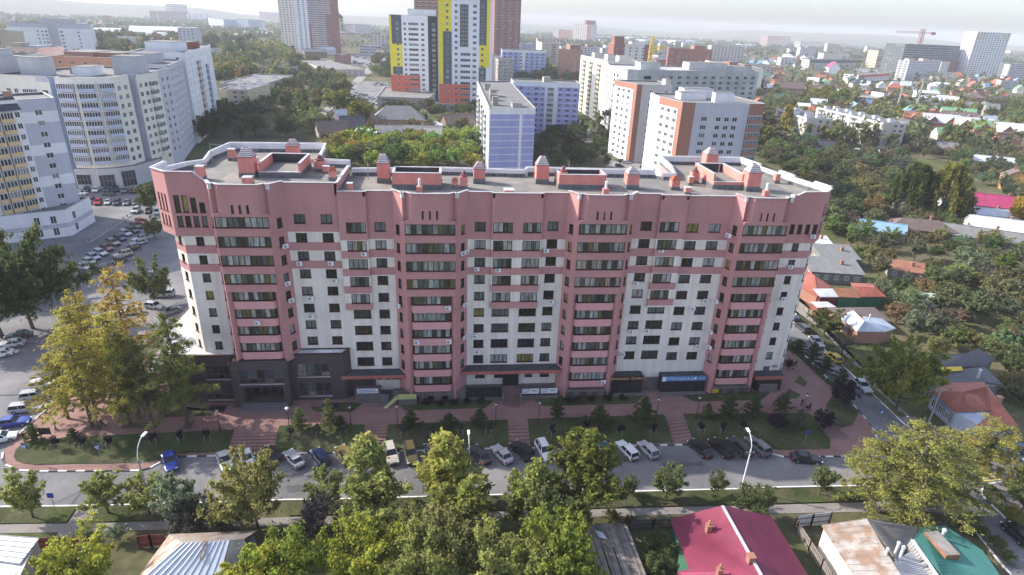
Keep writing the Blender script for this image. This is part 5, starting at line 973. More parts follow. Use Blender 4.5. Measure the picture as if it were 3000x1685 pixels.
for i, (x0, x1, tp, yb, mm) in enumerate([(330, 365, 90, 128, 'w_beige'), (395, 440, 92, 135, 'w_pink'), (975, 1150, 95, 160, 'w_pink'), (1160, 1240, 100, 165, 'w_white'), (1250, 1340, 80, 160, 'w_cream'), (1245, 1390, 125, 175, 'w_white'), (1395, 1480, 65, 150, 'w_bluegrey'), (1985, 2060, 90, 150, 'w_bluegrey')]):
    pblock('apartment_block', ['tiny far beige block on the left horizon', 'tiny far pink block on the left horizon', 'far long pinkish slab left of the white ones', 'far narrow white slab', 'far stepped cream block', 'far low white slab under the stepped block', 'far blue block tallest of the left skyline', 'far single blue block on the ridge'][i], R1, (x0, yb), (x1, yb), (x0, tp), 60, [mm], 4, 5, 8, 5)
pblock('apartment_block', 'far grey and red tower pair, the taller with a red hip roof', R3, (605,420), (785,430), (640,240), 50, ['w_beige', 'w_brickdark'], 14, 8, 4, 3, lambda u, z: 1 if 60 < u else 0, extras=[('red_roof_top', .5, .98, .1, .9, 14, 'w_brickdark')])
pblock('apartment_block', 'far red brick slab left of the tower pair', R3, (462,412), (612,420), (465,300), 50, ['w_brick2', 'w_beige'], 8, 8, 4, 3)
pblock('apartment_block', 'far pale slab peeking behind the red brick slab', R3, (408,405), (470,408), (410,288), 40, ['w_white'])
pblock('apartment_block', 'blue grey slab row behind the brick block', R3, (75,600), (235,600), (75,440), 30, ['w_lavender', 'w_lilac'], 8, 8, 3, 2)
pblock('apartment_block', 'white and grey slab right of the narrow brick block', R3, (675,640), (1130,650), (680,470), 30, ['w_lilac', 'w_white'], 7, 14, 3, 2, extras=[('lift_house', .2, .3, .2, .8, 4, 'w_brick'), ('lift_house', .6, .7, .2, .8, 4, 'w_white')])
pblock('apartment_block', 'blue and white slab behind the crane', R3, (1140,590), (1370,600), (1145,445), 30, ['w_bluegrey', 'w_white'], 7, 7, 4, 2, lambda u, z: 1 if int(u / 12) % 2 else 0)
pblock('apartment_block', 'pale slab with blue roof ribs right of the crane', R3, (1460,640), (1780,650), (1470,560), 30, ['w_lilac'], 3, 9, 4, 2)
pblock('apartment_block', 'cream slab with brick stripes under the gabled brick block', R3, (1330,700), (1560,700), (1340,595), 24, ['w_cream', 'w_brick'], 4, 7, 3, 2, lambda u, z: 1 if 24 < u < 50 else 0)
for i, (x0, x1, tp, yb, mm) in enumerate([(800,1200,368,400,'w_grey'), (1330,1600,400,440,'w_white'), (1640,1860,405,450,'w_white'), (2330,2460,445,480,'w_white'), (110,240,320,350,'w_white'), (1850,1940,430,455,'w_white'), (1200,1290,375,405,'w_white')]):
    pblock('warehouse', ['long grey warehouse beyond the river trees', 'white roofed warehouse left of the depot', 'white roofed warehouse right of the depot', 'small white warehouse near the meadow', 'white twin sheds on the far plain', 'short white shed between warehouses', 'small white shed behind the grey warehouse'][i], R3, (x0, yb), (x1, yb), (x0, tp), 40, [mm], roof='w_white')
BK = [('w_beige', 'hazy beige mid-rise block of the far town'), ('w_white', 'hazy white mid-rise block of the far town'), ('w_pink', 'hazy pinkish mid-rise block of the far town'), ('w_lilac', 'hazy blue grey mid-rise block of the far town'), ('w_brick2', 'hazy brick mid-rise block of the far town')]
rb = random.Random(31); nb_ = 0
while nb_ < 46:
    y = 640 + 2000 * rb.random(); x = (-.72 + 1.5 * rb.random()) * y; w_ = rb.choice((28, 45, 70)); h = rb.choice((15, 15, 18, 27, 27, 34))
    if abs(x / y + .13) < .11 and y < 1300 or any(min(q[0] for q in f) - w_ < x < max(q[0] for q in f) + 12 and min(q[1] for q in f) - 30 < y < max(q[1] for q in f) + 30 for f in FOOT): continue
    m_, l_ = rb.choice(BK); tower('apartment_block', l_, [(x, y), (x + w_, y + rb.uniform(-9, 9)), (x + w_, y + 16), (x, y + 16)], h, {0: dict(cols=ev(int(w_ / 7), w_, 3.6, 1.9, 3), rows=int(h / 3), top=h - 1.2, dz=3), 3: dict(cols=ev(2, 16, 3, 1.9, 2), rows=int(h / 3), top=h - 1.2, dz=3)}, [m_], group='mid-rise blocks of the far town'); nb_ += 1
# sports halls with white vaulted roofs
def vault(label, reg, a, b, top, dep, mw, mr, nseg=12):
    A = GZ(*Q(reg[0], reg[1], [a])[0], 0); B = GZ(*Q(reg[0], reg[1], [b])[0], 0); h = PY(*Q(reg[0], reg[1], [top])[0], A.y).z; d = Vector((B.x - A.x, B.y - A.y, 0)); L = d.length; ang = math.atan2(d.y, d.x)
    root = thing('sports_hall', label, 'hall', (A.x, A.y, 0), ang); hw = h * 0.55; m = MB(); m.box(0, L, 0, dep, 0, hw); m.build('wall', MATS[mw], root); m = MB()
    pr = [(dep * i / nseg - 0.5 * 0, hw + (h - hw) * math.sin(math.pi * i / nseg)) for i in range(nseg + 1)]
    for i in range(nseg): m.face([(-.5, pr[i][0], pr[i][1]), (L + .5, pr[i][0], pr[i][1]), (L + .5, pr[i+1][0], pr[i+1][1]), (-.5, pr[i+1][0], pr[i+1][1])])
    for x in (-.5, L + .5): m.face([(x, q[0], q[1]) for q in pr])
    m.build('roof', MATS[mr], root); FOOT.append([(A.x, A.y), (B.x, B.y), (B.x - d.y / L * dep, B.y + d.x / L * dep), (A.x - d.y / L * dep, A.y + d.x / L * dep)])
vault('long sports hall with a white curved roof', R1, (915,360), (1290,362), (930,285), 70, 'w_grey', 'w_white')
vault('wide sports hall with a ridged white roof and glazed base', R1, (1360,385), (2030,395), (1420,268), 70, 'w_grey', 'w_white')
vault('red and white drum roofed hall below the sports halls', R1, (1480,420), (1760,425), (1600,330), 40, 'w_coral', 'w_grey')
vault('dark roofed hall among trees below the sports halls', R1, (1090,480), (1540,490), (1150,370), 40, 'w_bluegrey', 'w_slate')
# church
p = GZ(*Q(750, 0, [(850, 455)])[0], 0); root = thing('church', 'cream church with a tiered bell tower and dark dome', 'church', (p.x, p.y, 0)); FOOT.append([(p.x - 35, p.y - 25), (p.x + 35, p.y - 25), (p.x + 35, p.y + 35), (p.x - 35, p.y + 35)])
mat('w_church', (0.55, 0.44, 0.30), 0.85, 0.1, 0.1)
m = MB(); m.box(-34, 36, -20, 24, 0, 24); m.build('nave', MATS['w_church'], root); m = MB(); m.prism([(-34, -21), (37, -21), (37, 25), (-34, 25)], 24, 26, 0); m.face([(-34, -21, 26), (37, -21, 26), (1, 2, 34)]); m.face([(37, -21, 26), (37, 25, 26), (1, 2, 34)]); m.face([(-34, 25, 26), (-34, -21, 26), (1, 2, 34)]); m.face([(37, 25, 26), (-34, 25, 26), (1, 2, 34)]); m.build('nave_roof', MATS['w_taupe'], root)
for nm, r, z0, z1 in (('bell_tower', 12, 24, 44), ('bell_stage', 9.5, 44, 54)):
    m = MB(); m.prism([(r * math.cos(math.pi / 8 + k * math.pi / 4), r * math.sin(math.pi / 8 + k * math.pi / 4)) for k in range(8)], z0, z1); m.build(nm, MATS['w_church'], root)
    for k in range(8):
        t = k * math.pi / 4; m = MB(); m.box(-1.8, 1.8, -.2, .2, z0 + 4, z1 - 2); o = m.build('arch_opening', MATS['w_slate'], root, (0, 0, 0)); o.location = (r * .93 * math.cos(t), r * .93 * math.sin(t), 0); o.rotation_euler = (0, 0, t + math.pi / 2)
m = MB(); m.lathe([(9.5, 0), (9.8, 2), (8, 5), (5, 8), (1.6, 10), (1.2, 13), (0.4, 14)], 14, (0, 0, 54)); m.build('dome', MATS['w_slate'], root); m = MB(); m.lathe([(6, 0), (6.4, 2), (4, 5), (.6, 7.5)], 12, (-20, -10, 26)); m.build('small_dome', MATS['w_slate'], root)
# cranes
mat('crane_yellow', (0.55, 0.40, 0.10), 0.6, 0.1, 1); mat('crane_red', (0.30, 0.14, 0.12), 0.7, 0.1, 1)
def lattice(mb, a, b, w, n):
    a = Vector(a); b = Vector(b); d = (b - a).normalized(); u = Vector((0, 0, 1)) if abs(d.z) < .9 else Vector((1, 0, 0)); x = d.cross(u).normalized() * w / 2; y = d.cross(x).normalized() * w / 2; c = [x + y, x - y, -x - y, -x + y]; t = w * 0.1
    for q in c: mb.tube(a + q, b + q, t, t, 4)
    for i in range(n):
        p0 = a.lerp(b, i / n); p1 = a.lerp(b, (i + 1) / n)
        for k in range(4): mb.tube(p0 + c[k], p1 + c[(k + 1) % 4], t * .7, t * .7, 3)
cb = PY(*Q(1500, 0, [(1392, 660)])[0], 400); root = thing('tower_crane', 'yellow tower crane with folded jib over the grey shell', 'crane', (cb.x, cb.y, 0))
top1 = PY(*Q(1500, 0, [(1400, 500)])[0], 400); t2 = PY(*Q(1500, 0, [(1418, 362)])[0], 400); t3 = PY(*Q(1500, 0, [(1512, 480)])[0], 400)
m = MB(); lattice(m, (0, 0, 0), (top1.x - cb.x, 0, top1.z), 2.2, 16); m.build('mast', MATS['crane_yellow'], root); m = MB(); lattice(m, (top1.x - cb.x, 0, top1.z), (t2.x - cb.x, 0, t2.z), 1.8, 8); m.build('jib', MATS['crane_yellow'], root); m = MB(); lattice(m, (top1.x - cb.x - 1, 0, top1.z), (t3.x - cb.x, 0, t3.z), 2.0, 6); m.box(t3.x - cb.x - 2, t3.x - cb.x + 1, -1.5, 1.5, t3.z - 1.5, t3.z + 1); m.build('counter_jib', MATS['crane_yellow'], root)
b0 = PY(*Q(2250, 0, [(1530, 440)])[0], 1050); b1 = PY(*Q(2250, 0, [(1555, 330)])[0], 1050); b2 = PY(*Q(2250, 0, [(1290, 318)])[0], 1050); b3 = PY(*Q(2250, 0, [(1680, 335)])[0], 1050)
root = thing('tower_crane', 'rust red tower crane above the dark unfinished tower', 'crane', (b0.x, b0.y, 0)); m = MB(); lattice(m, (0, 0, 0), (b1.x - b0.x, 0, b1.z + 6), 5, 20); m.build('mast', MATS['crane_red'], root); m = MB(); lattice(m, (b2.x - b0.x, 0, b2.z), (b3.x - b0.x, 0, b3.z), 2.4, 24); m.box(b3.x - b0.x - 6, b3.x - b0.x, -2, 2, b3.z - 3, b3.z + 1); m.build('jib', MATS['crane_red'], root)
# twin leaning chimneys mid right
for px, lab in (((1285, 1140), 'slim grey steel chimney, the left of a pair among cottages'), ((1470, 1160), 'slim grey steel chimney, the right of a pair among cottages')):
    p = GZ(*Q(2250, 0, [px])[0], 0); t = PY(*Q(2250, 0, [(px[0] + 60, 890 if px[0] < 1400 else 830)])[0], p.y); o = MB(); o.tube((0, 0, 0), (0, 0, t.z), 0.9, 0.7, 10); o.lathe([(1.1, 0), (1.1, .6)], 10, (0, 0, t.z)); tag(o.build('steel_chimney', MATS['metal_grey'], None, None), lab, 'chimney').location = (p.x, p.y, 0)

# ================================================================== COTTAGES
for nm, c in (('r_slate', (0.20, 0.20, 0.195)), ('r_light', (0.50, 0.54, 0.60)), ('r_white', (0.68, 0.69, 0.71)), ('r_rust', (0.30, 0.13, 0.08)), ('r_red', (0.36, 0.115, 0.085)), ('r_brown', (0.15, 0.11, 0.095)), ('r_green', (0.16, 0.30, 0.17)), ('r_magenta', (0.37, 0.045, 0.125)), ('r_blue', (0.22, 0.36, 0.50)), ('r_teal', (0.06, 0.22, 0.18)), ('r_dark', (0.07, 0.07, 0.085))):
    mat(nm, c, 0.6, 0.14, 0.5, stain=0.1, fine=0.06, metal=0.0, spec=0.4)
for nm, c in (('c_wood', (0.22, 0.15, 0.10)), ('c_greywood', (0.24, 0.22, 0.20)), ('c_green', (0.05, 0.16, 0.09)), ('c_maroon', (0.16, 0.04, 0.04)), ('c_blue', (0.22, 0.36, 0.42)), ('c_orange', (0.52, 0.30, 0.09))): mat(nm, c, 0.9, 0.15, 1.0, stain=0.15)
HCACHE = {}
def house_parts(w, d, h, rise, kind, mw, mr, win=True):
    k = (w, d, h, rise, kind, mw, mr, win)
    if k in HCACHE: return HCACHE[k]
    out = []; m = MB(); m.box(-w/2, w/2, -d/2, d/2, 0, h)
    if kind == 'gable':
        for s in (-1, 1): m.face([(s * w/2, -d/2, h), (s * w/2, d/2, h), (s * w/2, 0, h + rise)] if s > 0 else [(s * w/2, d/2, h), (s * w/2, -d/2, h), (s * w/2, 0, h + rise)])
    out.append(('wall', m.mesh('wall', MATS[mw]), (0, 0, 0), 0)); e = 0.45; r = MB(); k2 = rise / (d / 2) * e
    t = 0.12
    if kind == 'gable':
        for s in (-1, 1):
            for dz, fl in ((0, 0), (-t, 1)):
                f = [(-w/2 - e, s * (d/2 + e), h - k2 + dz), (w/2 + e, s * (d/2 + e), h - k2 + dz), (w/2 + e, 0, h + rise + dz), (-w/2 - e, 0, h + rise + dz)]; r.face(f if (s < 0) ^ fl else f[::-1])
            r.face([(-w/2 - e, s * (d/2 + e), h - k2 - t), (w/2 + e, s * (d/2 + e), h - k2 - t), (w/2 + e, s * (d/2 + e), h - k2), (-w/2 - e, s * (d/2 + e), h - k2)])
            for x in (-w/2 - e, w/2 + e): r.face([(x, s * (d/2 + e), h - k2 - t), (x, s * (d/2 + e), h - k2), (x, 0, h + rise), (x, 0, h + rise - t)])
        r.bar((-w/2 - e, 0, h + rise + .04), (w/2 + e, 0, h + rise + .04), 0.35, 0.1)
    elif kind == 'hip':
        q = max(0.3, (w - d) / 2); A = [(-w/2 - e, -d/2 - e, h), (w/2 + e, -d/2 - e, h), (w/2 + e, d/2 + e, h), (-w/2 - e, d/2 + e, h)]; R1_, R2_ = (-q, 0, h + rise), (q, 0, h + rise)
        r.face([A[0], A[1], R2_, R1_]); r.face([A[2], A[3], R1_, R2_]); r.face([A[1], A[2], R2_]); r.face([A[3], A[0], R1_]); r.prism([(p[0], p[1]) for p in A], h - .15, h, 0, bottom=True)
        for c_ in A: r.bar(c_, R1_ if c_[0] < 0 else R2_, .16, .08)
    else:
        r.prism([(-w/2 - e, -d/2 - e), (w/2 + e, -d/2 - e), (w/2 + e, d/2 + e), (-w/2 - e, d/2 + e)], h - .1, h + rise, 0, bottom=True, ztops=[h + .1, h + .1, h + rise, h + rise])
    out.append(('roof', r.mesh('roof', MATS[mr]), (0, 0, 0), 0))
    c = MB(); c.box(-.35, .35, -.3, .3, -0.8, 1.1); c.box(-.42, .42, -.37, .37, 1.1, 1.25); out.append(('chimney', c.mesh('chimney', MATS['w_brick']), (w * .18, d * .08, h + rise * (.9 if kind != 'shed' else .5)), 0))
    if win:
        n = max(2, int(w / 2.6)); wm = winmesh(1.1, 1.3, 2, 1, 'frame_white', 'glass', 0.12)
        for i in range(n): out.append(('window', wm, (-w/2 + w * (i + .5) / n, -d/2 - .04, h * .5 - .5), 0))
        for s, a in ((-1, -math.pi/2), (1, math.pi/2)):
            for yy in (-d * .22, d * .22): out.append(('window', wm, (s * (w/2 + .04), yy, h * .5 - .5), a))
    HCACHE[k] = out; return out
def cottage(label, px, w, d, h, rise, kind, mw, mr, rot=0.0, group=None, win=True, name='cottage', z=0.0):
    p = GZ(px[0], px[1], z) if not isinstance(px, Vector) else px
    root = thing(name, label, 'house', (p.x, p.y, 0), rot, group)
    for nm, me, loc, rz in house_parts(w, d, h, rise, kind, mw, mr, win): link(nm, me, root, loc, rz)
    c, s = math.cos(rot), math.sin(rot); FOOT.append([(p.x + c * a - s * b, p.y + s * a + c * b) for a, b in ((-w/2-1, -d/2-1), (w/2+1, -d/2-1), (w/2+1, d/2+1), (-w/2-1, d/2+1))])
    return root
R8 = (2250, 420); R9 = (2250, 840)
q1 = lambda reg, p: Q(reg[0], reg[1], [p])[0]
HS = [
 ('white A-frame cottage with a steep slate roof', R8, (545,130), 9, 8, 3, 5.5, 'gable', 'w_white', 'r_dark', -.35),
 ('cottage with a pale sheet roof beside the A-frame', R8, (975,150), 11, 8, 3, 2, 'gable', 'w_pink', 'r_light', -.3),
 ('dark red cottage with a grey roof near the road signs', R8, (1770,105), 10, 8, 3.2, 3.5, 'gable', 'c_maroon', 'r_slate', -.45),
 ('long blue grey hall with low roof by the road', R8, (2180,230), 22, 12, 3.5, 2, 'gable', 'c_blue', 'r_light', -.5),
 ('yellow gabled house between dark trees', R8, (2440,460), 8, 9, 6, 3, 'gable', 'c_orange', 'r_brown', 1.0),
 ('grey hipped house with pale walls under the willows', R8, (1450,720), 12, 9, 3.6, 3, 'hip', 'w_beige', 'r_slate', -.15),
 ('white gabled outhouse right of the willows', R8, (1800,650), 8, 7, 4, 3, 'gable', 'w_cream', 'r_slate', 1.1),
 ('cottage with a vivid magenta sheet roof', R8, (2280,690), 17, 10, 3.2, 3.4, 'gable', 'w_brick2', 'r_magenta', -.45),
 ('white conservatory with pale blue roof below the magenta one', R8, (2190,770), 16, 8, 3, 1.4, 'gable', 'w_white', 'r_light', -.35),
 ('shed with a blue patched metal roof', R8, (1120,930), 13, 8, 2.8, 2, 'gable', 'c_greywood', 'r_blue', -.5),
 ('long old wooden cottage with a brown grey roof', R8, (1480,930), 20, 9, 3.2, 2.6, 'hip', 'c_wood', 'r_brown', -.25),
 ('long shed under a grey slate roof', R8, (2080,1000), 26, 9, 3, 2.2, 'gable', 'c_greywood', 'r_slate', -.55),
 ('house with bright white roof sheets behind the long shed', R8, (2280,940), 17, 10, 3.4, 3, 'gable', 'w_white', 'r_white', -.5),
 ('small hut with a rusty mottled roof deep in the garden', R8, (1360,1330), 9, 6, 2.3, 1.0, 'shed', 'c_greywood', 'r_rust', -.45),
 ('slate roofed barn below the polytunnel', R8, (650,1225), 10, 7, 3.2, 1.8, 'shed', 'c_greywood', 'r_slate', -.1),
 ('wide slate roofed house with aerials', R8, (620,1360), 13, 7, 3.0, 1.8, 'shed', 'c_greywood', 'r_slate', -.18),
 ('small shed with blue white sheet by the pink end wall', R8, (480,1060), 6, 5, 2.6, .8, 'shed', 'c_greywood', 'r_white', -.2),
 ('red brick mansion with several brown gables', R4, (205,950), 26, 16, 7, 6, 'gable', 'w_brick', 'r_brown', -.25),
 ('grey roofed house beside the brick mansion', R4, (455,930), 18, 12, 4, 4, 'gable', 'w_beige', 'r_brown', -.2),
 ('white house with red peaked gables', R4, (640,740), 30, 18, 10, 9, 'gable', 'w_white', 'r_magenta', 1.2),
 ('brick house with a brown hipped roof on the slope', R4, (2040,1050), 17, 14, 7, 5, 'hip', 'w_brick', 'r_brown', -.4),
 ('large white house with a bright flat roof', R4, (1580,990), 22, 14, 6, 2, 'shed', 'w_white', 'r_white', -.4),
 ('pale blue house below the bright roofed one', R4, (1610,1060), 16, 10, 6, 3, 'gable', 'w_white', 'r_light', -.5),
 ('pale blue hall right of the pair', R4, (1780,1070), 18, 12, 6, 4, 'gable', 'w_bluegrey', 'r_light', -.7),
 ('cottage with a light green roof by the steel chimneys', R4, (1570,1150), 15, 10, 4, 3.5, 'gable', 'w_grime', 'r_green', -.5),
 ('cottage with a green sheet roof below the brick terrace', R4, (1780,1400), 14, 11, 3.5, 4, 'gable', 'w_cream', 'r_green', -.3),
 ('small cottage with a green gable between trees mid distance', R4, (1390,900), 16, 12, 5, 5, 'gable', 'w_white', 'r_light', -.3),
 ('dark hip roofed cottage beyond the shop hall', R4, (920,880), 22, 16, 5, 6, 'hip', 'w_beige', 'r_dark', -.3),
 ('red gabled cottage behind the right steel chimney', R4, (1565,870), 14, 12, 5, 7, 'hip', 'w_brick', 'r_brown', -.2),
 ('pale hip roofed cottage with long grey walls', R4, (2075,930), 18, 12, 4, 3, 'hip', 'w_grey', 'r_light', -.3),
 ('tiny grey cottage by the far road in the centre', R2, (855,1240), 10, 8, 4, 4, 'gable', 'w_grime', 'r_light', .9),
 ('wide grey hipped cottage with brick walls behind the birch', R2, (1440,1270), 30, 16, 5, 7, 'hip', 'w_brick2', 'r_slate', .05),
 ('slate roofed cottage with a yellowish gable', R2, (770,1370), 16, 10, 3.5, 4.5, 'gable', 'w_tan', 'r_brown', .35),
 ('dark gabled cottage with a red brick porch', R2, (975,1330), 13, 10, 4, 5, 'gable', 'w_brick', 'r_dark', .2),
 ('brick garage with a bright white roof', R2, (1115,1400), 11, 9, 4.2, .5, 'shed', 'w_brick', 'r_white', 0),
 ('slim dark cottage behind the white roofed garage', R2, (1170,1310), 9, 8, 4, 5, 'gable', 'w_brick', 'r_brown', 1.5),
 ('long low cottage under a pale grey slate roof', R2, (1640,1370), 26, 10, 3, 3, 'gable', 'w_grime', 'r_slate', -.03),
 ('blue walled cottage left of the long slate one', R2, (1340,1390), 14, 10, 4, 3, 'gable', 'c_blue', 'r_slate', .05),
 ('white tin garage with a shallow roof', R2, (1800,1320), 12, 8, 3.4, 1.4, 'gable', 'w_white', 'r_white', 1.5),
 ('brown gabled cottage next to the lavender block', R2, (2060,1290), 22, 12, 3.5, 5, 'gable', 'c_wood', 'r_brown', .35),
 ('slate shed roof half under the yellow bushes', R2, (1850,1400), 20, 8, 3, 2, 'shed', 'w_grime', 'r_slate', -.05),
 ('low rubble roofed hut in the bushes', R2, (905,1425), 10, 7, 2.5, 1.5, 'gable', 'c_greywood', 'r_slate', .3),
]
for lab, reg, px, w_, d_, h_, ri, kd, mw, mr, rot in HS: cottage(lab, q1(reg, px), w_, d_, h_, ri, kd, mw, mr, rot)
# brick terrace with pale gabled roofs
TH = [((1500,1310), 'r_rust', 'plain brick end house of the gabled terrace in shadow'), ((1690,1330), 'r_light', 'second brick house of the gabled terrace with twin pale gables'), ((1870,1300), 'r_brown', 'dark roofed link house of the brick terrace'), ((2010,1370), 'r_light', 'brick terrace house with pale blue roof after the dark link'), ((2200,1410), 'r_green', 'brick terrace house with one green gable'), ((2430,1440), 'r_white', 'last brick terrace house with the brightest roof')]
for px, mr, lab in TH:
    p = GZ(*q1(R4, px), 0); r = cottage(lab, p, 22, 15, 7.5, 5, 'gable', 'w_brick', mr, -.45, None, True, 'terrace_house')
    for s in (-5.5, 5.5):
        m = MB(); m.face([(s - 3.4, -7.7, 7.4), (s + 3.4, -7.7, 7.4), (s, -7.7, 11.2)]); m.build('gable_wall', MATS['w_brick'], r)
        for e in (-1, 1): m = MB(); m.face([(s + e * 3.9, -8.3, 7.1), (s + e * 3.9, -3, 7.1), (s, -1, 11.6), (s, -8.3, 11.6)][::e]); m.build('gable_roof', MATS[mr], r)
# anonymous cottages of the distant gardens
def inside(pt, poly):
    c = False; j = len(poly) - 1
    for i in range(len(poly)):
        if (poly[i][1] > pt[1]) != (poly[j][1] > pt[1]) and pt[0] < (poly[j][0] - poly[i][0]) * (pt[1] - poly[i][1]) / (poly[j][1] - poly[i][1]) + poly[i][0]: c = not c
        j = i
    return c
BXS = []
def free(x, y, r=0.0):
    for bx in BXS:
        if bx[0] - r < x < bx[1] + r and bx[2] - r < y < bx[3] + r:
            if r > 0 or inside((x, y), bx[4]): return False
    return True
def boxes():
    BXS.clear()
    for f in FOOT: BXS.append((min(p[0] for p in f), max(p[0] for p in f), min(p[1] for p in f), max(p[1] for p in f), f))
boxes()
kinds = [('r_light', 'w_beige'), ('r_slate', 'c_wood'), ('r_rust', 'w_brick'), ('r_white', 'w_white'), ('r_red', 'w_brick2'), ('r_green', 'w_cream'), ('r_brown', 'w_brick'), ('r_blue', 'w_white'), ('r_slate', 'w_grime')]
lb = {('r_light', 'w_beige'): 'distant cottage with pale metal roof and beige walls', ('r_slate', 'c_wood'): 'distant wooden cottage with slate roof', ('r_rust', 'w_brick'): 'distant brick cottage with rust brown roof', ('r_white', 'w_white'): 'distant cottage with gleaming white roof', ('r_red', 'w_brick2'): 'distant brick cottage with red roof', ('r_green', 'w_cream'): 'distant cream cottage with green roof', ('r_brown', 'w_brick'): 'distant brick cottage with brown roof', ('r_blue', 'w_white'): 'distant white cottage with blue roof', ('r_slate', 'w_grime'): 'distant grey cottage with slate roof'}
rr = random.Random(5); cnt = 0
while cnt < 230:
    t = rr.random() ** 1.3; Y = 400 + 1300 * t; X = (0.36 + rr.random() * 0.68) * Y - 40
    if not free(X, Y, 9): continue
    mr, mw = rr.choice(kinds); sz = rr.choice(((10, 8), (13, 9), (16, 10))) if rr.random() < .85 else (24, 12); cottage(lb[mr, mw], Vector((X, Y, 0)), sz[0], sz[1], rr.choice((3.5, 5, 6.5)), rr.choice((3, 4, 5)), rr.choice(('gable', 'gable', 'hip')), mw, mr, rr.choice((-.4, -.5, 1.1, 1.2, 0.2)), 'cottages of the distant gardens', Y < 600)
    FOOT_ = FOOT[-1]; BXS.append((min(p[0] for p in FOOT_), max(p[0] for p in FOOT_), min(p[1] for p in FOOT_), max(p[1] for p in FOOT_), FOOT_)); cnt += 1
cnt = 0
while cnt < 60:
    Y = 700 + 1600 * rr.random(); X = (-0.62 + rr.random() * 0.95) * Y
    if not free(X, Y, 12): continue
    mr, mw = rr.choice(kinds); cottage(lb[mr, mw], Vector((X, Y, 0)), rr.choice((14, 22, 34)), rr.choice((10, 13)), rr.choice((5, 8)), 4, 'gable', mw, mr, rr.random() * 3, 'cottages of the distant gardens', False); cnt += 1

# ================================================================== NEAR HOUSES (roof corners read from the photograph at their heights)
mat('n_magenta', (0.26, 0.045, 0.09), 0.5, 0.16, 0.4, stain=0.06, fine=0.04); mat('n_seam', (0.48, 0.53, 0.60), 0.42, 0.10, 0.5, stain=0.12, metal=0.15, col2=(0.48, 0.52, 0.58)); mat('n_rustgrey', (0.36, 0.33, 0.30), 0.8, 0.2, 0.9, col2=(0.26, 0.17, 0.12), fine=0.2)
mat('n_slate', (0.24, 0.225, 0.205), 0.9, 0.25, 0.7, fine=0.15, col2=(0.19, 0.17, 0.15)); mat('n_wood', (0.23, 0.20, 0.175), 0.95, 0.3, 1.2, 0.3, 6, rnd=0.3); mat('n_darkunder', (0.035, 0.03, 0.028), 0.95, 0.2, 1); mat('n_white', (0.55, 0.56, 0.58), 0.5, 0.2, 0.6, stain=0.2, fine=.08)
mat('n_red', (0.35, 0.11, 0.075), 0.6, 0.14, 0.6, stain=0.15, fine=0.06); mat('n_teal', (0.05, 0.20, 0.165), 0.5, 0.12, 0.6, stain=0.12); mat('n_yellow', (0.62, 0.42, 0.02), 0.6, 0.1, 0.6); mat('n_darkroof', (0.095, 0.10, 0.11), 0.7, 0.2, 0.5, fine=0.1); mat('n_rust', (0.27, 0.12, 0.07), 0.8, 0.2, 1)
mat('n_fencewhite', (0.62, 0.64, 0.67), 0.5, 0.08, 0.8, stain=0.1); mat('n_maroonpost', (0.13, 0.035, 0.035), 0.7, 0.1, 1); mat('n_fencered', (0.24, 0.07, 0.055), 0.8, 0.15, 0.8, stain=0.2)
def hull(pts):
    pts = sorted(set(pts)); 
    def half(ps):
        o = []
        for p in ps:
            while len(o) > 1 and (o[-1][0]-o[-2][0])*(p[1]-o[-2][1]) - (o[-1][1]-o[-2][1])*(p[0]-o[-2][0]) <= 0: o.pop()
            o.append(p)
        return o
    a = half(pts); b = half(pts[::-1]); return a[:-1] + b[:-1]
def housepx(label, reg, faces, mw, name='cottage', wins=(), shrink=0.93, cat='house', wall_h=None):
    """faces: (material, [(x, y, z), ...] first two = eave, last two = ridge, number of ribs, rib material)"""
    F = []
    for mm, pts, nr, rm in faces: F.append((mm, [GZ(*Q(reg[0], reg[1], [(x, y)])[0], z) for x, y, z in pts], nr, rm))
    allp = [p for f in F for p in f[1]]; h = hull([(round(p.x, 3), round(p.y, 3)) for p in allp]); cx = sum(p[0] for p in h) / len(h); cy_ = sum(p[1] for p in h) / len(h); c = Vector((cx, cy_, 0))
    root = thing(name, label, cat, (cx, cy_, 0)); FOOT.append(h); ze = min(p.z for p in allp)
    if mw:
        m = MB(); m.prism([((p[0] - cx) * shrink, (p[1] - cy_) * shrink) for p in h], -0.1, wall_h or ze - 0.02); m.build('wall', MATS[mw], root)
    for mm, P, nr, rm in F:
        L = [p - c for p in P]; nrm = (L[1] - L[0]).cross(L[2] - L[1])
        if nrm.z < 0: L = L[::-1]; 
        m = MB(); m.face(L); m.face([p - Vector((0, 0, .12)) for p in L][::-1])
        for i in range(len(L)): a, b = L[i], L[(i + 1) % len(L)]; dn = Vector((0, 0, .12)); m.face([a - dn, b - dn, b, a])
        o = m.build('roof', MATS[mm], root)
        if nr:
            Pq = [p - c for p in P]; a, b, cc, d = Pq[0], Pq[1], Pq[2], Pq[-1] if len(Pq) > 3 else Pq[2]
            if nr > 0:
                for i in range(nr + 1): t = i / nr; m = MB(); m.bar(a.lerp(b, t) + Vector((0, 0, .035)), d.lerp(cc, t) + Vector((0, 0, .035)), .05, .07); m.build('roof_seam', MATS[rm], o)
            else:
                m = MB()
                for i in range(-nr + 1): t = i / -nr; m.bar(a.lerp(b, t) + Vector((0, 0, .012)), d.lerp(cc, t) + Vector((0, 0, .012)), .06, .04)
                tag(m.build('roof_corrugation', MATS[rm], o), kind='stuff')
    return root, c
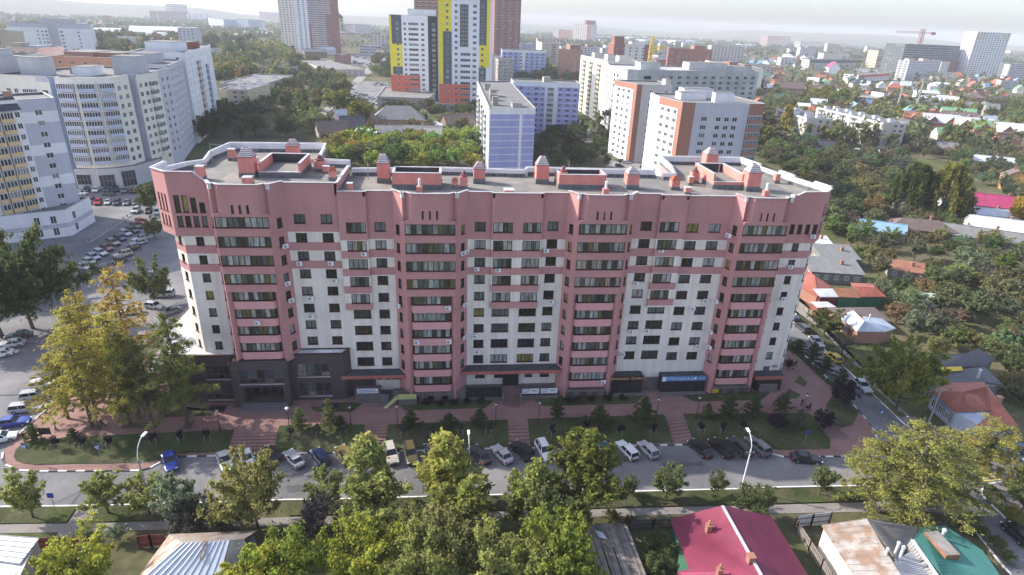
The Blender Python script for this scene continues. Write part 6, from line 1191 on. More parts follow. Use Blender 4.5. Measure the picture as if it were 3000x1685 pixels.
def stack(root, c, reg, px, z, w, h, m, name='chimney', pot=False):
    p = GZ(*Q(reg[0], reg[1], [px])[0], z) - c; b = MB(); b.box(p.x - w/2, p.x + w/2, p.y - w/2, p.y + w/2, z - .8, z + h); b.box(p.x - w/2 - .07, p.x + w/2 + .07, p.y - w/2 - .07, p.y + w/2 + .07, z + h, z + h + .1)
    o = b.build(name, MATS[m], root)
    if pot: b = MB(); b.lathe([(.13, 0), (.16, .1), (.12, .5), (.2, .55), (.05, .8)], 8, (p.x, p.y, z + h)); b.build('chimney_pot', MATS[m], o)
def pipe(root, c, reg, px, z, h, r=.16): p = GZ(*Q(reg[0], reg[1], [px])[0], z) - c; b = MB(); b.tube((p.x, p.y, z - .6), (p.x, p.y, z + h), r, r, 10); b.lathe([(r * 1.5, 0), (r * 1.1, .18), (.03, .3)], 10, (p.x, p.y, z + h)); b.build('flue_pipe', MATS['n_white'], root)
BL, BM, BR, BRR = (0, 1260), (750, 1260), (1500, 1260), (2250, 1260)
r, c = housepx('low outbuilding with a flat white sheet roof', BL, [('n_white', [(-120,1290,3.1),(-20,1050,3.1),(390,1080,3.1),(195,1335,3.1)], 5, 'metal_grey'), ('n_white', [(-120,1300,2.9),(190,1340,2.9),(250,1345,2.9),(150,1560,2.9),(-140,1560,2.9)], 0, '')], 'w_beige', 'outbuilding')
r, c = housepx('house with a pale blue standing seam roof and slate extension', BL, [('n_rustgrey', [(2560,1003,3.4),(1690,1040,3.4),(1830,1125,6.2),(2430,1090,6.2)], -40, 'n_slate'), ('n_rustgrey', [(1690,1040,3.4),(1240,1650,3.4),(1830,1125,6.2)], 0, ''), ('n_seam', [(1240,1650,3.4),(2150,1620,3.4),(2290,1098,6.2),(1830,1125,6.2)], 10, 'metal_grey'), ('n_slate', [(2150,1620,3.4),(2720,1600,3.6),(2430,1090,6.2),(2290,1098,6.2)], -36, 'n_darkroof')], 'w_grime')
for t in range(9):   # roof ladder
    pass
b = MB(); A = GZ(*Q(0, 1260, [(2050,1110)])[0], 6.25) - c; B2 = GZ(*Q(0, 1260, [(2010,1310)])[0], 5.2) - c
for s in (-.16, .16): b.bar(A + Vector((s, 0, .1)), B2 + Vector((s, 0, .1)), .06, .06)
for i in range(8): p = A.lerp(B2, (i + .5) / 8) + Vector((0, 0, .12)); b.bar(p + Vector((-.2, 0, 0)), p + Vector((.2, 0, 0)), .06, .05)
b.build('roof_ladder', MATS['c_wood'], r)
# plank roofed shed
P = [GZ(*Q(1500, 1260, [(x, y)])[0], z) for x, y, z in ((700,925,3.5),(1140,930,3.1),(1360,1500,3.1),(870,1500,3.5))]; c = sum(P, Vector()) / 4; c.z = 0
root = thing('shed', 'old shed with a weathered plank roof and missing boards', 'shed', c); FOOT.append([(p.x, p.y) for p in P])
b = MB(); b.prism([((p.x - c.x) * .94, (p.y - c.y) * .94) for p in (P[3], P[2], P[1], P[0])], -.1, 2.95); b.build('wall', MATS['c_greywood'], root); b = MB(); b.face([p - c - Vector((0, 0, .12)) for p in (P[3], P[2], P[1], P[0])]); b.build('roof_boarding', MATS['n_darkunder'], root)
rp = random.Random(3); n = 34
for i in range(n):
    t0 = (i + .06 + rp.random() * .08) / n; t1 = (i + .86 + rp.random() * .1) / n; a0 = rp.random() * .03; a1 = 1 - rp.random() * .03
    if i in (9, 17): a1 = .45
    q = [P[0].lerp(P[1], t0).lerp(P[3].lerp(P[2], t0), a0), P[0].lerp(P[1], t1).lerp(P[3].lerp(P[2], t1), a0), P[0].lerp(P[1], t1).lerp(P[3].lerp(P[2], t1), a1), P[0].lerp(P[1], t0).lerp(P[3].lerp(P[2], t0), a1)]
    dz = Vector((0, 0, rp.uniform(-.02, .05))); q = [p - c + dz for p in q][::-1]; b = MB(); b.face(q); b.face([p - Vector((0, 0, .04)) for p in q][::-1])
    for k in range(4): u, v = q[k], q[(k + 1) % 4]; d4 = Vector((0, 0, .04)); b.face([u - d4, v - d4, v, u])
    b.build('plank', MATS['n_wood'], root)
q = [GZ(*Q(1500, 1260, [(x, y)])[0], 3.55) - c for x, y in ((820,995),(905,1020),(950,1090),(870,1070))]; b = MB(); b.face(q[::-1]); b.face([p - Vector((0, 0, .03)) for p in q]); b.build('tin_sheet', MATS['n_white'], root)
# magenta house
r, c = housepx('house with a large magenta corrugated gable roof', BR, [('n_magenta', [(1580,890,3.4),(1770,1385,3.4),(2500,1470,6.8),(2100,755,6.8)], -70, 'n_magenta'), ('n_magenta', [(1650,1412,3.3),(1720,1600,3.3),(2560,1600,6.7),(2470,1400,6.7),(1770,1385,3.4)], 0, ''), ('n_magenta', [(2590,865,3.6),(3020,1560,3.6),(2560,1600,6.8),(2100,755,6.8)], -80, 'n_magenta')], 'c_green')
b = MB(); A = GZ(*Q(1500, 1260, [(2100,755)])[0], 6.85) - c; B2 = GZ(*Q(1500, 1260, [(2530,1525)])[0], 6.85) - c; b.bar(A, B2, .34, .1); b.build('ridge_cap', MATS['w_lilac'], r)
stack(r, c, BR, (1958,1000), 5.4, .6, .8, 'w_brick', pot=True); stack(r, c, BR, (2375,1310), 6.6, .7, .8, 'w_brick'); stack(r, c, BR, (2065,1440), 5.2, .55, .8, 'w_brick', pot=True)
# cream house, rusty and teal roofs
r, c = housepx('cream walled house with a rusty patchwork roof beside the larch', BRR, [('n_rustgrey', [(535,950,3.7),(870,1470,3.7),(1340,1470,5.0),(985,885,5.0)], -9, 'n_slate'), ('n_slate', [(1500,975,4.0),(1440,1100,4.0),(1285,1310,4.8),(985,885,5.0)], -26, 'n_darkroof'), ('n_white', [(1440,1200,4.3),(1640,1480,4.3),(1340,1470,5.0),(1235,1335,4.85)], -14, 'metal_grey')], 'w_cream', shrink=.95)
for px, h in (((1175,1250),.9), ((1270,1225),1.5), ((1312,1280),1.7)): pipe(r, c, BRR, px, 4.8, h)
for i, (x, y) in enumerate([(575,1090),(605,1130),(715,1290),(745,1335),(775,1375)]):
    p = GZ(*Q(2250, 1260, [(x - 8, y + 10)])[0], 2.2); A = GZ(*Q(2250, 1260, [(535, 950)])[0], 3.7); B2 = GZ(*Q(2250, 1260, [(870, 1470)])[0], 3.7); a = math.atan2(B2.y - A.y, B2.x - A.x); link('window', winmesh(.9, 1.3, 1, 1, 'frame_white', 'glass_dark', .1), r, (p.x - c.x, p.y - c.y, 1.5), a)
r, c = housepx('lower house with a teal corrugated roof and rusty ridge', BRR, [('n_teal', [(1770,955,3.2),(2140,1200,3.2),(1760,1480,4.6),(1440,1095,4.8),(1525,970,4.6)], 0, ''), ('n_teal', [(2140,1200,3.2),(2420,1600,3.2),(1800,1600,4.6),(1760,1480,4.6)], 0, ''), ('n_slate', [(1330,1230,3.6),(1600,1600,3.6),(1790,1600,4.7),(1440,1095,4.85)], -16, 'n_white')], 'w_brick', shrink=.94)
def slopebars(root, c, reg, A0, A1, B0, B1, n, m, nm, w=.06, h=.05):
    P = [GZ(*Q(reg[0], reg[1], [(p[0], p[1])])[0], p[2]) - c for p in (A0, A1, B0, B1)]; b = MB()
    for i in range(n + 1): t = i / n; b.bar(P[0].lerp(P[1], t) + Vector((0, 0, .02)), P[2].lerp(P[3], t) + Vector((0, 0, .02)), w, h)
    tag(b.build(nm, MATS[m], root), kind='stuff')
slopebars(r, c, BRR, (1525,970,4.6), (1800,1600,4.65), (1770,955,3.25), (2420,1600,3.25), 46, 'n_teal', 'roof_corrugation')
b = MB(); A = GZ(*Q(2250, 1260, [(1440,1095)])[0], 4.9) - c; B2 = GZ(*Q(2250, 1260, [(1790,1600)])[0], 4.75) - c; b.bar(A, B2, .4, .12); b.build('ridge_cap', MATS['n_white'], r)
b = MB(); A = GZ(*Q(2250, 1260, [(1700,1130)])[0], 4.4) - c; b.box(A.x - .9, A.x + .9, A.y - 2.2, A.y + 1.4, 3.6, 4.9, 0, 1); b.build('dormer', [MATS['n_rust'], MATS['n_slate']], r); pipe(r, c, BRR, (1730,1080), 4.0, 1.3, .2)
# right-hand houses
r, c = housepx('house with a broad terracotta red hip roof and blue grey walls', R9, [('n_red', [(1640,1045,3.3),(1890,1260,3.3),(1970,1055,5.6)], 0, ''), ('n_red', [(1890,1260,3.3),(2250,1245,3.3),(2185,1010,5.4),(1970,1055,5.6)], 16, 'n_rust'), ('n_red', [(1860,966,3.4),(1640,1045,3.3),(1970,1055,5.6),(2185,1010,5.4),(2180,960,4.6)], 0, ''), ('n_red', [(2110,1395,3.0),(2520,1402,3.0),(2180,962,4.6),(2190,1010,5.3),(2250,1245,3.3)], 0, '')], 'w_bluegrey')
stack(r, c, R9, (2300,1190), 3.6, .7, 1.6, 'w_brick2')
for (x, y) in ((1670,1170),(1735,1230),(1805,1290)):
    p = GZ(*Q(2250, 840, [(x, y)])[0], 1.9); A = GZ(*Q(2250, 840, [(1640,1045)])[0], 3.3); B2 = GZ(*Q(2250, 840, [(1890,1260)])[0], 3.3); link('window', winmesh(1.1, 1.5, 2, 1, 'frame_white', 'glass', .14), r, (p.x - c.x, p.y - c.y, 1.0), math.atan2(B2.y - A.y, B2.x - A.x))
housepx('long dark tarred shed roof with a raised grey end', R9, [('n_darkroof', [(1625,690,2.8),(1740,805,2.7),(2150,803,2.7),(1985,672,4.2)], 0, ''), ('n_darkroof', [(2150,803,2.7),(2290,730,3.3),(2115,620,5.0),(1985,672,4.2)], 0, '')], 'c_greywood', 'shed')
r, c = housepx('patched dark lean-to roofs behind the red roofed house', R9, [('n_darkroof', [(1590,1000,2.6),(1640,1045,2.6),(1900,962,3.0),(1760,850,3.4),(1630,870,3.0)], 0, ''), ('n_darkroof', [(2370,990,2.7),(2180,805,3.2),(1760,850,3.4),(1900,962,3.0),(2180,962,2.9)], 0, '')], 'c_greywood', 'lean_to')
q = [GZ(*Q(2250, 840, [(x, y)])[0], 3.55) - c for x, y in ((1640,812),(1950,803),(1962,842),(1860,852),(1720,862))]; b = MB(); b.face(q if (q[1]-q[0]).cross(q[2]-q[1]).z > 0 else q[::-1]); b.face([p - Vector((0, 0, .03)) for p in q]); b.build('yellow_sheet', MATS['n_yellow'], r)
pipe(r, c, R9, (2110,915), 3.1, 1.6, .22)
r, c = housepx('brick cottage under a pale blue metal hip roof', R9, [('n_seam', [(715,300,3.0),(895,450,3.0),(970,345,4.9),(860,238,4.9)], 10, 'n_seam'), ('n_seam', [(895,450,3.0),(1180,453,3.0),(970,345,4.9)], 0, ''), ('n_seam', [(1180,453,3.0),(1290,420,3.0),(1150,322,4.3),(955,297,4.7),(970,345,4.9)], 0, '')], 'w_brick2', shrink=.9)
pipe(r, c, R9, (1015,335), 4.6, 1.1, .16)
for (x, y) in ((718,372),(790,420)): p = GZ(*Q(2250, 840, [(x, y)])[0], 1.9); A = GZ(*Q(2250, 840, [(715,300)])[0], 3.0); B2 = GZ(*Q(2250, 840, [(895,450)])[0], 3.0); link('window', winmesh(1.1, 1.5, 2, 1, 'frame_white', 'glass', .14), r, (p.x - c.x, p.y - c.y, 1.0), math.atan2(B2.y - A.y, B2.x - A.x))
housepx('low long cottage with a brown felt roof behind the pale hip roof', R9, [('r_brown', [(580,215,3.0),(720,300,2.9),(860,238,3.8),(820,208,3.6)], 0, ''), ('r_brown', [(820,208,3.6),(860,238,3.8),(955,297,3.4),(1240,352,2.8),(1070,205,3.0)], 0, '')], 'w_brick')
housepx('maroon cottage with a bright white sheet roof', R9, [('n_white', [(525,103,3.0),(712,103,3.0),(650,18,4.2),(455,20,4.0)], 0, '')], 'c_maroon', shrink=.9)
housepx('green cottage with a rusty red roof, middle of the row', R9, [('n_rust', [(712,103,3.0),(930,112,3.0),(840,14,4.4),(650,18,4.2)], 12, 'n_rust')], 'c_green', shrink=.9)
housepx('green cottage with a redder roof at the end of the row', R9, [('n_red', [(930,102,3.0),(1192,102,3.0),(1080,5,4.6),(850,-5,4.6)], 14, 'n_red'), ('n_red', [(850,-5,4.6),(1080,5,4.6),(1050,-30,3.6),(830,-40,3.6)], 0, '')], 'c_green', shrink=.9)
housepx('cottage with a red ribbed hip roof and aerials against the pink end wall', R8, [('n_red', [(330,1443,3.0),(500,1540,3.0),(470,1330,4.8),(370,1265,4.6)], 10, 'n_red'), ('n_red', [(500,1540,3.0),(640,1440,3.0),(470,1330,4.8)], 0, '')], 'w_brick', shrink=.9)
housepx('small white garage roof by the maroon cottage', R9, [('n_white', [(500,212,2.6),(690,205,2.6),(600,150,3.0),(430,150,3.0)], 0, '')], 'n_fencered', 'garage', shrink=.92)
# polytunnels
for lab, reg, a, b_, rr_ in (('grey polytunnel with a rounded sheeted roof by the vegetable beds', R8, (690,1075), (830,1160), 2.1), ('white polytunnel greenhouse in the garden thicket', R9, (1440,130), (1720,125), 2.2)):
    A = GZ(*Q(reg[0], reg[1], [a])[0], 1.2); B2 = GZ(*Q(reg[0], reg[1], [b_])[0], 1.2); d = Vector((B2.x - A.x, B2.y - A.y, 0)); L = d.length; root = thing('greenhouse', lab, 'greenhouse', (A.x, A.y, 0), math.atan2(d.y, d.x)); m = MB(); n = 10
    pr = [(rr_ * math.cos(math.pi * i / n), 0.3 + rr_ * 1.1 * math.sin(math.pi * i / n)) for i in range(n + 1)]
    for i in range(n): m.face([(0, pr[i][0], pr[i][1]), (0, pr[i+1][0], pr[i+1][1]), (L, pr[i+1][0], pr[i+1][1]), (L, pr[i][0], pr[i][1])])
    for x in (0, L): m.face([(x, q[0], q[1]) for q in pr]); 
    m.box(0, L, -rr_, rr_, 0, .3); m.build('cover', mat('poly', (0.55, 0.58, 0.58), 0.3, 0.1, .5), root)
    for k in range(7):
        x = L * k / 6; m = MB()
        for i in range(n): m.bar((x, pr[i][0] * 1.01, pr[i][1] * 1.01), (x, pr[i+1][0] * 1.01, pr[i+1][1] * 1.01), .06, .06)
        m.build('hoop', MATS['metal_grey'], root)
    FOOT.append([(A.x - 1, A.y - 3), (B2.x + 1, B2.y - 3), (B2.x + 1, B2.y + 3), (A.x - 1, A.y + 3)])
# fences
def fence(label, reg, pts, h, mp, mpost, step=2.2, board=None, gap=0.02):
    W_ = [GZ(*Q(reg[0], reg[1], [p])[0], 0) for p in pts]; root = thing('fence', label, 'fence', (W_[0].x, W_[0].y, 0)); o = W_[0]; o = Vector((o.x, o.y, 0))
    for a, b_ in zip(W_[:-1], W_[1:]):
        L = (b_ - a).length; n = max(1, round(L / step))
        for i in range(n):
            p, q = a.lerp(b_, (i + gap) / n) - o, a.lerp(b_, (i + 1 - gap) / n) - o
            if board:
                k = max(2, int((q - p).length / board))
                for j in range(k):
                    m = MB(); u, v = p.lerp(q, (j + .08) / k), p.lerp(q, (j + .92) / k); hz = h + R0.uniform(-.06, .06); m.bar((u.x, u.y, hz / 2), (v.x, v.y, hz / 2), .03, hz); m.build('board', MATS[mp], root)
            else: m = MB(); m.bar((p.x, p.y, h / 2 + .1), (q.x, q.y, h / 2 + .1), .04, h - .1); m.build('panel', MATS[mp], root)
        for i in range(n + 1):
            p = a.lerp(b_, i / n) - o; m = MB(); m.box(p.x - .07, p.x + .07, p.y - .16, p.y - .02, 0, h + .1); m.build('post', MATS[mpost], root)
        for zz in (h * .3, h * .75): m = MB(); m.bar((a.x - o.x, a.y - o.y - .06, zz), (b_.x - o.x, b_.y - o.y - .06, zz), .06, .08); m.build('rail', MATS[mpost], root)
fence('white sheet fence with maroon posts between the magenta and cream houses', BRR, [(255,975),(420,955),(600,935)], 2.0, 'n_fencewhite', 'n_maroonpost', 2.6)
fence('old picket fence running down beside the magenta roof', BRR, [(275,1010),(400,1200),(520,1390),(620,1560)], 1.7, 'c_greywood', 'n_maroonpost', 2.4, .3)
fence('dark board fence behind the garden of the plank shed', BR, [(1180,1000),(1400,985),(1600,985)], 1.7, 'n_darkroof', 'c_wood', 2.2, .35)
fence('rusty red sheet fence between the white roof and the blue seam roof', BL, [(380,1200),(620,1190),(900,1180)], 1.9, 'n_fencered', 'n_maroonpost', 2.5)
fence('rusty red sheet fence left of the blue seam roof', BL, [(1400,1180),(1520,1165),(1660,1160)], 1.9, 'n_fencered', 'n_maroonpost', 2.0)
fence('low picket fence by the cottages across the side street', R9, [(300,190),(400,270),(440,290)], 1.2, 'c_greywood', 'c_wood', 2.0, .3)

# ================================================================== TREES
import numpy as np
def leaves_mesh(name, C, rad, per, leaf, rng, flat=0.0, updir=0.35, aspect=1.0, droop=False):
    """C: clump centres (n,3); rad: clump radii; per: leaves per clump; a tilted quad per leaf spray"""
    n = len(C); idx = np.repeat(np.arange(n), per); N = len(idx)
    g = rng.normal(size=(N, 3)); g /= np.linalg.norm(g, axis=1, keepdims=True) + 1e-9; rr_ = np.minimum(np.abs(rng.normal(size=N)) * .62, 1.7)
    off = g * (rr_ * np.asarray(rad)[idx])[:, None]
    if flat: off[:, 2] *= (1 - flat)
    P = np.asarray(C)[idx] + off
    nrm = g * 0.5 + rng.normal(size=(N, 3)) * 0.6; nrm[:, 2] += updir; nrm /= np.linalg.norm(nrm, axis=1, keepdims=True)
    a = rng.normal(size=(N, 3))
    if droop: a = np.tile(np.array([0, 0, -1.0]), (N, 1)) + rng.normal(size=(N, 3)) * 0.25
    t = a - nrm * (a * nrm).sum(1)[:, None]; t /= np.linalg.norm(t, axis=1, keepdims=True) + 1e-9; b = np.cross(nrm, t)
    s = leaf * (0.6 + 0.8 * rng.random(N)); t = t * (s * aspect)[:, None]; b = b * (s * 0.62)[:, None]
    V = np.empty((N, 4, 3)); V[:, 0] = P - t; V[:, 1] = P + b * 0.9 - t * 0.1; V[:, 2] = P + t; V[:, 3] = P - b + t * 0.15
    V = V.reshape(-1, 3); me = bpy.data.meshes.new(name); me.vertices.add(N * 4); me.vertices.foreach_set('co', V.ravel()); me.loops.add(N * 4); me.loops.foreach_set('vertex_index', np.arange(N * 4)); me.polygons.add(N); me.polygons.foreach_set('loop_start', np.arange(N) * 4)
    try: me.polygons.foreach_set('loop_total', np.full(N, 4))
    except Exception: pass
    ch, cv = rng.random(n), rng.random(n); hue = np.clip(ch[idx] * .6 + rng.random(N) * .4, 0, 1); val = np.clip(cv[idx] * .5 + rng.random(N) * .5, 0, 1)
    col = np.ones((N, 4, 4)); col[:, :, 0] = hue[:, None]; col[:, :, 1] = val[:, None]
    me.update(); at = me.color_attributes.new('lv', 'FLOAT_COLOR', 'POINT'); at.data.foreach_set('color', col.ravel()); me.materials.append(MATS['leaf']); me.validate(); return me
def limbs_mesh(name, trunk, limbs, m):
    b = MB()
    for (p, q, r0, r1) in trunk: b.tube(p, q, r0, r1, 7, 0, False)
    for (p, q, r0, r1) in limbs: b.tube(p, q, r0, r1, 5, 0, False)
    return b.mesh(name, MATS[m])
def make_tree(kind, lod, seed):
    """unit tree: height 1, crown half-width about 0.5 of the returned aspect; returns (trunk mesh, crown mesh)"""
    rng = np.random.default_rng(seed); K = {0: 1.0, 1: 0.42, 2: 0.16}[lod]; S = {0: 1.0, 1: 1.5, 2: 2.4}[lod]; C = []; R_ = []; limbs = []; trunk = []; fl = 0.15; up = .35; asp = 1.0; dr = False; leaf = .028
    def wob(z, a=.012): return np.array([math.sin(z * 7 + seed) * a, math.cos(z * 5 + seed * 2) * a, 0])
    if kind in ('round', 'broad', 'tall', 'bush', 'silver'):
        zc, rz, rx, nb = {'round': (.58, .40, .36, 40), 'broad': (.55, .42, .50, 50), 'tall': (.56, .44, .24, 46), 'bush': (.42, .52, .58, 44), 'silver': (.55, .43, .35, 34)}[kind]
        lob = rng.normal(size=(6, 3)); lob /= np.linalg.norm(lob, axis=1, keepdims=True); la = rng.uniform(.0, .4, 6); i = 0
        while i < nb:
            g = rng.normal(size=3); g /= np.linalg.norm(g)
            if g[2] < (-.55 if kind != 'bush' else -.2): continue
            sh = (.74 + sum(a * max(0, float(g @ l)) ** 3 for a, l in zip(la, lob)) + rng.normal() * .09) * (1 if rng.random() < .7 else rng.uniform(.5, .9))
            p = np.array([g[0] * rx * sh, g[1] * rx * sh, zc + g[2] * rz * sh])
            if kind == 'tall': p[:2] *= 1.2 - .85 * max(0, (p[2] - zc) / rz)
            if p[2] < .06: continue
            i += 1; b0 = np.array([p[0] * .08, p[1] * .08, max(.05 if kind == 'bush' else .18, p[2] * .62 - .06)]); limbs.append((b0, p, .008, .0015))
            for t in (.52, .72, .88, 1.0): C.append(b0 + (p - b0) * t + rng.normal(size=3) * .02 + [0, 0, .02 * t]); R_.append(rx * (.27 - .10 * t) * rng.uniform(.7, 1.2))
            C.append(p + np.array([g[0] * .02, g[1] * .02, .045])); R_.append(rx * .11)
        per = int(46 * K); leaf = .0215 * S * (.8 if kind == 'tall' else 1); up = .25; tz = .6 if kind != 'bush' else .25
        for i in range(5): z0, z1 = tz * i / 5, tz * (i + 1) / 5; trunk.append((wob(z0) + [0, 0, z0], wob(z1) + [0, 0, z1], .022 * (1 - .15 * i), .022 * (1 - .15 * (i + 1))))
    elif kind == 'birch':
        nc = 70
        for i in range(nc):
            z = .26 + .72 * (i + rng.random()) / nc; r = .17 * math.sin(min(1, (1.02 - z) / .55) * math.pi / 2) * (.55 + .45 * min(1, (z - .2) / .25)); a = rng.random() * 6.283; f = rng.random() ** .5; C.append(np.array([math.cos(a) * r * f, math.sin(a) * r * f, z])); R_.append(.055)
        per = int(75 * K); leaf = .019 * S; dr = True; asp = 1.3; trunk = [(wob(0), wob(.5) + [0, 0, .5], .014, .009), (wob(.5) + [0, 0, .5], np.array([0, 0, .96]), .009, .002)]
        for k in range(0, nc, 4): limbs.append((np.array([0, 0, C[k][2] - .05]), C[k], .004, .001))
    elif kind == 'larch':
        nb = 56; zt = .98
        trunk = [(np.array([0, 0, 0.]), wob(.4) + [0, 0, .4], .017, .012), (wob(.4) + [0, 0, .4], np.array([0, 0, .98]), .012, .002)]
        for i in range(nb):
            z = .24 + .73 * (i + rng.random() * .8) / nb; L = (.05 + .30 * (1 - (z - .2) / .85) ** .8) * rng.uniform(.7, 1.15); a = i * 2.4 + rng.normal() * .3; tip = np.array([math.cos(a) * L, math.sin(a) * L, z - L * .05 + .05 * rng.normal()]); base = np.array([0, 0, z]); limbs.append((base, tip, .005, .001)); m = max(2, int(L / .055))
            for j in range(m): t = (j + .7) / m; q = base + (tip - base) * t; q[2] += .018 * math.sin(t * 3) - .01; C.append(q + rng.normal(size=3) * .010); R_.append(.024 + .020 * t)
        per = int(125 * K) + 3; leaf = .0062 * S; fl = .35; asp = 1.3
    elif kind == 'willow':
        for i in range(70):
            a = rng.random() * 6.283; r = .42 * rng.random() ** .5; zt = .97 - .55 * (r / .42) ** 2.2; n = 3 + int(4 * r / .42)
            for j in range(n): C.append(np.array([math.cos(a) * r, math.sin(a) * r, zt - .075 * j])); R_.append(.052)
            limbs.append((np.array([0, 0, .4]), np.array([math.cos(a) * r * .8, math.sin(a) * r * .8, zt]), .007, .002)) if i % 4 == 0 else None
        per = int(26 * K) + 3; leaf = .021 * S; dr = True; asp = 1.8; trunk = [(np.array([0, 0, 0.]), np.array([0, 0, .5]), .03, .02)]
    elif kind == 'pine':
        nb = 34; trunk = [(np.array([0, 0, 0.]), np.array([0, 0, .97]), .014, .003)]
        for i in range(nb):
            z = .12 + .86 * (i + .5) / nb; L = .30 * (1 - (z - .1) / .92) ** .85 * rng.uniform(.75, 1.2) + .02; a = i * 2.39; tip = np.array([math.cos(a) * L, math.sin(a) * L, z + L * .25]); base = np.array([0, 0, z]); limbs.append((base, tip, .004, .0015)); m = max(1, int(L / .07))
            for j in range(m): t = (j + .8) / m; C.append(base + (tip - base) * t); R_.append(.045)
        per = int(46 * K) + 4; leaf = .021 * S; up = .5; asp = 1.4
    elif kind == 'bare':
        trunk = [(np.array([0, 0, 0.]), np.array([0, 0, .35]), .022, .016)]
        for i in range(70):
            a = rng.random() * 6.283; e = rng.uniform(.1, 1.2); L = rng.uniform(.3, .6); b_ = np.array([0, 0, rng.uniform(.25, .38)]); m_ = b_ + np.array([math.cos(a) * math.cos(e), math.sin(a) * math.cos(e), math.sin(e)]) * L * .55; t_ = m_ + np.array([math.cos(a + .4) * math.cos(e), math.sin(a + .4) * math.cos(e), math.sin(e) * .8]) * L * .5; limbs += [(b_, m_, .007, .004), (m_, t_, .004, .001)]
            for _ in range(3): q = m_ + (t_ - m_) * rng.random(); limbs.append((q, q + rng.normal(size=3) * .09, .002, .0008))
            if i % 2 == 0: C.append(t_); R_.append(.05)
        per = 8; leaf = .018 * S
    C = np.array(C); per = max(per, 4)
    if kind != 'bare': C[:, 2] *= .97 / (C[:, 2].max() + .02)
    return limbs_mesh('trunk', trunk, limbs, 'bark_white' if kind == 'birch' else 'bark'), leaves_mesh('crown', C, R_, per, leaf, rng, fl, up, asp, dr)
TC = {}
def tmesh(kind, lod, v):
    k = (kind, lod, v)
    if k not in TC: TC[k] = make_tree(kind, lod, 11 + v * 17 + lod * 5 + len(kind) * 3)
    return TC[k]
ASP = {'round': .75, 'broad': 1.0, 'tall': .46, 'bush': 1.2, 'silver': .72, 'birch': .36, 'larch': .6, 'willow': .9, 'pine': .62, 'bare': 1.0}
TNAME = {'round': 'leafy_tree', 'broad': 'spreading_tree', 'tall': 'tall_tree', 'bush': 'bush', 'silver': 'silver_tree', 'birch': 'birch_tree', 'larch': 'larch_tree', 'willow': 'willow_tree', 'pine': 'young_pine', 'bare': 'bare_tree'}
tr = random.Random(21)
def tree(label, kind, pos, h, width=None, col=(.07, .1, .025), lod=0, group=None, v=None, rot=None, name=None, cat='tree'):
    v = tr.randrange(3) if v is None else v; tm, cmh = tmesh(kind, lod, v); s = (width / (h * ASP[kind])) if width else 1.0
    root = thing(name or TNAME[kind], label, 'bush' if kind == 'bush' else cat, pos, tr.random() * 6.283 if rot is None else rot, group)
    a = link('trunk', tm, root, (0, 0, 0), 0, (h * s, h * s, h)); b = link('crown', cmh, root, (0, 0, 0), 0, (h * s, h * s, h)); b.color = (*col, 1); return root
G_DK, G_MID, G_LT, G_OL, G_YL, G_OR, G_SV, G_PU, G_GY = (.058, .072, .030), (.088, .10, .04), (.165, .17, .055), (.14, .135, .055), (.25, .21, .05), (.32, .20, .05), (.13, .15, .09), (.032, .024, .036), (.075, .075, .06)
def tp(label, kind, reg, foot, top, width, col, **k):
    f = Q(reg[0], reg[1], [foot])[0]; p = GG(*f); t = PY(*Q(reg[0], reg[1], [top])[0], p.y); h = max(1.2, t.z - p.z); col = tuple(c * 1.15 for c in col) if reg[1] == 1260 and col[1] > .06 else col; return tree(label, kind, p, h, width, col, k.pop('lod', 0), **k)
A0 = (0, 840); A1 = (750, 840); A2 = (1500, 840)
LAR = 'larches on the paved corner'
for lab, foot, top, w_, col in [('dark green larch leaning over the stone base', (1890,1410), (1640,250), 11, (.12, .13, .04)), ('yellow green larch in the long tree bed, leftmost', (1310,1390), (1110,235), 9.5, (.25, .22, .055)), ('slim larch in the middle of the long tree bed', (1420,1380), (1330,430), 8, (.13, .14, .04)), ('slim larch at the right of the long tree bed', (1530,1385), (1500,480), 8, G_OL), ('larch in the small bed by the lantern', (930,1410), (760,330), 10, (.24, .21, .055)), ('tall larch beside the parked estate cars', (960,1230), (640,125), 12, (.23, .2, .05)), ('larch with golden top behind the others', (1040,1150), (900,10), 10, G_YL), ('tall golden orange larch overlooking the car park', (1345,860), (1240,-260), 10, (.27, .20, .06)), ('low larch bough tree at the kerb of the car park', (690,1330), (520,650), 9, (.2, .17, .05))]:
    tp(lab, 'larch', A0, foot, top, w_, col)
tp('huge dark linden in front of the yellow block, right one', 'broad', A0, (330,420), (500,-640), 17, G_DK, lod=0); tp('huge dark linden in front of the yellow block, left one', 'broad', A0, (30,520), (80,-400), 18, G_DK); tp('dark linden behind the two big ones', 'broad', A0, (250,130), (280,-300), 12, G_DK, lod=1)
tp('green lime tree against the pink left end', 'broad', A0, (1560,190), (1580,-310), 8.5, G_MID); tp('yellowing tree in the car park near the overhang', 'round', (0, 420), (1560,960), (1570,740), 6, G_OL, lod=1); tp('tree half hidden behind the pink parapet', 'broad', (0, 420), (1530,700), (1520,400), 8, G_MID, lod=1)
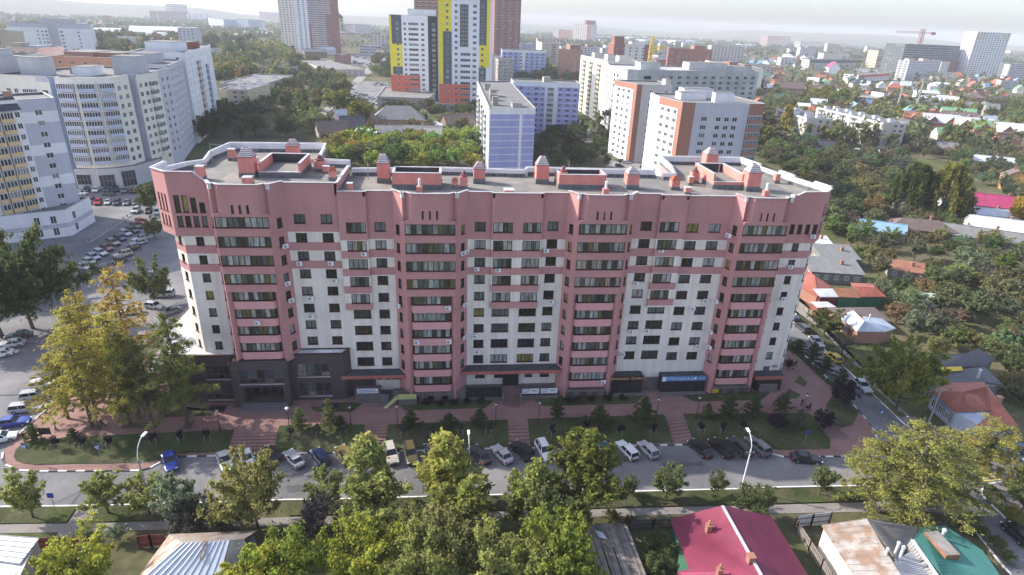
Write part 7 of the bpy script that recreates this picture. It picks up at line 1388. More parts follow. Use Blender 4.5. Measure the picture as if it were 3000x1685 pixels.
# along the near verge
for lab, kind, reg, foot, top, w_, col in [
 ('ragged young birch beside the blue road sign', 'silver', BL, (330,880), (420,370), 4.6, G_LT), ('pale green apple tree on the verge', 'silver', BL, (1080,830), (1050,410), 5.2, (.17, .18, .06)), ('rounder green tree right of the pale one by the lamp post', 'silver', BL, (1490,845), (1470,410), 5.0, G_LT), ('silvery tree behind the grey bush', 'silver', BL, (1830,960), (1820,370), 5.6, G_SV),
 ('olive tree with a russet side over the verge', 'broad', BM, (20,970), (60,200), 8.2, (.15, .14, .05)), ('pale leafy tree by the near kerb', 'silver', BM, (700,790), (720,350), 5.2, (.14, .155, .06)), ('birch in front of the white car', 'birch', BM, (1130,760), (1090,60), 6.5, G_LT), ('tall golden birch splitting the parked row', 'birch', BM, (1880,780), (1880,40), 7, (.2, .19, .05)),
 ('light green maple in the middle of the foreground', 'silver', BM, (1230,980), (1200,440), 9, G_LT), ('pale willowy tree below the golden birch', 'silver', BM, (2000,1040), (2030,360), 9, (.14, .145, .04)), ('tall dark linden with yellow flecks standing over the road', 'tall', BR, (690,900), (620,-10), 9, (.085, .09, .024)),
 ('upright pale poplar left of the tall linden', 'tall', BR, (180,980), (110,270), 6.5, (.15, .16, .045)), ('small young linden by the near kerb, first right of the tall one', 'silver', BR, (1160,660), (1160,455), 2.4, G_MID), ('fuller young linden on the near verge', 'silver', BR, (1530,700), (1560,325), 4.8, G_MID), ('small oval linden on the near verge', 'silver', BR, (2040,670), (2035,420), 2.8, G_MID), ('young linden on the verge before the larch', 'silver', BRR, (510,650), (520,365), 3.6, G_MID),
 ('young linden at the right end of the crossing', 'silver', BRR, (2515,560), (2510,350), 3.6, G_MID), ('leafy street tree by the blue sign', 'silver', BRR, (2500,850), (2510,520), 5.2, G_MID)]:
    tp(lab, kind, reg, foot, top, w_, col)
for lab, reg, foot, top, w_, col in [('yellow green garden tree between the white and blue roofs', BL, (830,1640), (840,1060), 7.5, (.20, .20, .035)), ('bright leafy tree at the bottom left of the grove', BM, (320,1640), (330,985), 8.5, (.14, .16, .03)), ('yellow topped tree in the grove', BM, (1080,1560), (1100,900), 8.5, (.17, .175, .03)), ('green tree in the middle of the grove', BM, (1640,1680), (1680,1000), 8.5, G_LT), ('olive tree deep in the grove', BM, (1880,1480), (1900,780), 7.5, G_OL), ('yellow tree at the bottom corner of the grove', BM, (60,1780), (100,1180), 8, (.19, .18, .035)), ('broad tree right of the grove centre', BM, (2330,1700), (2330,1000), 9, G_LT), ('light tree over the plank shed', BR, (420,1640), (430,860), 9, (.13, .145, .03)), ('lower tree in front of the grove', BR, (120,1800), (130,1180), 8, G_LT), ('shaded tree behind the grove', BR, (330,1180), (330,560), 7, G_MID), ('green tree closing the gap in the grove', BM, (1420,1330), (1430,880), 6.5, G_MID), ('lower yellowish tree by the plank shed', BR, (620,1750), (640,1200), 6.5, (.15, .155, .03)), ('olive tree between the birch and the grove', BM, (1620,1250), (1620,760), 6.5, G_OL), ('small green tree under the tall linden', BR, (560,1060), (560,780), 5, G_MID)]:
    tp(lab, 'broad', reg, foot, top, w_, col)
for lab, reg, foot, top, w_, col in [('grey green shrub mass behind the blue seam roof', BL, (1960,1050), (1950,720), 6.4, G_GY), ('purple grey bush on the path edge', BM, (660,1080), (690,690), 5.6, (.075, .07, .072)), ('twiggy grey shrub right of the seam roof', BL, (2330,1000), (2330,740), 5, G_GY), ('large dull green bush by the magenta ridge', BR, (2400,880), (2390,545), 6.2, (.075, .085, .035)), ('garden bush beside the plank shed', BR, (1420,1240), (1420,1040), 4, G_MID), ('second garden bush beside the plank shed', BR, (1540,1440), (1540,1180), 4.4, G_DK), ('low garden bush by the green wall', BR, (1380,1500), (1380,1280), 4, G_MID), ('golden bush by the crossing kerb', BRR, (2420,880), (2420,760), 2.4, (.16, .13, .03)), ('yellow green bush below the golden one', BRR, (2430,920), (2430,815), 2.0, G_LT), ('bush at the foot of the blue sign', BRR, (2540,990), (2540,890), 2.4, G_LT), ('hedge clump at the corner of the teal roof', BRR, (1990,980), (1980,840), 3.4, G_OL), ('hedge clump along the corner street', BRR, (2100,1040), (2090,950), 2.4, G_MID), ('hedge clump farther down the corner street', BRR, (2250,1180), (2240,1070), 2.6, G_MID), ('lowest hedge clump on the corner street', BRR, (2360,1310), (2350,1210), 2.4, G_MID), ('tall dry grass tuft by the plank shed', BR, (1000,900), (1010,800), 2.6, (.13, .11, .05)), ('small shrub by the plank shed door', BR, (1180,960), (1170,860), 2.0, (.09, .075, .045)), ('pale weed shrub on the path edge', BL, (1170,1110), (1160,950), 2.4, G_SV), ('grey weeds left of the rusty fence', BL, (840,1110), (850,1000), 2.2, G_SV)]:
    tp(lab, 'bush', reg, foot, top, w_, col)
tp('big yellow green larch over the rusty roof', 'larch', BRR, (1330,860), (1080,-40), 16, (.17, .165, .05)); tp('second yellow larch spreading over the junction', 'larch', BRR, (2060,560), (2080,-90), 12, (.18, .165, .05)); tp('broad crown larch beside the junction', 'larch', BRR, (1640,760), (1640,130), 12, (.16, .16, .045)); tp('shadowed larch low over the rusty roof', 'larch', BRR, (1000,800), (860,60), 11, (.16, .16, .045))
tp('round willow leaved maple by the side street', 'broad', R9, (1290,1235), (1330,525), 12, (.135, .14, .035))
tp('purple leaved globe maple on the lawn corner', 'round', R9, (725,1215), (755,940), 4.6, G_PU); tp('small purple maple by the paving steps', 'round', R9, (545,1440), (540,1255), 3.6, G_PU); tp('dark purple shrub tree at the lawn edge', 'round', R9, (60,1430), (60,1270), 3.2, G_PU); tp('purple bush behind the end wall', 'bush', R9, (205,830), (205,730), 2.2, (.028, .028, .02))
tp('bare grey tree on the far verge of the side street', 'bare', R9, (730,700), (760,420), 7.5, (.07, .05, .06)); tp('twiggy pinkish bare tree among the gardens', 'bare', R8, (760,900), (740,640), 12, (.14, .09, .08), lod=1)
tp('green tree in front of the brick cottage', 'round', R9, (560,480), (560,225), 7, G_MID)
for i, (foot, top) in enumerate([((300,650), (290,535)), ((430,770), (440,560)), ((560,870), (565,705)), ((700,1040), (725,820))]):
    tp(['small evergreen at the head of the side street strip', 'second evergreen on the side street strip', 'third evergreen on the side street strip', 'fourth evergreen on the strip, beside the purple globe'][i], 'pine', R9, foot, top, 4.2, G_DK)
for lab, reg, foot, top, col, w_ in [('young pine left on the third lawn', A2, (450,1345), (450,1110), G_DK, 4), ('bushy young pine on the third lawn', A2, (870,1405), (860,1195), G_DK, 5.4), ('large young pine at the right of the third lawn', A2, (1310,1395), (1320,1105), G_DK, 5.6), ('slim young pine on the fourth lawn', A2, (1955,1335), (1960,1170), G_MID, 3.2), ('tall young pine on the fourth lawn', A2, (2160,1345), (2165,1085), G_DK, 5), ('young pine right of the tall one', A2, (2420,1310), (2415,1090), G_DK, 4.8), ('pale young larch on the first lawn', A1, (440,1445), (440,1215), (.11, .13, .05), 4), ('feathery young willow on the first lawn', A1, (750,1440), (750,1130), (.11, .12, .05), 4.4), ('low dark pine beside the feathery one', A1, (860,1440), (860,1290), G_DK, 3), ('young pine left on the second lawn', A1, (1560,1440), (1560,1235), G_DK, 4.4), ('low young pine in the middle of the second lawn', A1, (1945,1410), (1940,1275), G_DK, 4), ('young pine right on the second lawn', A1, (2250,1400), (2255,1225), G_DK, 4), ('dark pine by the grass corner', BL, (350,120), (350,-40), G_DK, 3.6), ('small pine beside the information board', BL, (740,100), (740,-20), G_DK, 2.8), ('young pine on the right lawn', R9, (130,1250), (130,1070), G_DK, 5), ('silver fir on the right lawn', R9, (280,1440), (280,1240), (.07, .085, .06), 4.2), ('dark conifer tip at the kerb of the paved corner', A0, (320,1440), (325,1395), G_DK, 2.2)]:
    tp(lab, 'pine', reg, foot, top, w_ * .8, col)
for i, (x, y) in enumerate([(560, 1200), (660, 1195), (790, 1190), (960, 1185), (1120, 1175)]):
    f = A2; tp('small dark shrub in a lawn bed below the third bay', 'bush', A2, (x, y - 30), (x, y - 75), 1.6, (.035, .03, .035), group='shrubs in the long lawn bed')
for x, y in ((1720,1190),(1850,1200),(2000,1195),(2130,1180),(2260,1175)): tp('small dark shrub in a lawn bed below the second bay', 'bush', A1, (x, y), (x, y - 45), 1.5, (.035, .03, .035), group='shrubs in the second lawn bed')
# staked saplings
st_t = MB(); st_t.tube((0, 0, 0), (0, 0, 1.7), .03, .015, 6)
STK = st_t.mesh('stem', MATS['bark'])
fr = MB()
for k in range(3):
    a = k * 2.094; b_ = (k + 1) * 2.094; p, q = (math.cos(a) * .55, math.sin(a) * .55), (math.cos(b_) * .55, math.sin(b_) * .55); fr.tube((p[0], p[1], 0), (p[0], p[1], 1.15), .035, .035, 5); fr.tube((p[0], p[1], 1.1), (q[0], q[1], 1.1), .03, .03, 4)
STF = fr.mesh('support_frame', mat('stake', (.36, .31, .25), .9, .15, 2)); SCR = make_tree('round', 2, 99)[1]
def sapling(reg, x, y, lab, grp, col=G_PU):
    p = GG(*Q(reg[0], reg[1], [(x, y)])[0]); r = thing('sapling', lab, 'sapling', p, tr.random() * 6, grp); link('stem', STK, r); link('support_frame', STF, r); c = link('crown', SCR, r, (0, 0, .3), 0, (1.5, 1.5, 1.9)); c.color = (*col, 1)
for x, y in [(560,190),(840,190),(1110,185),(1540,140),(1800,120),(2080,110)]: sapling(BL, x, y, 'purple leaved sapling tied to a triangular frame on the corner lawn', 'staked saplings on the corner lawn')
for x, y in [(360,90),(625,60),(880,55)]: sapling(BM, x, y, 'sapling in a triangular frame on the first lawn', 'staked saplings on the first lawn', G_GY)
for x, y in [(1470,70),(1755,60),(2045,50),(2320,45)]: sapling(BM, x, y, 'sapling in a triangular frame on the second lawn', 'staked saplings on the second lawn', G_GY)
for x, y in [(390,60),(1080,50),(1400,40),(740,20)]: sapling(BR, x, y, 'sapling in a triangular frame on the third lawn', 'staked saplings on the third lawn')
for x, y in [(1880,40),(2090,30),(2290,20)]: sapling(BR, x, y, 'sapling in a triangular frame on the fourth lawn', 'staked saplings on the fourth lawn')
# willows and single trees of the right-hand gardens
tp('dark weeping willow, left of the pair', 'willow', R8, (1390,720), (1400,190), 17, (.055, .068, .02), lod=0); tp('yellow green weeping willow, right of the pair', 'willow', R8, (1720,760), (1760,185), 18, (.12, .115, .028), lod=0); tp('dark spruce right of the willows', 'pine', R8, (1930,790), (1960,430), 10, G_DK, lod=0); tp('golden tree at the right edge above the gardens', 'broad', R8, (2530,830), (2530,480), 11, (.25, .17, .03), lod=1)
tp('slim yellow birch on the way to the terrace', 'birch', R4, (140,1443), (130,1050), 9, (.20, .17, .04), lod=1); tp('golden pear tree before the grey slabs', 'broad', R4, (620,1440), (630,1270), 10, (.16, .13, .03), lod=1); tp('bright green tree behind the grey slabs', 'broad', R4, (700,1080), (690,880), 16, (.11, .13, .025), lod=1); tp('yellow tree left of the bright green one', 'tall', R4, (540,1060), (550,845), 11, (.17, .16, .035), lod=1)
tp('round yellow green tree at the bend of the far road', 'round', R2, (830,1170), (830,895), 19, (.12, .13, .025), lod=1); tp('olive birch tree in front of the far car park', 'round', R2, (1050,1290), (1050,1000), 17, (.12, .115, .028), lod=1); tp('tall tree on the far verge of the road bend', 'tall', R2, (890,960), (890,765), 13, G_OL, lod=1)
# planted masses of individual trees
GT = []
boxes()
ROADS = [W2([(1960,690),(1990,775),(2077,884),(2204,1001),(2318,1103),(2352,1122),(2200,1160),(2208,1115),(2167,1041),(2040,911),(1975,840),(1940,760)]), lotp, W2(Q(750, 0, [(540,1230),(640,1245),(780,1110),(1010,910),(1120,780),(1230,690),(1190,620),(1080,690),(950,820),(690,1070),(570,1180)])), W2(Q(750, 0, [(960,930),(1080,820),(1320,825),(1345,900),(1300,1095),(1080,1060),(960,1010)])), W2(Q(750, 0, [(880,640),(1180,690),(1190,640),(1130,610),(1345,620),(1340,545),(950,545)])), W2(Q(1500, 420, [(940,245),(1010,150),(1090,200),(1200,180),(1400,170),(1480,250),(1450,280)])), W2(Q(1500, 0, [(680,1200),(780,1300),(950,1443),(700,1443),(675,1300)]))]
def scatter(label, group, reg, poly, spacing, kinds, cols, hr, lod, tries, avoid=1.5, name=None, mx=999):
    W_ = W2(Q(reg[0], reg[1], poly)); x0, x1 = min(p[0] for p in W_), max(p[0] for p in W_); y0, y1 = min(p[1] for p in W_), max(p[1] for p in W_); pts = []
    for _ in range(tries):
        x, y = tr.uniform(x0, x1), tr.uniform(y0, y1)
        if not inside((x, y), W_) or not free(x, y) or any(inside((x, y), r) for r in ROADS): continue
        if avoid and not (free(x - avoid, y) and free(x + avoid, y) and free(x, y - avoid)): continue
        s = spacing * (1 if y < 300 else 1.3)
        if any((x - a) ** 2 + (y - b) ** 2 < s * s for a, b in pts): continue
        pts.append((x, y)); k = tr.choice(kinds); h = tr.uniform(*hr); c = tr.choice(cols); c = tuple(q * tr.uniform(.8, 1.25) for q in c)
        lt = {'round': 'leafy', 'broad': 'spreading', 'tall': 'tall', 'bush': 'bushy', 'birch': 'birch', 'silver': 'loose crowned', 'pine': 'conifer', 'bare': 'bare', 'willow': 'weeping'}[k]
        hue = 'yellowing' if c[0] > c[1] * .98 else ('dark green' if c[1] < .07 else ('light green' if c[1] > .115 else 'green'))
        tree(f'{hue} {lt} {label}', k, (x, y, 0), h, h * ASP[k] * tr.uniform(.9, 1.4), c, lod, group, name=('garden_tree' if 'garden' in label else 'thicket_tree' if 'thicket' in label else 'yard_tree' if 'yard' in label else None) if k in ('broad', 'round') else None); GT.append((x, y))
        if len(pts) >= mx: break
    return pts
MIX = [(.075, .085, .04), (.10, .108, .05), (.11, .115, .06), (.14, .135, .06), (.09, .095, .055), (.125, .125, .07)]
scatter('tree of the near gardens beside the side street', 'near garden trees', R9, [(1080,100),(1180,90),(1500,60),(2576,-20),(2576,640),(2290,640),(1900,650),(1640,780),(1500,560),(1130,480),(1290,330),(1090,190)], 6.2, ['round', 'broad', 'bush', 'silver', 'broad'], MIX, (4, 7.5), 1, 5000, 1.0)
scatter('tree of the back gardens below the willows', 'back garden trees', R8, [(640,560),(1200,760),(1700,780),(2080,1000),(2420,1060),(2576,1000),(2576,1443),(1500,1443),(1050,1380),(900,1180),(760,1080),(620,900)], 6.6, ['round', 'broad', 'bush', 'silver'], MIX + [(.09, .1, .03)], (4, 7.5), 1, 6000, 1.0)
scatter('tree of the thicket behind the pink right end', 'thicket trees', R8, [(-60,0),(500,60),(900,180),(1300,240),(1250,560),(1100,760),(560,900),(560,640),(400,420),(100,260),(-150,120)], 6.5, ['broad', 'round', 'broad', 'bush'], MIX, (6, 10), 1, 5000, 1.0)
scatter('tree between the road signs and the willows', 'upper garden trees', R8, [(900,60),(1300,20),(2576,120),(2576,700),(2330,480),(2050,380),(1800,120),(1300,200)], 7, ['broad', 'round', 'bush'], MIX, (5, 9), 1, 3000, 1.0)
scatter('tree of the lower right gardens', 'lower right garden trees', R9, [(2330,640),(2576,560),(2576,1250),(2480,1180),(2350,1000),(2400,900),(2230,720)], 5, ['broad', 'bush', 'silver'], MIX, (3.5, 6), 1, 1500, 1.0)
scatter('tree around the grey slabs and terrace', 'slab yard trees', R4, [(0,1000),(180,1000),(600,960),(1300,1060),(1500,1180),(1420,1230),(1600,1400),(2000,1443),(400,1443),(0,1443)], 9, ['broad', 'round', 'tall'], MIX + [G_LT, (.15, .13, .03)], (7, 12), 1, 3000, 1.0)
scatter('tree on the wooded slope above the terrace', 'slope trees', R4, [(1650,1120),(1900,1100),(2576,1040),(2576,1400),(2480,1260),(2200,1200),(1900,1150)], 9, ['broad', 'round'], [G_OL, G_MID, (.10, .105, .025)], (7, 11), 1, 3000, 1.0)
scatter('tree of the grove left of the far road', 'grove left of the far road', R2, [(0,900),(300,760),(420,640),(620,620),(760,760),(880,840),(700,1060),(560,1180),(620,1380),(250,1400),(220,1200),(60,1180)], 9, ['broad', 'round', 'tall'], [G_DK, G_MID, G_MID, G_OL], (8, 13), 1, 3000, 2.0)
scatter('yellowing tree by the striped tower', 'trees by the striped tower', R2, [(0,480),(180,440),(400,560),(380,660),(200,680),(0,660)], 14, ['broad', 'round', 'tall'], [(.14, .12, .04), G_OL, G_LT], (11, 17), 1, 1500, 2.0)
scatter('tree in the cottage yards behind the pink roof', 'cottage yard trees', R2, [(620,1240),(860,1180),(1200,1130),(2200,1150),(2200,1443),(640,1443)], 8, ['broad', 'bush', 'round'], [G_DK, G_MID, G_MID, G_OL], (4, 8), 1, 2500, 1.5)
scatter('tree of the sunny thicket right behind the roof parapet', 'sunny thicket trees', (750, 420), [(660,160),(900,60),(1450,20),(2180,-40),(2230,150),(2180,260),(700,260)], 7, ['broad', 'round', 'broad'], [(.2, .2, .05), (.17, .18, .045), (.18, .185, .045), G_MID], (7, 11), 1, 2500, 1.0)
scatter('dark tree in the court of the lavender blocks', 'lavender court trees', (1500, 420), [(190,40),(450,-80),(560,-60),(860,-20),(1000,60),(960,240),(190,260)], 8, ['broad', 'round'], [G_DK, G_DK, G_MID], (5, 9), 1, 1500, 1.5)
scatter('tree beside the yellow podium', 'podium trees', R2, [(1180,640),(1340,570),(1345,830),(1180,760)], 12, ['broad', 'tall', 'bush'], [G_OL, G_MID, G_DK], (9, 15), 1, 600, 2)
scatter('tree below the podium wall', 'podium wall trees', R2, [(960,1090),(1300,1110),(2200,1130),(2200,1180),(1000,1160)], 9, ['broad', 'bush'], [G_DK, G_MID], (6, 10), 1, 900, 1)
scatter('tree by the long cream block', 'cream block trees', R1, [(1900,1330),(2230,1240),(2260,1120),(2576,1180),(2576,1430),(1920,1430)], 9, ['broad', 'round'], [G_DK, G_DK, G_MID], (9, 14), 1, 900, 1)
scatter('tree behind the beige slab', 'beige slab trees', R1, [(2130,640),(2480,650),(2576,700),(2576,880),(2180,860)], 11, ['broad', 'tall'], [G_OL, G_MID, (.14, .13, .04)], (12, 18), 1, 900, 1)
scatter('tree near the brick and yellow blocks', 'yard trees right of centre', R3, [(80,720),(330,700),(430,860),(80,860)], 12, ['broad', 'tall'], [G_DK, G_MID], (12, 18), 1, 600, 1)
scatter('tree beside the sunlit yellow block', 'yellow block trees', R3, [(560,760),(690,720),(700,840),(560,850)], 12, ['broad'], [G_OL, G_MID], (10, 16), 1, 400, 1)
scatter('tree along the shell fence', 'shell fence trees', R3, [(560,1360),(780,1360),(960,1443),(560,1443)], 9, ['broad'], [G_DK], (8, 12), 1, 400, 1)
scatter('tree beside the grey white block', 'block side trees', R3, [(2540,1050),(2576,1000),(2720,1050),(2900,1200),(2900,1443),(2500,1443)], 8, ['broad', 'tall'], MIX, (8, 13), 1, 900, 1)
scatter('tree by the white nine storey slab', 'trees of the left middle distance', R1, [(940,400),(1230,390),(1480,430),(2200,430),(2576,430),(2576,640),(1640,500),(1200,600),(960,600)], 22, ['broad', 'tall'], [G_DK, G_MID, G_OL, (.14, .12, .045)], (15, 24), 1, 2500, 2)

# ================================================================== CARS
pm = mat('car_paint', (1, 1, 1), 0.32, 0.03, 1.0, objcol=True); pm.node_tree.nodes['Principled BSDF'].inputs['Coat Weight'].default_value = 0.6; pm.node_tree.nodes['Principled BSDF'].inputs['Coat Roughness'].default_value = 0.08
mat('tyre', (0.02, 0.02, 0.021), 0.9, 0.1, 4); mat('rim', (0.42, 0.43, 0.45), 0.35, 0.05, 4, metal=0.6); mat('car_glass', (0.018, 0.022, 0.026), 0.06, 0.1, 1); mat('head_lamp', (0.75, 0.77, 0.8), 0.15, 0.02, 1); mat('tail_lamp', (0.42, 0.02, 0.02), 0.25, 0.05, 1); mat('car_trim', (0.025, 0.025, 0.027), 0.6, 0.1, 2)
CT = {  # length, width, height, belt, hood end, screen top, roof rear, rear glass base, hood z, boot z
 'sedan': (4.5, 1.74, 1.44, .92, .70, -.02, -1.18, -1.72, .88, .98), 'hatch': (4.1, 1.72, 1.50, .95, .85, .20, -1.55, -1.95, .93, .96), 'wagon': (4.5, 1.74, 1.50, .95, .80, .12, -1.95, -2.18, .90, .95), 'suv': (4.6, 1.86, 1.70, 1.08, .85, .18, -1.90, -2.18, 1.05, 1.1), 'pickup': (5.1, 1.85, 1.80, 1.1, 1.0, .45, -2.3, -2.5, 1.08, 1.1)}
CARM = {}
def car_meshes(t):
    if t in CARM: return CARM[t]
    L, W_, H, zb, xh, xt, xr, xg, zh, zt = CT[t]; f, r = L / 2, -L / 2; hw = W_ / 2; z0 = .30 if t in ('suv', 'pickup') else .24
    st_ = [(f, .62, .42, zh - .30), (f - .05, .80, z0 + .05, zh - .20), (f - .30, .93, z0, zh - .10), (f - .9, 1.0, z0, zh), (xh, 1.0, z0, zb), (0, 1.0, z0, zb), (xg + .3, 1.0, z0, zb + .01), (xg, .985, z0, zt), (r + .25, .94, z0 + .02, zt - .02), (r + .04, .86, z0 + .1, zt - .12), (r, .76, .45, zt - .28)]
    b = MB(); n = 9; k = 0
    for x, w_, lo, hi in st_:
        w_ *= hw
        for yy, zz in ((-w_ * .9, lo), (-w_, lo + .12), (-w_ * 1.0, lo + (hi - lo) * .55), (-w_ * .95, hi - .06), (-w_ * .80, hi), (w_ * .80, hi), (w_ * .95, hi - .06), (w_, lo + (hi - lo) * .55), (w_, lo + .12), (w_ * .9, lo)): b.v.append((x, yy, zz))
    for i in range(len(st_) - 1):
        for j in range(10): a = i * 10 + j; c = i * 10 + (j + 1) % 10; b.f.append((a, c, c + 10, a + 10)); b.m.append(0)
    b.f.append(tuple(range(9, -1, -1))); b.m.append(0); e = (len(st_) - 1) * 10; b.f.append(tuple(range(e, e + 10))); b.m.append(0)
    wr, wt = hw * .74, hw * .90; zr = H   # roof panel and pillars
    b.prism([(xt - .05, -wr), (xt + .04, -wr * .6), (xt + .04, wr * .6), (xt - .05, wr), (xr, wr), (xr - .05, wr * .6), (xr - .05, -wr * .6), (xr, -wr)][::-1], zr - .07, zr, 0, bottom=True)
    for s in (-1, 1):
        for p, q in (((xh, s * wt, zb), (xt, s * wr, zr - .04)), ((xg, s * wt, zb), (xr, s * wr, zr - .04)), (((xh + xg) / 2 + .1, s * wt, zb), ((xt + xr) / 2 + .1, s * wr, zr - .04))): b.bar(p, q, .09, .09, 0)
        b.box(xh - .22, xh - .02, s * (hw + .09) - .08, s * (hw + .09) + .08, zb - .02, zb + .12, 0)
    if t == 'suv':
        for s in (-1, 1): b.bar((xt - .1, s * wr * .9, zr + .05), (xr + .1, s * wr * .9, zr + .05), .05, .05, 1)
    b.box(f - .02, f + .02, -hw * .55, hw * .55, z0 + .12, zh - .34, 1); b.box(r - .02, r + .02, -hw * .7, hw * .7, z0 + .05, z0 + .25, 1)
    for x in (f - .82, r + .82):
        for s in (-1, 1): b.lathe([(.36, 0), (.36, .03)], 12, (0, 0, 0), 1); 
    body = b
    # wheel arches are the dark discs just made: move them into place
    nv = 24; base = len(b.v) - 4 * nv; q = 0
    for x in (f - .82, r + .82):
        for s in (-1, 1):
            for i in range(nv): vx, vy, vz = b.v[base + q * nv + i]; b.v[base + q * nv + i] = (x + vx, s * (hw - .01) + (s * vz if True else 0) - s * .02, .34 + vy)
            q += 1
    g = MB(); i0 = .02   # glasshouse
    A = [(xh + .02, -wt + i0, zb - .02), (xh + .02, wt - i0, zb - .02), (xg - .02, wt - i0, zb - .02), (xg - .02, -wt + i0, zb - .02)]; T = [(xt, -wr + i0, zr - .06), (xt, wr - i0, zr - .06), (xr, wr - i0, zr - .06), (xr, -wr + i0, zr - .06)]
    for i in range(4): j = (i + 1) % 4; g.face([A[i], A[j], T[j], T[i]])
    w1 = MB(); w1.tube((0, -.10, 0), (0, .10, 0), .32, .32, 14); w2 = MB(); w2.tube((0, -.112, 0), (0, .112, 0), .20, .20, 10)
    hl = MB(); hl.box(-.16, .06, -.17, .17, -.07, .07); tl = MB(); tl.box(-.05, .10, -.14, .14, -.10, .12)
    full = MB(); full.v = list(b.v); full.f = list(b.f); full.m = list(b.m); o = len(full.v); full.v += g.v; full.f += [tuple(o + k for k in q) for q in g.f]; full.m += [2] * len(g.f)
    for x in (f - .82, r + .82):
        for s in (-1, 1): full.tube((x, s * (hw - .2), .32), (x, s * (hw), .32), .32, .32, 10, 1)
    CARM[t] = dict(body=b.mesh('body', [pm, MATS['car_trim']], (0, 0, 0), False), glass=g.mesh('windows', MATS['car_glass']), tyre=w1.mesh('wheel', MATS['tyre']), rim=w2.mesh('rim', MATS['rim']), hl=hl.mesh('headlight', MATS['head_lamp']), tl=tl.mesh('taillight', MATS['tail_lamp']), full=full.mesh('parked_car', [pm, MATS['car_trim'], MATS['car_glass']]), L=L, W=W_, zh=zh, zt=zt)
    return CARM[t]
CC = {'silver': (.42, .43, .45), 'white': (.72, .73, .74), 'black': (.012, .012, .014), 'dark blue': (.02, .035, .10), 'blue': (.015, .045, .28), 'grey': (.16, .165, .17), 'dark grey': (.05, .052, .056), 'beige': (.46, .43, .36), 'olive': (.10, .085, .035), 'gold': (.19, .14, .045), 'teal': (.01, .12, .22), 'red': (.42, .03, .025), 'maroon': (.13, .02, .025), 'yellow': (.62, .42, .04), 'green': (.035, .075, .06), 'tan': (.28, .22, .15), 'pale blue': (.30, .36, .42)}
def car(label, t, col, front, rear, reg=None, group=None, simple=False):
    if reg is not None: F_, R_ = [GG(*p) for p in Q(reg[0], reg[1], [front, rear])]
    else: F_, R_ = front, rear
    for _ in range(2):
        pass
    d = Vector((F_.x - R_.x, F_.y - R_.y, 0)); c = (F_ + R_) / 2; m = car_meshes(t); z = hgt(c.x, c.y) + .03; a = math.atan2(d.y, d.x); k = CC[col]
    if simple:
        o = link('parked_car', m['full'], None, (c.x, c.y, z), a); o.color = (*k, 1); return tag(o, label, 'car', group)
    root = thing('car', label, 'car', (c.x, c.y, z), a, group); o = link('body', m['body'], root); o.color = (*k, 1); link('windows', m['glass'], root); L, W_ = m['L'], m['W']
    for x in (L/2 - .82, -L/2 + .82):
        for s in (-1, 1): w_ = link('wheel', m['tyre'], root, (x, s * (W_/2 - .10), .32)); link('rim', m['rim'], w_)
    for s in (-1, 1): link('headlight', m['hl'], root, (L/2 - .10, s * W_ * .34, m['zh'] - .24)); link('taillight', m['tl'], root, (-L/2 + .03, s * W_ * .37, m['zt'] - .26))
    return root
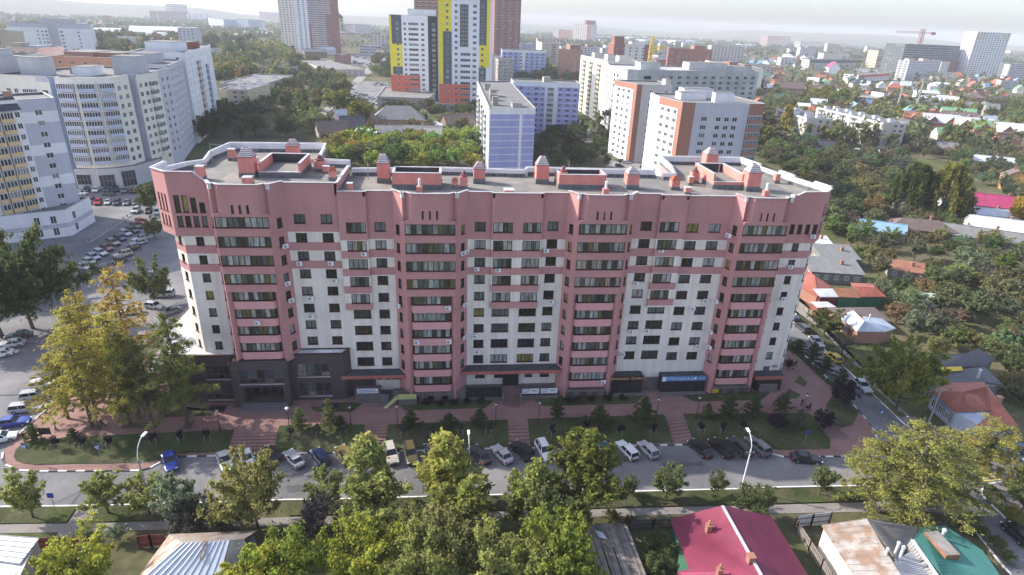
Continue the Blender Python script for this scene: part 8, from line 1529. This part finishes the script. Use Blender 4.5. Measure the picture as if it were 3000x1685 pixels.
for lab, t, c, reg, fr_, re in [
 ('bright blue sedan parked alone at the end of the kerb bay', 'sedan', 'blue', BL, (1720,420), (1685,270)), ('silver sedan second in the kerb row after the blue one', 'sedan', 'silver', BL, (2275,410), (2220,270)), ('white sedan half under the olive tree', 'sedan', 'white', BL, (2490,390), (2450,250)), ('black car in the shadow of the olive tree', 'hatch', 'black', BM, (100,215), (215,330)), ('silver sedan showing its boot by the first lawn', 'sedan', 'silver', BM, (320,240), (450,395)), ('dark blue hatchback right of the silver sedan', 'hatch', 'dark blue', BM, (590,230), (700,370)), ('golden hatchback with roof rails', 'suv', 'gold', BM, (850,220), (940,350)), ('white car hidden behind the birch', 'hatch', 'white', BM, (1110,190), (1205,330)), ('beige off-roader with ribbed roof facing the road', 'suv', 'beige', BM, (1375,365), (1325,190)), ('olive off-roader facing the road', 'suv', 'olive', BM, (1565,360), (1525,190)), ('dark blue car behind the golden birch', 'hatch', 'dark blue', BM, (1735,190), (1810,290)), ('dark saloon tucked beside the lamp post', 'sedan', 'dark grey', BM, (2000,230), (2085,345)), ('dark grey sedan left of the silver fastback', 'sedan', 'dark grey', BM, (2180,210), (2290,340)), ('silver fastback with a dark rear screen', 'sedan', 'silver', BM, (2385,200), (2520,345)),
 ('black crossover with silver roof bars', 'suv', 'black', BR, (30,180), (165,300)), ('white crossover facing the road beside the tall linden', 'suv', 'white', BR, (375,335), (275,155)), ('white car mostly hidden by the tall linden', 'hatch', 'white', BR, (770,200), (860,300)), ('teal blue hatchback beside the white estate', 'hatch', 'teal', BR, (900,175), (1010,300)), ('white estate car with a tall roof', 'wagon', 'white', BR, (1080,165), (1205,295)), ('silver hatchback at the end of the row of three', 'hatch', 'silver', BR, (1290,160), (1420,295)), ('black sedan first of the dark four', 'sedan', 'black', BR, (1800,150), (1945,275)), ('large black off-roader second of the dark four', 'suv', 'black', BR, (1990,135), (2170,290)), ('blue grey crossover third of the dark four', 'suv', 'dark grey', BR, (2185,130), (2340,275)), ('grey crossover last of the dark four', 'suv', 'grey', BR, (2365,125), (2525,265)),
 ('black sedan driving along the street', 'sedan', 'black', BRR, (495,325), (250,300)), ('shiny black hatchback parked on the corner street', 'hatch', 'black', BRR, (2385,990), (2560,1150)), ('dark grey car under the spreading larch', 'sedan', 'dark grey', BRR, (2440,290), (2270,265)), ('dark blue car at the mouth of the cross street', 'hatch', 'dark blue', BRR, (2620,250), (2500,225)),
 ('charcoal estate car at the head of the side street', 'wagon', 'dark grey', R9, (290,395), (380,470)), ('silver sedan on the side street before the yellow car', 'sedan', 'silver', R9, (525,620), (440,540)), ('yellow hatchback on the side street', 'hatch', 'yellow', R9, (610,705), (690,770)), ('silver saloon under the round maple', 'sedan', 'silver', R9, (1000,1080), (890,970)), ('black car glimpsed at the building corner', 'hatch', 'black', R9, (255,330), (275,370)),
 ('vivid blue sedan nosing out of the left car park', 'sedan', 'blue', A0, (270,1370), (20,1410)), ('long silver estate nearest the blue sedan', 'wagon', 'silver', A0, (420,1225), (120,1270)), ('pale grey estate beside the paved corner', 'wagon', 'silver', A0, (480,1100), (270,1135)), ('white and dark hatchback under the larch boughs', 'hatch', 'white', A0, (530,1000), (350,1025)), ('white off-roader by the low wing of the building', 'suv', 'white', A0, (1560,905), (1570,790)), ('silver hatchback crossing the car park', 'hatch', 'silver', A0, (1655,230), (1465,205)), ('silver pickup with a canopy beside the pink end', 'pickup', 'silver', A0, (1530,105), (1745,95)), ('grey sedan turning by the low wing', 'sedan', 'grey', A0, (1675,290), (1765,260)), ('white hatchback peeping through the golden larches', 'hatch', 'white', A0, (1280,270), (1360,265)), ('dark green sedan on the far side of the car park', 'sedan', 'green', A0, (110,520), (280,505)), ('silver sedan next to the dark green one', 'sedan', 'silver', A0, (30,610), (215,590)), ('white sedan at the left edge of the car park', 'sedan', 'white', A0, (-90,720), (80,690)), ('white car at the corner kerb by the crossing', 'hatch', 'white', BL, (100,90), (-60,130)), ('orange van behind the larch trunks', 'wagon', 'tan', A0, (1440,600), (1450,520))]:
    car(lab, t, c, fr_, re, reg)
# the big car park, row by row
def row(items, vec, reg, rowname, types=('sedan', 'hatch', 'suv', 'wagon')):
    used = {}
    for i, (x, y, c) in enumerate(items):
        t = types[(i * 7 + len(c)) % len(types)]; l = f'{c} {dict(sedan="sedan", hatch="hatchback", suv="crossover", wagon="estate", pickup="pickup")[t]} {rowname}'
        car(l, t, c, (x + vec[0] / 2, y + vec[1] / 2), (x - vec[0] / 2, y - vec[1] / 2), reg, rowname)
R5 = (0, 420)
row([(875,480,'dark grey'),(965,485,'white'),(1075,478,'dark grey'),(1165,482,'black'),(1255,490,'grey'),(1345,495,'maroon'),(1430,502,'tan')], (-40, 60), R5, 'parked below the glazed shop floor')
row([(925,600,'maroon'),(990,612,'red'),(1090,610,'silver'),(1180,615,'dark grey'),(1280,615,'grey'),(1380,612,'green'),(1485,615,'silver')], (-45, 55), R5, 'in the second row of the car park'); row([(1375,695,'silver'),(1500,695,'dark grey'),(1585,708,'white')], (-60, 60), R5, 'at the end of the globe bollards')
row([(1430,810,'red'),(1375,848,'dark grey'),(1345,895,'black'),(1270,925,'silver'),(1215,975,'dark blue'),(1145,1022,'tan'),(1080,1072,'maroon'),(1020,1122,'silver'),(950,1165,'pale blue'),(905,1212,'silver'),(850,1265,'silver')], (150, 50), R5, 'in the long slanted row of the car park')
row([(1425,980,'silver'),(1400,1020,'pale blue'),(1325,1080,'black'),(1240,1140,'beige'),(1190,1205,'dark grey'),(1000,1300,'black')], (-170, 40), R5, 'in the aisle row of the car park'); car('dark green saloon driving between the car park rows', 'sedan', 'green', (1010,520), (1165,530), R5); car('white hatchback at the annexe corner', 'hatch', 'white', (850,520), (790,515), R5)
rc = random.Random(9)
for lab, grp, poly, n, ang in (('small parked car in the far lot beside the yellow podium', 'cars in the far lot', [(970,930),(1090,950),(1300,970),(1290,1070),(1100,1060),(975,1010)], 34, .3), ('tiny parked car on the square behind the low brick building', 'cars on the far square', [(890,645),(1150,680),(1160,640),(900,610)], 26, .2), ('tiny parked car before the long grey office', 'cars before the office', [(965,560),(1250,590),(1250,610),(970,580)], 26, 1.4), ('small parked car on the upper lot by the kiosk', 'cars on the upper lot', [(1160,810),(1320,850),(1310,910),(1240,900)], 9, .3)):
    W_ = W2(Q(750, 0, poly)); pts = []; x0, x1 = min(p[0] for p in W_), max(p[0] for p in W_); y0, y1 = min(p[1] for p in W_), max(p[1] for p in W_)
    for _ in range(3000):
        x, y = rc.uniform(x0, x1), rc.uniform(y0, y1)
        if len(pts) >= n: break
        if not inside((x, y), W_) or any((x - a) ** 2 + (y - b) ** 2 < 12 for a, b in pts): continue
        pts.append((x, y)); a = ang + rc.gauss(0, .06); v = Vector((math.cos(a), math.sin(a), 0)) * 2; p = Vector((x, y, 0)); cl = rc.choice(['silver', 'white', 'white', 'grey', 'black', 'silver', 'dark grey', 'maroon', 'pale blue']); car(f'{cl} {lab}', rc.choice(['sedan', 'hatch', 'suv']), cl, p + v, p - v, None, grp, True)
for x, y, c in ((1150,205,'silver'),(1110,190,'dark grey'),(1190,190,'silver'),(1080,235,'black'),(1330,252,'dark grey')): car(f'{c} car in the yard behind the roof parapet at spot by the blocks', 'hatch', c, (x + 40, y + 4), (x - 40, y - 4), (1500, 420), 'cars in the block yard', True)
# ================================================================== STREET FURNITURE
mat('concrete', (.33, .315, .30), .9, .15, 2); mat('lamp_glass', (.85, .86, .88), .2, .02, 1); mat('sign_blue', (.015, .06, .36), .4, .05, 1); mat('dark_iron', (.03, .033, .04), .5, .1, 2)
def lamppost(label, reg, foot, head, arm=(1.2, 1.5), pole='concrete', hpole=None):
    p = GG(*Q(reg[0], reg[1], [foot])[0]); t = PY(*Q(reg[0], reg[1], [head])[0], p.y + arm[1]); H = t.z - p.z; root = thing('street_lamp', label, 'lamp', p); d = Vector((t.x - p.x, arm[1], 0)); hp = H * .80
    m = MB(); m.tube((0, 0, 0), (0, 0, hp), .13, .09, 8); m.build('pole', MATS[pole], root); m = MB(); pts = [Vector((0, 0, hp - .6)), Vector((0, 0, hp + .5)), d * .25 + Vector((0, 0, H * .93)), d * .7 + Vector((0, 0, H - .12)), d + Vector((0, 0, H))]
    for a, b in zip(pts[:-1], pts[1:]): m.tube(a, b, .055, .05, 6)
    m.build('arm', MATS['white_paint'], root); m = MB(); dd = d.normalized(); e = d + Vector((0, 0, H)); m.bar(e - dd * .1, e + dd * .8, .34, .16, 0); m.bar(e - dd * .02 - Vector((0, 0, .09)), e + dd * .72 - Vector((0, 0, .09)), .28, .05, 1); m.build('lamp_head', [MATS['white_paint'], MATS['lamp_glass']], root)
    m = MB(); m.bar((-.6, 0, hp - .5), (.6, 0, hp - .5), .1, .1)
    for x in (-.5, -.2, .2, .5): m.tube((x, 0, hp - .45), (x, 0, hp - .25), .04, .04, 6)
    m.build('crossarm', MATS['metal_grey'], root); return p + Vector((0, 0, hp - .25))
w1_ = lamppost('curved arm street lamp on a concrete post by the round verge tree', BL, (1525,850), (1420,60), (0, 1.6)); w2_ = lamppost('street lamp on a slim post rising through the golden birch', BM, (2122,700), (2122,40), (0, 1.6)); w3_ = lamppost('leaning looking white street lamp post on the open verge', BR, (2285,605), (2365,15), (0, 1.6), 'white_paint')
lamppost('street lamp above the left car park trees', A0, (730,330), (600,30), (-1.2, .5), 'metal_grey'); lamppost('street lamp at the pink left end', R5, (1470,1480), (1535,1285), (1.0, -.5), 'metal_grey')
def lantern(label, reg, foot, top, ball=False):
    p = GG(*Q(reg[0], reg[1], [foot])[0]); H = max(3.0, PY(*Q(reg[0], reg[1], [top])[0], p.y).z - p.z); root = thing('lantern', label, 'lantern', p); m = MB(); m.lathe([(.16, 0), (.16, .25), (.07, .4), (.05, H - .55)], 8); m.build('post', MATS['dark_iron'], root); m = MB(); m.lathe([(.06, 0), (.20, .15), (.24, .42)], 8, (0, 0, H - .55)); m.build('globe', MATS['lamp_glass'], root); m = MB(); m.lathe([(.34 if ball else .28, 0), (.2, .12), (.03, .2)], 8, (0, 0, H - .13)); m.build('cap', MATS['lamp_glass' if ball else 'dark_iron'], root)
for lab, reg, f_, t_ in [('promenade lantern left of the pale larch', A1, (340,1440), (315,1215)), ('promenade lantern by the feathery willow', A1, (955,1390), (940,1195)), ('promenade lantern at the corner of the second lawn', A1, (1425,1420), (1412,1185)), ('promenade lantern left of the third steps', A1, (2410,1400), (2412,1165)), ('promenade lantern right of the third steps', A2, (265,1390), (283,1150)), ('promenade lantern left of the fourth steps', A2, (1445,1340), (1475,1115)), ('promenade lantern right of the fourth steps', A2, (1850,1330), (1888,1100)), ('lantern beside the corner conifer', A0, (565,1440), (520,1290)), ('lantern beside the larch bed', A0, (1000,1440), (955,1275)), ('promenade lantern before the stone base', A0, (2215,1440), (2190,1230)), ('lantern beside the standing group', R9, (350,1260), (395,1075))]: lantern(lab, reg, f_, t_, 'pale larch' in lab)
def roadsign(label, reg, foot, head, tri=True, diamond=False):
    p = GG(*Q(reg[0], reg[1], [foot])[0]); H = max(2.2, PY(*Q(reg[0], reg[1], [head])[0], p.y).z - p.z); root = thing('road_sign', label, 'sign', p); m = MB(); m.tube((0, 0, 0), (0, 0, H + .3), .04, .04, 6); m.lathe([(.25, -.05), (.22, .12)], 8); m.build('post', MATS['metal_grey'], root); s = .38; a = .75 if diamond else 0; o = MB(); o.box(-s, s, -.05, -.02, -s, s); b = o.build('panel', MATS['sign_blue'], root); b.location = (0, -.03, H); b.rotation_euler = (0, a, 0)
    if tri: m = MB(); m.face([(-s * .8, -.056, -s * .75), (s * .8, -.056, -s * .75), (0, -.056, s * .8)]); m.build('white_triangle', MATS['white_paint'], b); m = MB(); m.tube((-.06, -.06, -.2), (.02, -.06, .12), .035, .03, 5); m.tube((.02, -.06, -.05), (.12, -.06, -.22), .03, .03, 5); m.build('walking_figure', MATS['plain_black'], b)
roadsign('blue pedestrian sign by the rounded corner', BL, (300,320), (245,160), True, True); roadsign('blue pedestrian sign in the middle of the corner lawn edge', BL, (1018,318), (980,165), True, True); roadsign('blue sign on the near verge by the ragged birch', BL, (570,842), (490,650), False); roadsign('blue sign on the right lawn edge', BRR, (355,165), (398,20), False); roadsign('blue pedestrian sign by the side street kerb', R9, (1090,1420), (1075,1255), True); roadsign('blue sign on the corner by the bushes', BRR, (2520,895), (2535,830), False)
p = GG(*Q(0, 1260, [(470,90)])[0]); root = thing('information_board', 'dark information board on two posts by the corner pine', 'board', p); m = MB(); m.box(-.8, .8, -.05, .05, .9, 2.0); m.build('board', MATS['plain_black'], root)
for x in (-.7, .7): m = MB(); m.tube((x, .08, 0), (x, .08, 2.1), .05, .05, 6); m.build('post', MATS['fascia_red'], root)
for lab, reg, f_, t_ in (('dark wooden utility pole before the red roofed house', R9, (1490,1385), (1612,1035)), ('pale concrete utility pole right of the dark one', R9, (1600,1410), (1770,1030)), ('utility pole on the near side of the crossing', BRR, (2380,555), (2440,430)), ('wooden utility pole among the far cottages', R2, (1305,1330), (1308,1160)), ('lamp pole by the far lawn', R2, (150,1370), (125,1180)), ('lamp pole behind the roof by the cottages', R2, (720,1310), (718,1225))):
    p = GG(*Q(reg[0], reg[1], [f_])[0]); H = max(4, PY(*Q(reg[0], reg[1], [t_])[0], p.y).z); root = thing('utility_pole', lab, 'pole', p); m = MB(); m.tube((0, 0, 0), (0, 0, H), .15, .1, 8); m.build('pole', MATS['concrete' if 'pale' in lab else 'bark'], root); m = MB(); m.bar((-.7, 0, H - .4), (.7, 0, H - .4), .09, .09); m.build('crossarm', MATS['metal_grey'], root)
def wire(a, b, sag, lab, grp):
    m = MB(); n = 10; pts = [a.lerp(b, i / n) - Vector((0, 0, sag * 4 * (i / n) * (1 - i / n))) for i in range(n + 1)]
    for u, v in zip(pts[:-1], pts[1:]): m.tube(u, v, .016, .016, 4, 0, False)
    tag(m.build('power_line', MATS['dark_iron'], None, tuple(a)), lab, 'cable', grp)
d0 = w2_ - w1_; w0_ = w1_ - d0 * .9; w4_ = w3_ + (w3_ - w2_)
for dx in (-.5, -.2, .2, .5):
    for a, b in ((w0_, w1_), (w1_, w2_), (w2_, w3_), (w3_, w4_)): wire(a + Vector((0, dx, 0)), b + Vector((0, dx, 0)), .7, 'thin power line strung between the street lamp posts', 'power lines along the street')
for e in (Q(0, 1260, [(0, 960)])[0],):
    for k in (0, .6): wire(w1_, GZ(*e, 6.0) + Vector((0, k, 0)), .5, 'slack cable slanting from the lamp post over the path', 'cables over the path')
# globe bollards
gb = MB(); gb.lathe([(.3, 0), (.3, .18), (.12, .22), (.22, .34), (.3, .5), (.26, .66), (.12, .76), (.02, .79)], 12); GB = gb.mesh('globe_bollard', MATS['concrete'])
pa, pb = GZ(*Q(0, 420, [(1320,715)])[0], 0), GZ(*Q(0, 420, [(880,1000)])[0], 0)
for i in range(11): q = pa.lerp(pb, i / 10); tag(link('globe_bollard', GB, None, (q.x, q.y, .02)), 'pale concrete globe bollard in the line dividing the car park', 'bollard', 'globe bollards of the car park')
m = MB(); dv = (pb - pa); m.bar(pa + Vector((.6, 0, .08)), pb + Vector((.6, 0, .08)), .3, .14); struct(m.build('kerb', MATS['kerb_grey']))
# ================================================================== SHOP SIGNS AND LETTERING
mat('sign_brown', (.05, .012, .012), .4, .1, 1); mat('gold', (.62, .50, .27), .4, .05, 1); mat('sign_sky', (.05, .19, .42), .4, .05, 1); mat('lettering_white', (.8, .82, .84), .5, .02, 1); mat('lettering_blue', (.03, .06, .30), .5, .02, 1)
def textmesh(s, size, shear=0.0, name='lettering', m='lettering_white', ext=.015):
    c = bpy.data.curves.new('t', 'FONT'); c.body = s; c.size = size; c.shear = shear; c.extrude = ext; c.align_x = 'CENTER'; c.align_y = 'CENTER'; o = bpy.data.objects.new('t', c); COL.objects.link(o); bpy.context.view_layer.update(); dg = bpy.context.evaluated_depsgraph_get(); me = bpy.data.meshes.new_from_object(o.evaluated_get(dg)); bpy.data.objects.remove(o); me.materials.clear(); me.materials.append(MATS[m]); me.name = name; return me
def signboard(label, x0, x1, y, z0, z1, mb_, texts):
    root = thing('shop_sign', label, 'sign', ((x0 + x1) / 2, y, z0)); w_ = x1 - x0; b = MB(); b.box(-w_/2, w_/2, -.08, .12, 0, z1 - z0); b.build('panel', MATS[mb_], root)
    for s, size, dx, dz, mm, sh, sx in texts: t = link('lettering', textmesh(s, size, sh, 'lettering', mm), root, (dx, -.10, (z1 - z0) / 2 + dz)); t.rotation_euler = (math.pi / 2, 0, 0); t.scale = (sx, 1, 1)
    return root
signboard('dark brown travel agency sign with flowing gold script', 27.4, 33.7, 87.15, 3.7, 4.6, 'sign_brown', [('Дилижанс Тревел', .72, 0, 0, 'gold', .35, 1.0)])
s_ = signboard('blue workwear shop sign with bold white capitals', 37.0, 45.0, 87.15, 3.4, 4.3, 'sign_sky', [('СПЕЦОДЕЖДА', .66, -.6, 0, 'lettering_white', 0, 1.12)])
m = MB(); m.box(-4.0, -3.35, -.095, -.08, .02, .88); m.build('white_end_panel', MATS['lettering_white'], s_); m = MB(); m.lathe([(.28, 0), (.28, .015)], 14); o = m.build('helmet_logo', MATS['lettering_white'], s_); o.location = (2.0, -.085, .5); o.rotation_euler = (math.pi / 2, 0, 0); m = MB()
for dz in (.28, .46, .64): m.box(2.5, 3.8, -.09, -.08, dz, dz + .07)
m.build('small_print', mat('pale_print', (.35, .5, .65), .5, .05, 1), s_)
def banner(label, x0, x1, y, z0, z1, lines, mp='lettering_white', ml='lettering_blue'):
    root = thing('banner', label, 'banner', ((x0 + x1) / 2, y, z0)); w_ = x1 - x0; h = z1 - z0; m = MB(); m.box(-w_/2, w_/2, 0, .04, 0, h); m.build('sheet', MATS[mp], root)
    for (a, b, c, d) in lines: m = MB(); m.box(-w_/2 + a * w_, -w_/2 + b * w_, -.012, 0, c * h, d * h); m.build('print_line', MATS[ml], root)
bl = [(.06 + .07 * i, .06 + .07 * i + .05, .6, .82) for i in range(12)] + [(.05 + .065 * i, .05 + .065 * i + .048, .2, .42) for i in range(14)]
banner('white banner with two lines of blue lettering on the corner porch', -15.2, -11.8, 86.3, 2.9, 3.75, bl); bw = [(.04 + .075 * i, .04 + .075 * i + .045, .75, .92) for i in range(6)] + [(.55, .92, .62, .70), (.55, .85, .48, .54), (.05, .4, .4, .46), (.05, .36, .2, .26)]
banner('white shop banner on the black veranda rail, nearer the stairs', 12.3, 15.2, 86.35, 2.0, 3.0, bw, 'lettering_white', 'w_slate'); banner('white shop banner on the black veranda rail, nearer the third bay', 15.5, 18.4, 86.35, 2.0, 3.0, [(.08, .45, .78, .9)] + bw[6:], 'lettering_white', 'w_slate'); banner('small yellow notice on the plinth below the fourth bay', 46.2, 47.4, 86.45, 1.2, 1.95, [], 'n_yellow'); banner('small red and blue street plate on the cream end wall', 57.9, 58.9, 88.9, 4.7, 5.1, [(.0, 1, .5, 1)], 'fascia_red', 'sign_sky')
# ramp of yellow sheets
mat('ramp_yellow', (.52, .56, .22), .6, .1, 1); root = thing('ramp', 'yellow green sheeted ramp and landing by the second bay', 'ramp', (-8.5, 85.6, .85)); m = MB(); m.box(0.0, 3.0, -.1, .05, 1.2, 2.1); m.build('landing_sheet', MATS['ramp_yellow'], root); m = MB(); m.face([(-2.4, -.9, .2), (-1.9, -.9, -.0), (.0, -.1, 1.3), (-.2, -.1, 2.0)]); m.face([(-2.4, -.86, .2), (-.2, -.06, 2.0), (.0, -.06, 1.3), (-1.9, -.86, 0)]); m.build('slope_sheet', MATS['ramp_yellow'], root); m = MB(); m.prism([(0, -.05), (3, -.05), (3, 1.2), (0, 1.2)], 0, 1.15); m.build('landing', MATS['plinth'], root)
# ================================================================== PEOPLE
mat('skin', (.50, .30, .22), .6, .05, 4)
def person(label, p, top, leg, hair, stride=.25, ang=0.0, arm=.2, h=1.75, bag=None):
    root = thing('person', label, 'person', (p.x, p.y, p.z + .05), ang); s = h / 1.75
    V = [(0, 0, .95), (0, 0, 1.15), (0, 0, 1.40), (0, 0, 1.50), (.02, 0, 1.60), (.03, 0, 1.72)]; Rr = [.155, .14, .16, .065, .10, .085]; E = [(0, 1), (1, 2), (2, 3), (3, 4), (4, 5)]
    for sd in (-1, 1):
        st = stride * sd; i = len(V); V += [(0, sd * .10, .88), (st * .55 + .03, sd * .10, .48), (st, sd * .10, .08), (st + .16, sd * .11, .04)]; Rr += [.10, .075, .05, .042]; E += [(0, i), (i, i + 1), (i + 1, i + 2), (i + 2, i + 3)]
        i = len(V); V += [(0, sd * .20, 1.38), (-st * arm * 1.4, sd * .26, 1.10), (-st * arm * 2 + .08, sd * .25, .86), (-st * arm * 2 + .11, sd * .25, .77)]; Rr += [.065, .05, .038, .042]; E += [(2, i), (i, i + 1), (i + 1, i + 2), (i + 2, i + 3)]
    me = bpy.data.meshes.new('body'); me.from_pydata([(a * s, b * s, c * s) for a, b, c in V], E, []); o = bpy.data.objects.new('body', me); COL.objects.link(o); md = o.modifiers.new('skin', 'SKIN'); sv = me.skin_vertices[0].data
    for q, r_ in zip(sv, Rr): q.radius = (r_ * s, r_ * s)
    sv[0].use_root = True; su = o.modifiers.new('sub', 'SUBSURF'); su.levels = 1; bpy.context.view_layer.update(); dg = bpy.context.evaluated_depsgraph_get(); bm_ = bpy.data.meshes.new_from_object(o.evaluated_get(dg)); bpy.data.objects.remove(o); bm_.name = 'body'
    for c_, nm in ((top, 't'), (leg, 'l'), ((.5, .3, .22), 's'), (hair, 'h')): bm_.materials.append(mat('cloth_%d_%d_%d' % tuple(int(v * 99) for v in c_), c_, .9, .1, 6))
    for f in bm_.polygons:
        z = f.center.z / s; f.material_index = 3 if (z > 1.67 or (z > 1.58 and f.center.x < .0)) else (2 if z > 1.47 or (z < .85 and abs(f.center.y) > .19 * s) else (0 if z > .92 or abs(f.center.y) > .17 * s else 1)); f.use_smooth = True
    link('body', bm_, root)
    if bag: m = MB(); m.box(-.28, -.12, -.16, .16, 1.0, 1.45); m.build('backpack', MATS['plain_black'], root)
pl = lambda reg, q: GG(*Q(reg[0], reg[1], [q])[0])
person('person in a dark jacket and jeans with a backpack walking by the larch bed', pl(A0, (1042,1425)), (.02, .022, .03), (.04, .06, .14), (.03, .02, .015), .32, .2, .5, 1.78, True); person('person in black standing behind the corner pedestrian sign', pl(BL, (255,115)), (.015, .015, .018), (.02, .02, .03), (.02, .015, .01), .1, -1.2); person('person in black walking beside the cream end wall', pl(R9, (272,810)), (.015, .015, .02), (.02, .02, .025), (.02, .015, .01), .28, 1.9)
person('person in a dark brown coat at the left of the standing group', pl(R9, (332,1208)), (.05, .03, .03), (.02, .018, .02), (.03, .02, .02), .14, -1.4); person('person in a dark hooded jacket and blue jeans by the lantern', pl(R9, (378,1268)), (.03, .025, .03), (.10, .14, .26), (.35, .30, .26), .08, -1.57); person('person in a black coat at the right of the standing group', pl(R9, (410,1248)), (.025, .022, .03), (.02, .02, .03), (.06, .03, .03), .12, -1.2)
p = pl(A0, (1100,1215)); root = thing('scooter', 'dark motor scooter parked between the larch trunks', 'scooter', p, 2.2); m = MB(); m.box(-.5, .2, -.14, .14, .45, .75); m.bar((.45, 0, .3), (.6, 0, 1.0), .1, .12); m.box(.05, .5, -.14, .14, .25, .34); m.bar((.58, -.3, 1.0), (.58, .3, 1.0), .05, .05); m.build('frame', MATS['dark_iron'], root); m = MB(); m.box(-.55, .05, -.13, .13, .75, .86); m.build('seat', MATS['plain_black'], root)
for x in (-.5, .5): m = MB(); m.tube((x, -.05, .24), (x, .05, .24), .24, .24, 12); m.build('wheel', MATS['tyre'], root)

# ================================================================== FAR WOODS, HILLS, HAZE
rng = np.random.default_rng(4)
OPEN = W2(Q(750, 0, [(250,640),(420,520),(780,520),(1345,480),(1345,1100),(560,1250),(250,900)]))
def wood(name, label, n, gen, col, size=(8, 15), per=26):
    C = []; R_ = []
    boxes()
    while len(C) < n:
        x, y = gen()
        if not free(x, y) or any(inside((x, y), r) for r in ROADS + [OPEN]): continue
        h = rng.uniform(*size)
        for k in range(3): C.append((x + rng.normal() * h * .2, y + rng.normal() * h * .2, h * (.35 + .28 * k) + rng.normal() * .5)); R_.append(h * .36)
    me = leaves_mesh(name, np.array(C), R_, per, 1.6, rng, .1, .5)
    o = link(name, me); o.color = (*col, 1); tag(o, label, 'woodland', None, 'stuff')
def gen_right():
    Y = 330 + 1500 * rng.random() ** 1.6; return (0.30 + rng.random() * .80) * Y - 20, Y
def gen_left():
    Y = 560 + 1700 * rng.random() ** 1.3; return (-0.75 + rng.random() * .80) * Y, Y
def gen_mid():
    Y = 720 + 1700 * rng.random() ** 1.2; return (-.2 + rng.random() * .65) * Y, Y
def gen_far():
    Y = 1700 + 3200 * rng.random(); return (-1.0 + rng.random() * 2.3) * Y, Y
wood('distant_trees', 'dense mid green trees between the distant cottages on the right', 900, gen_right, (.095, .10, .05))
wood('distant_trees', 'yellowish scattered trees between the distant cottages on the right', 420, gen_right, (.12, .115, .03))
wood('distant_trees', 'dark green trees of the left middle distance', 1300, gen_left, (.085, .092, .045), (9, 16))
wood('distant_trees', 'yellowing trees of the left middle distance', 380, gen_left, (.14, .125, .045), (9, 16))
wood('distant_trees', 'green trees around the central blocks far behind', 800, gen_mid, (.085, .092, .045), (9, 15))
def wood2(name, label, n, gen, col):
    C = []; R_ = []
    for _ in range(n): x, y = gen(); h = rng.uniform(9, 16); C.append((x, y, h * .5)); R_.append(h * rng.uniform(.6, 1.3))
    me = leaves_mesh(name, np.array(C), R_, 14, 6.0, rng, .45, .8); o = link(name, me); o.color = (*col, 1); tag(o, label, 'woodland', None, 'stuff')
wood2('far_forest', 'continuous hazy forest reaching to the skyline', 6000, gen_far, (.05, .065, .028))
# low ridge on the skyline
mat('hill', (0.075, 0.085, 0.05), 1.0, 0.3, 0.0015, coord='World', col2=(0.12, 0.115, 0.07)); b = MB(); nx = 80; rows = [(3900, 0), (4600, .35), (5300, .8), (5900, 1.0), (6300, .6)]
for j, (Y, f) in enumerate(rows):
    for i in range(nx + 1):
        a = -1.15 + 2.3 * i / nx; x = math.sin(a) * Y * 1.02; y = math.cos(a) * Y; hz = (62 + 18 * math.sin(i * .35) + 9 * math.sin(i * .93 + 1) + (12 if i < 30 else 0)) * f - 2; b.v.append((x, y, hz))
for j in range(len(rows) - 1):
    for i in range(nx): q = j * (nx + 1) + i; b.f.append((q, q + 1, q + nx + 2, q + nx + 1)); b.m.append(0)
struct(b.build('hills', MATS['hill'], None, None, True))
# meadows on the plain
mat('meadow', (0.14, 0.13, 0.075), 1.0, 0.2, 0.01, coord='World')
hz = MB(); hz.box(-6600, 6600, -450, 6600, -3, 126); hm = bpy.data.materials.new('haze'); hm.use_nodes = True; n_ = hm.node_tree.nodes; n_.remove(n_['Principled BSDF']); pv = n_.new('ShaderNodeVolumePrincipled'); pv.inputs['Density'].default_value = 0.00012; pv.inputs['Color'].default_value = (0.88, 0.91, 1.0, 1); pv.inputs['Anisotropy'].default_value = 0.0
hm.node_tree.links.new(pv.outputs[0], n_['Material Output'].inputs['Volume']); ho = hz.build('haze', hm); tag(ho, 'thin pale haze over the whole town', 'haze', None, 'stuff')
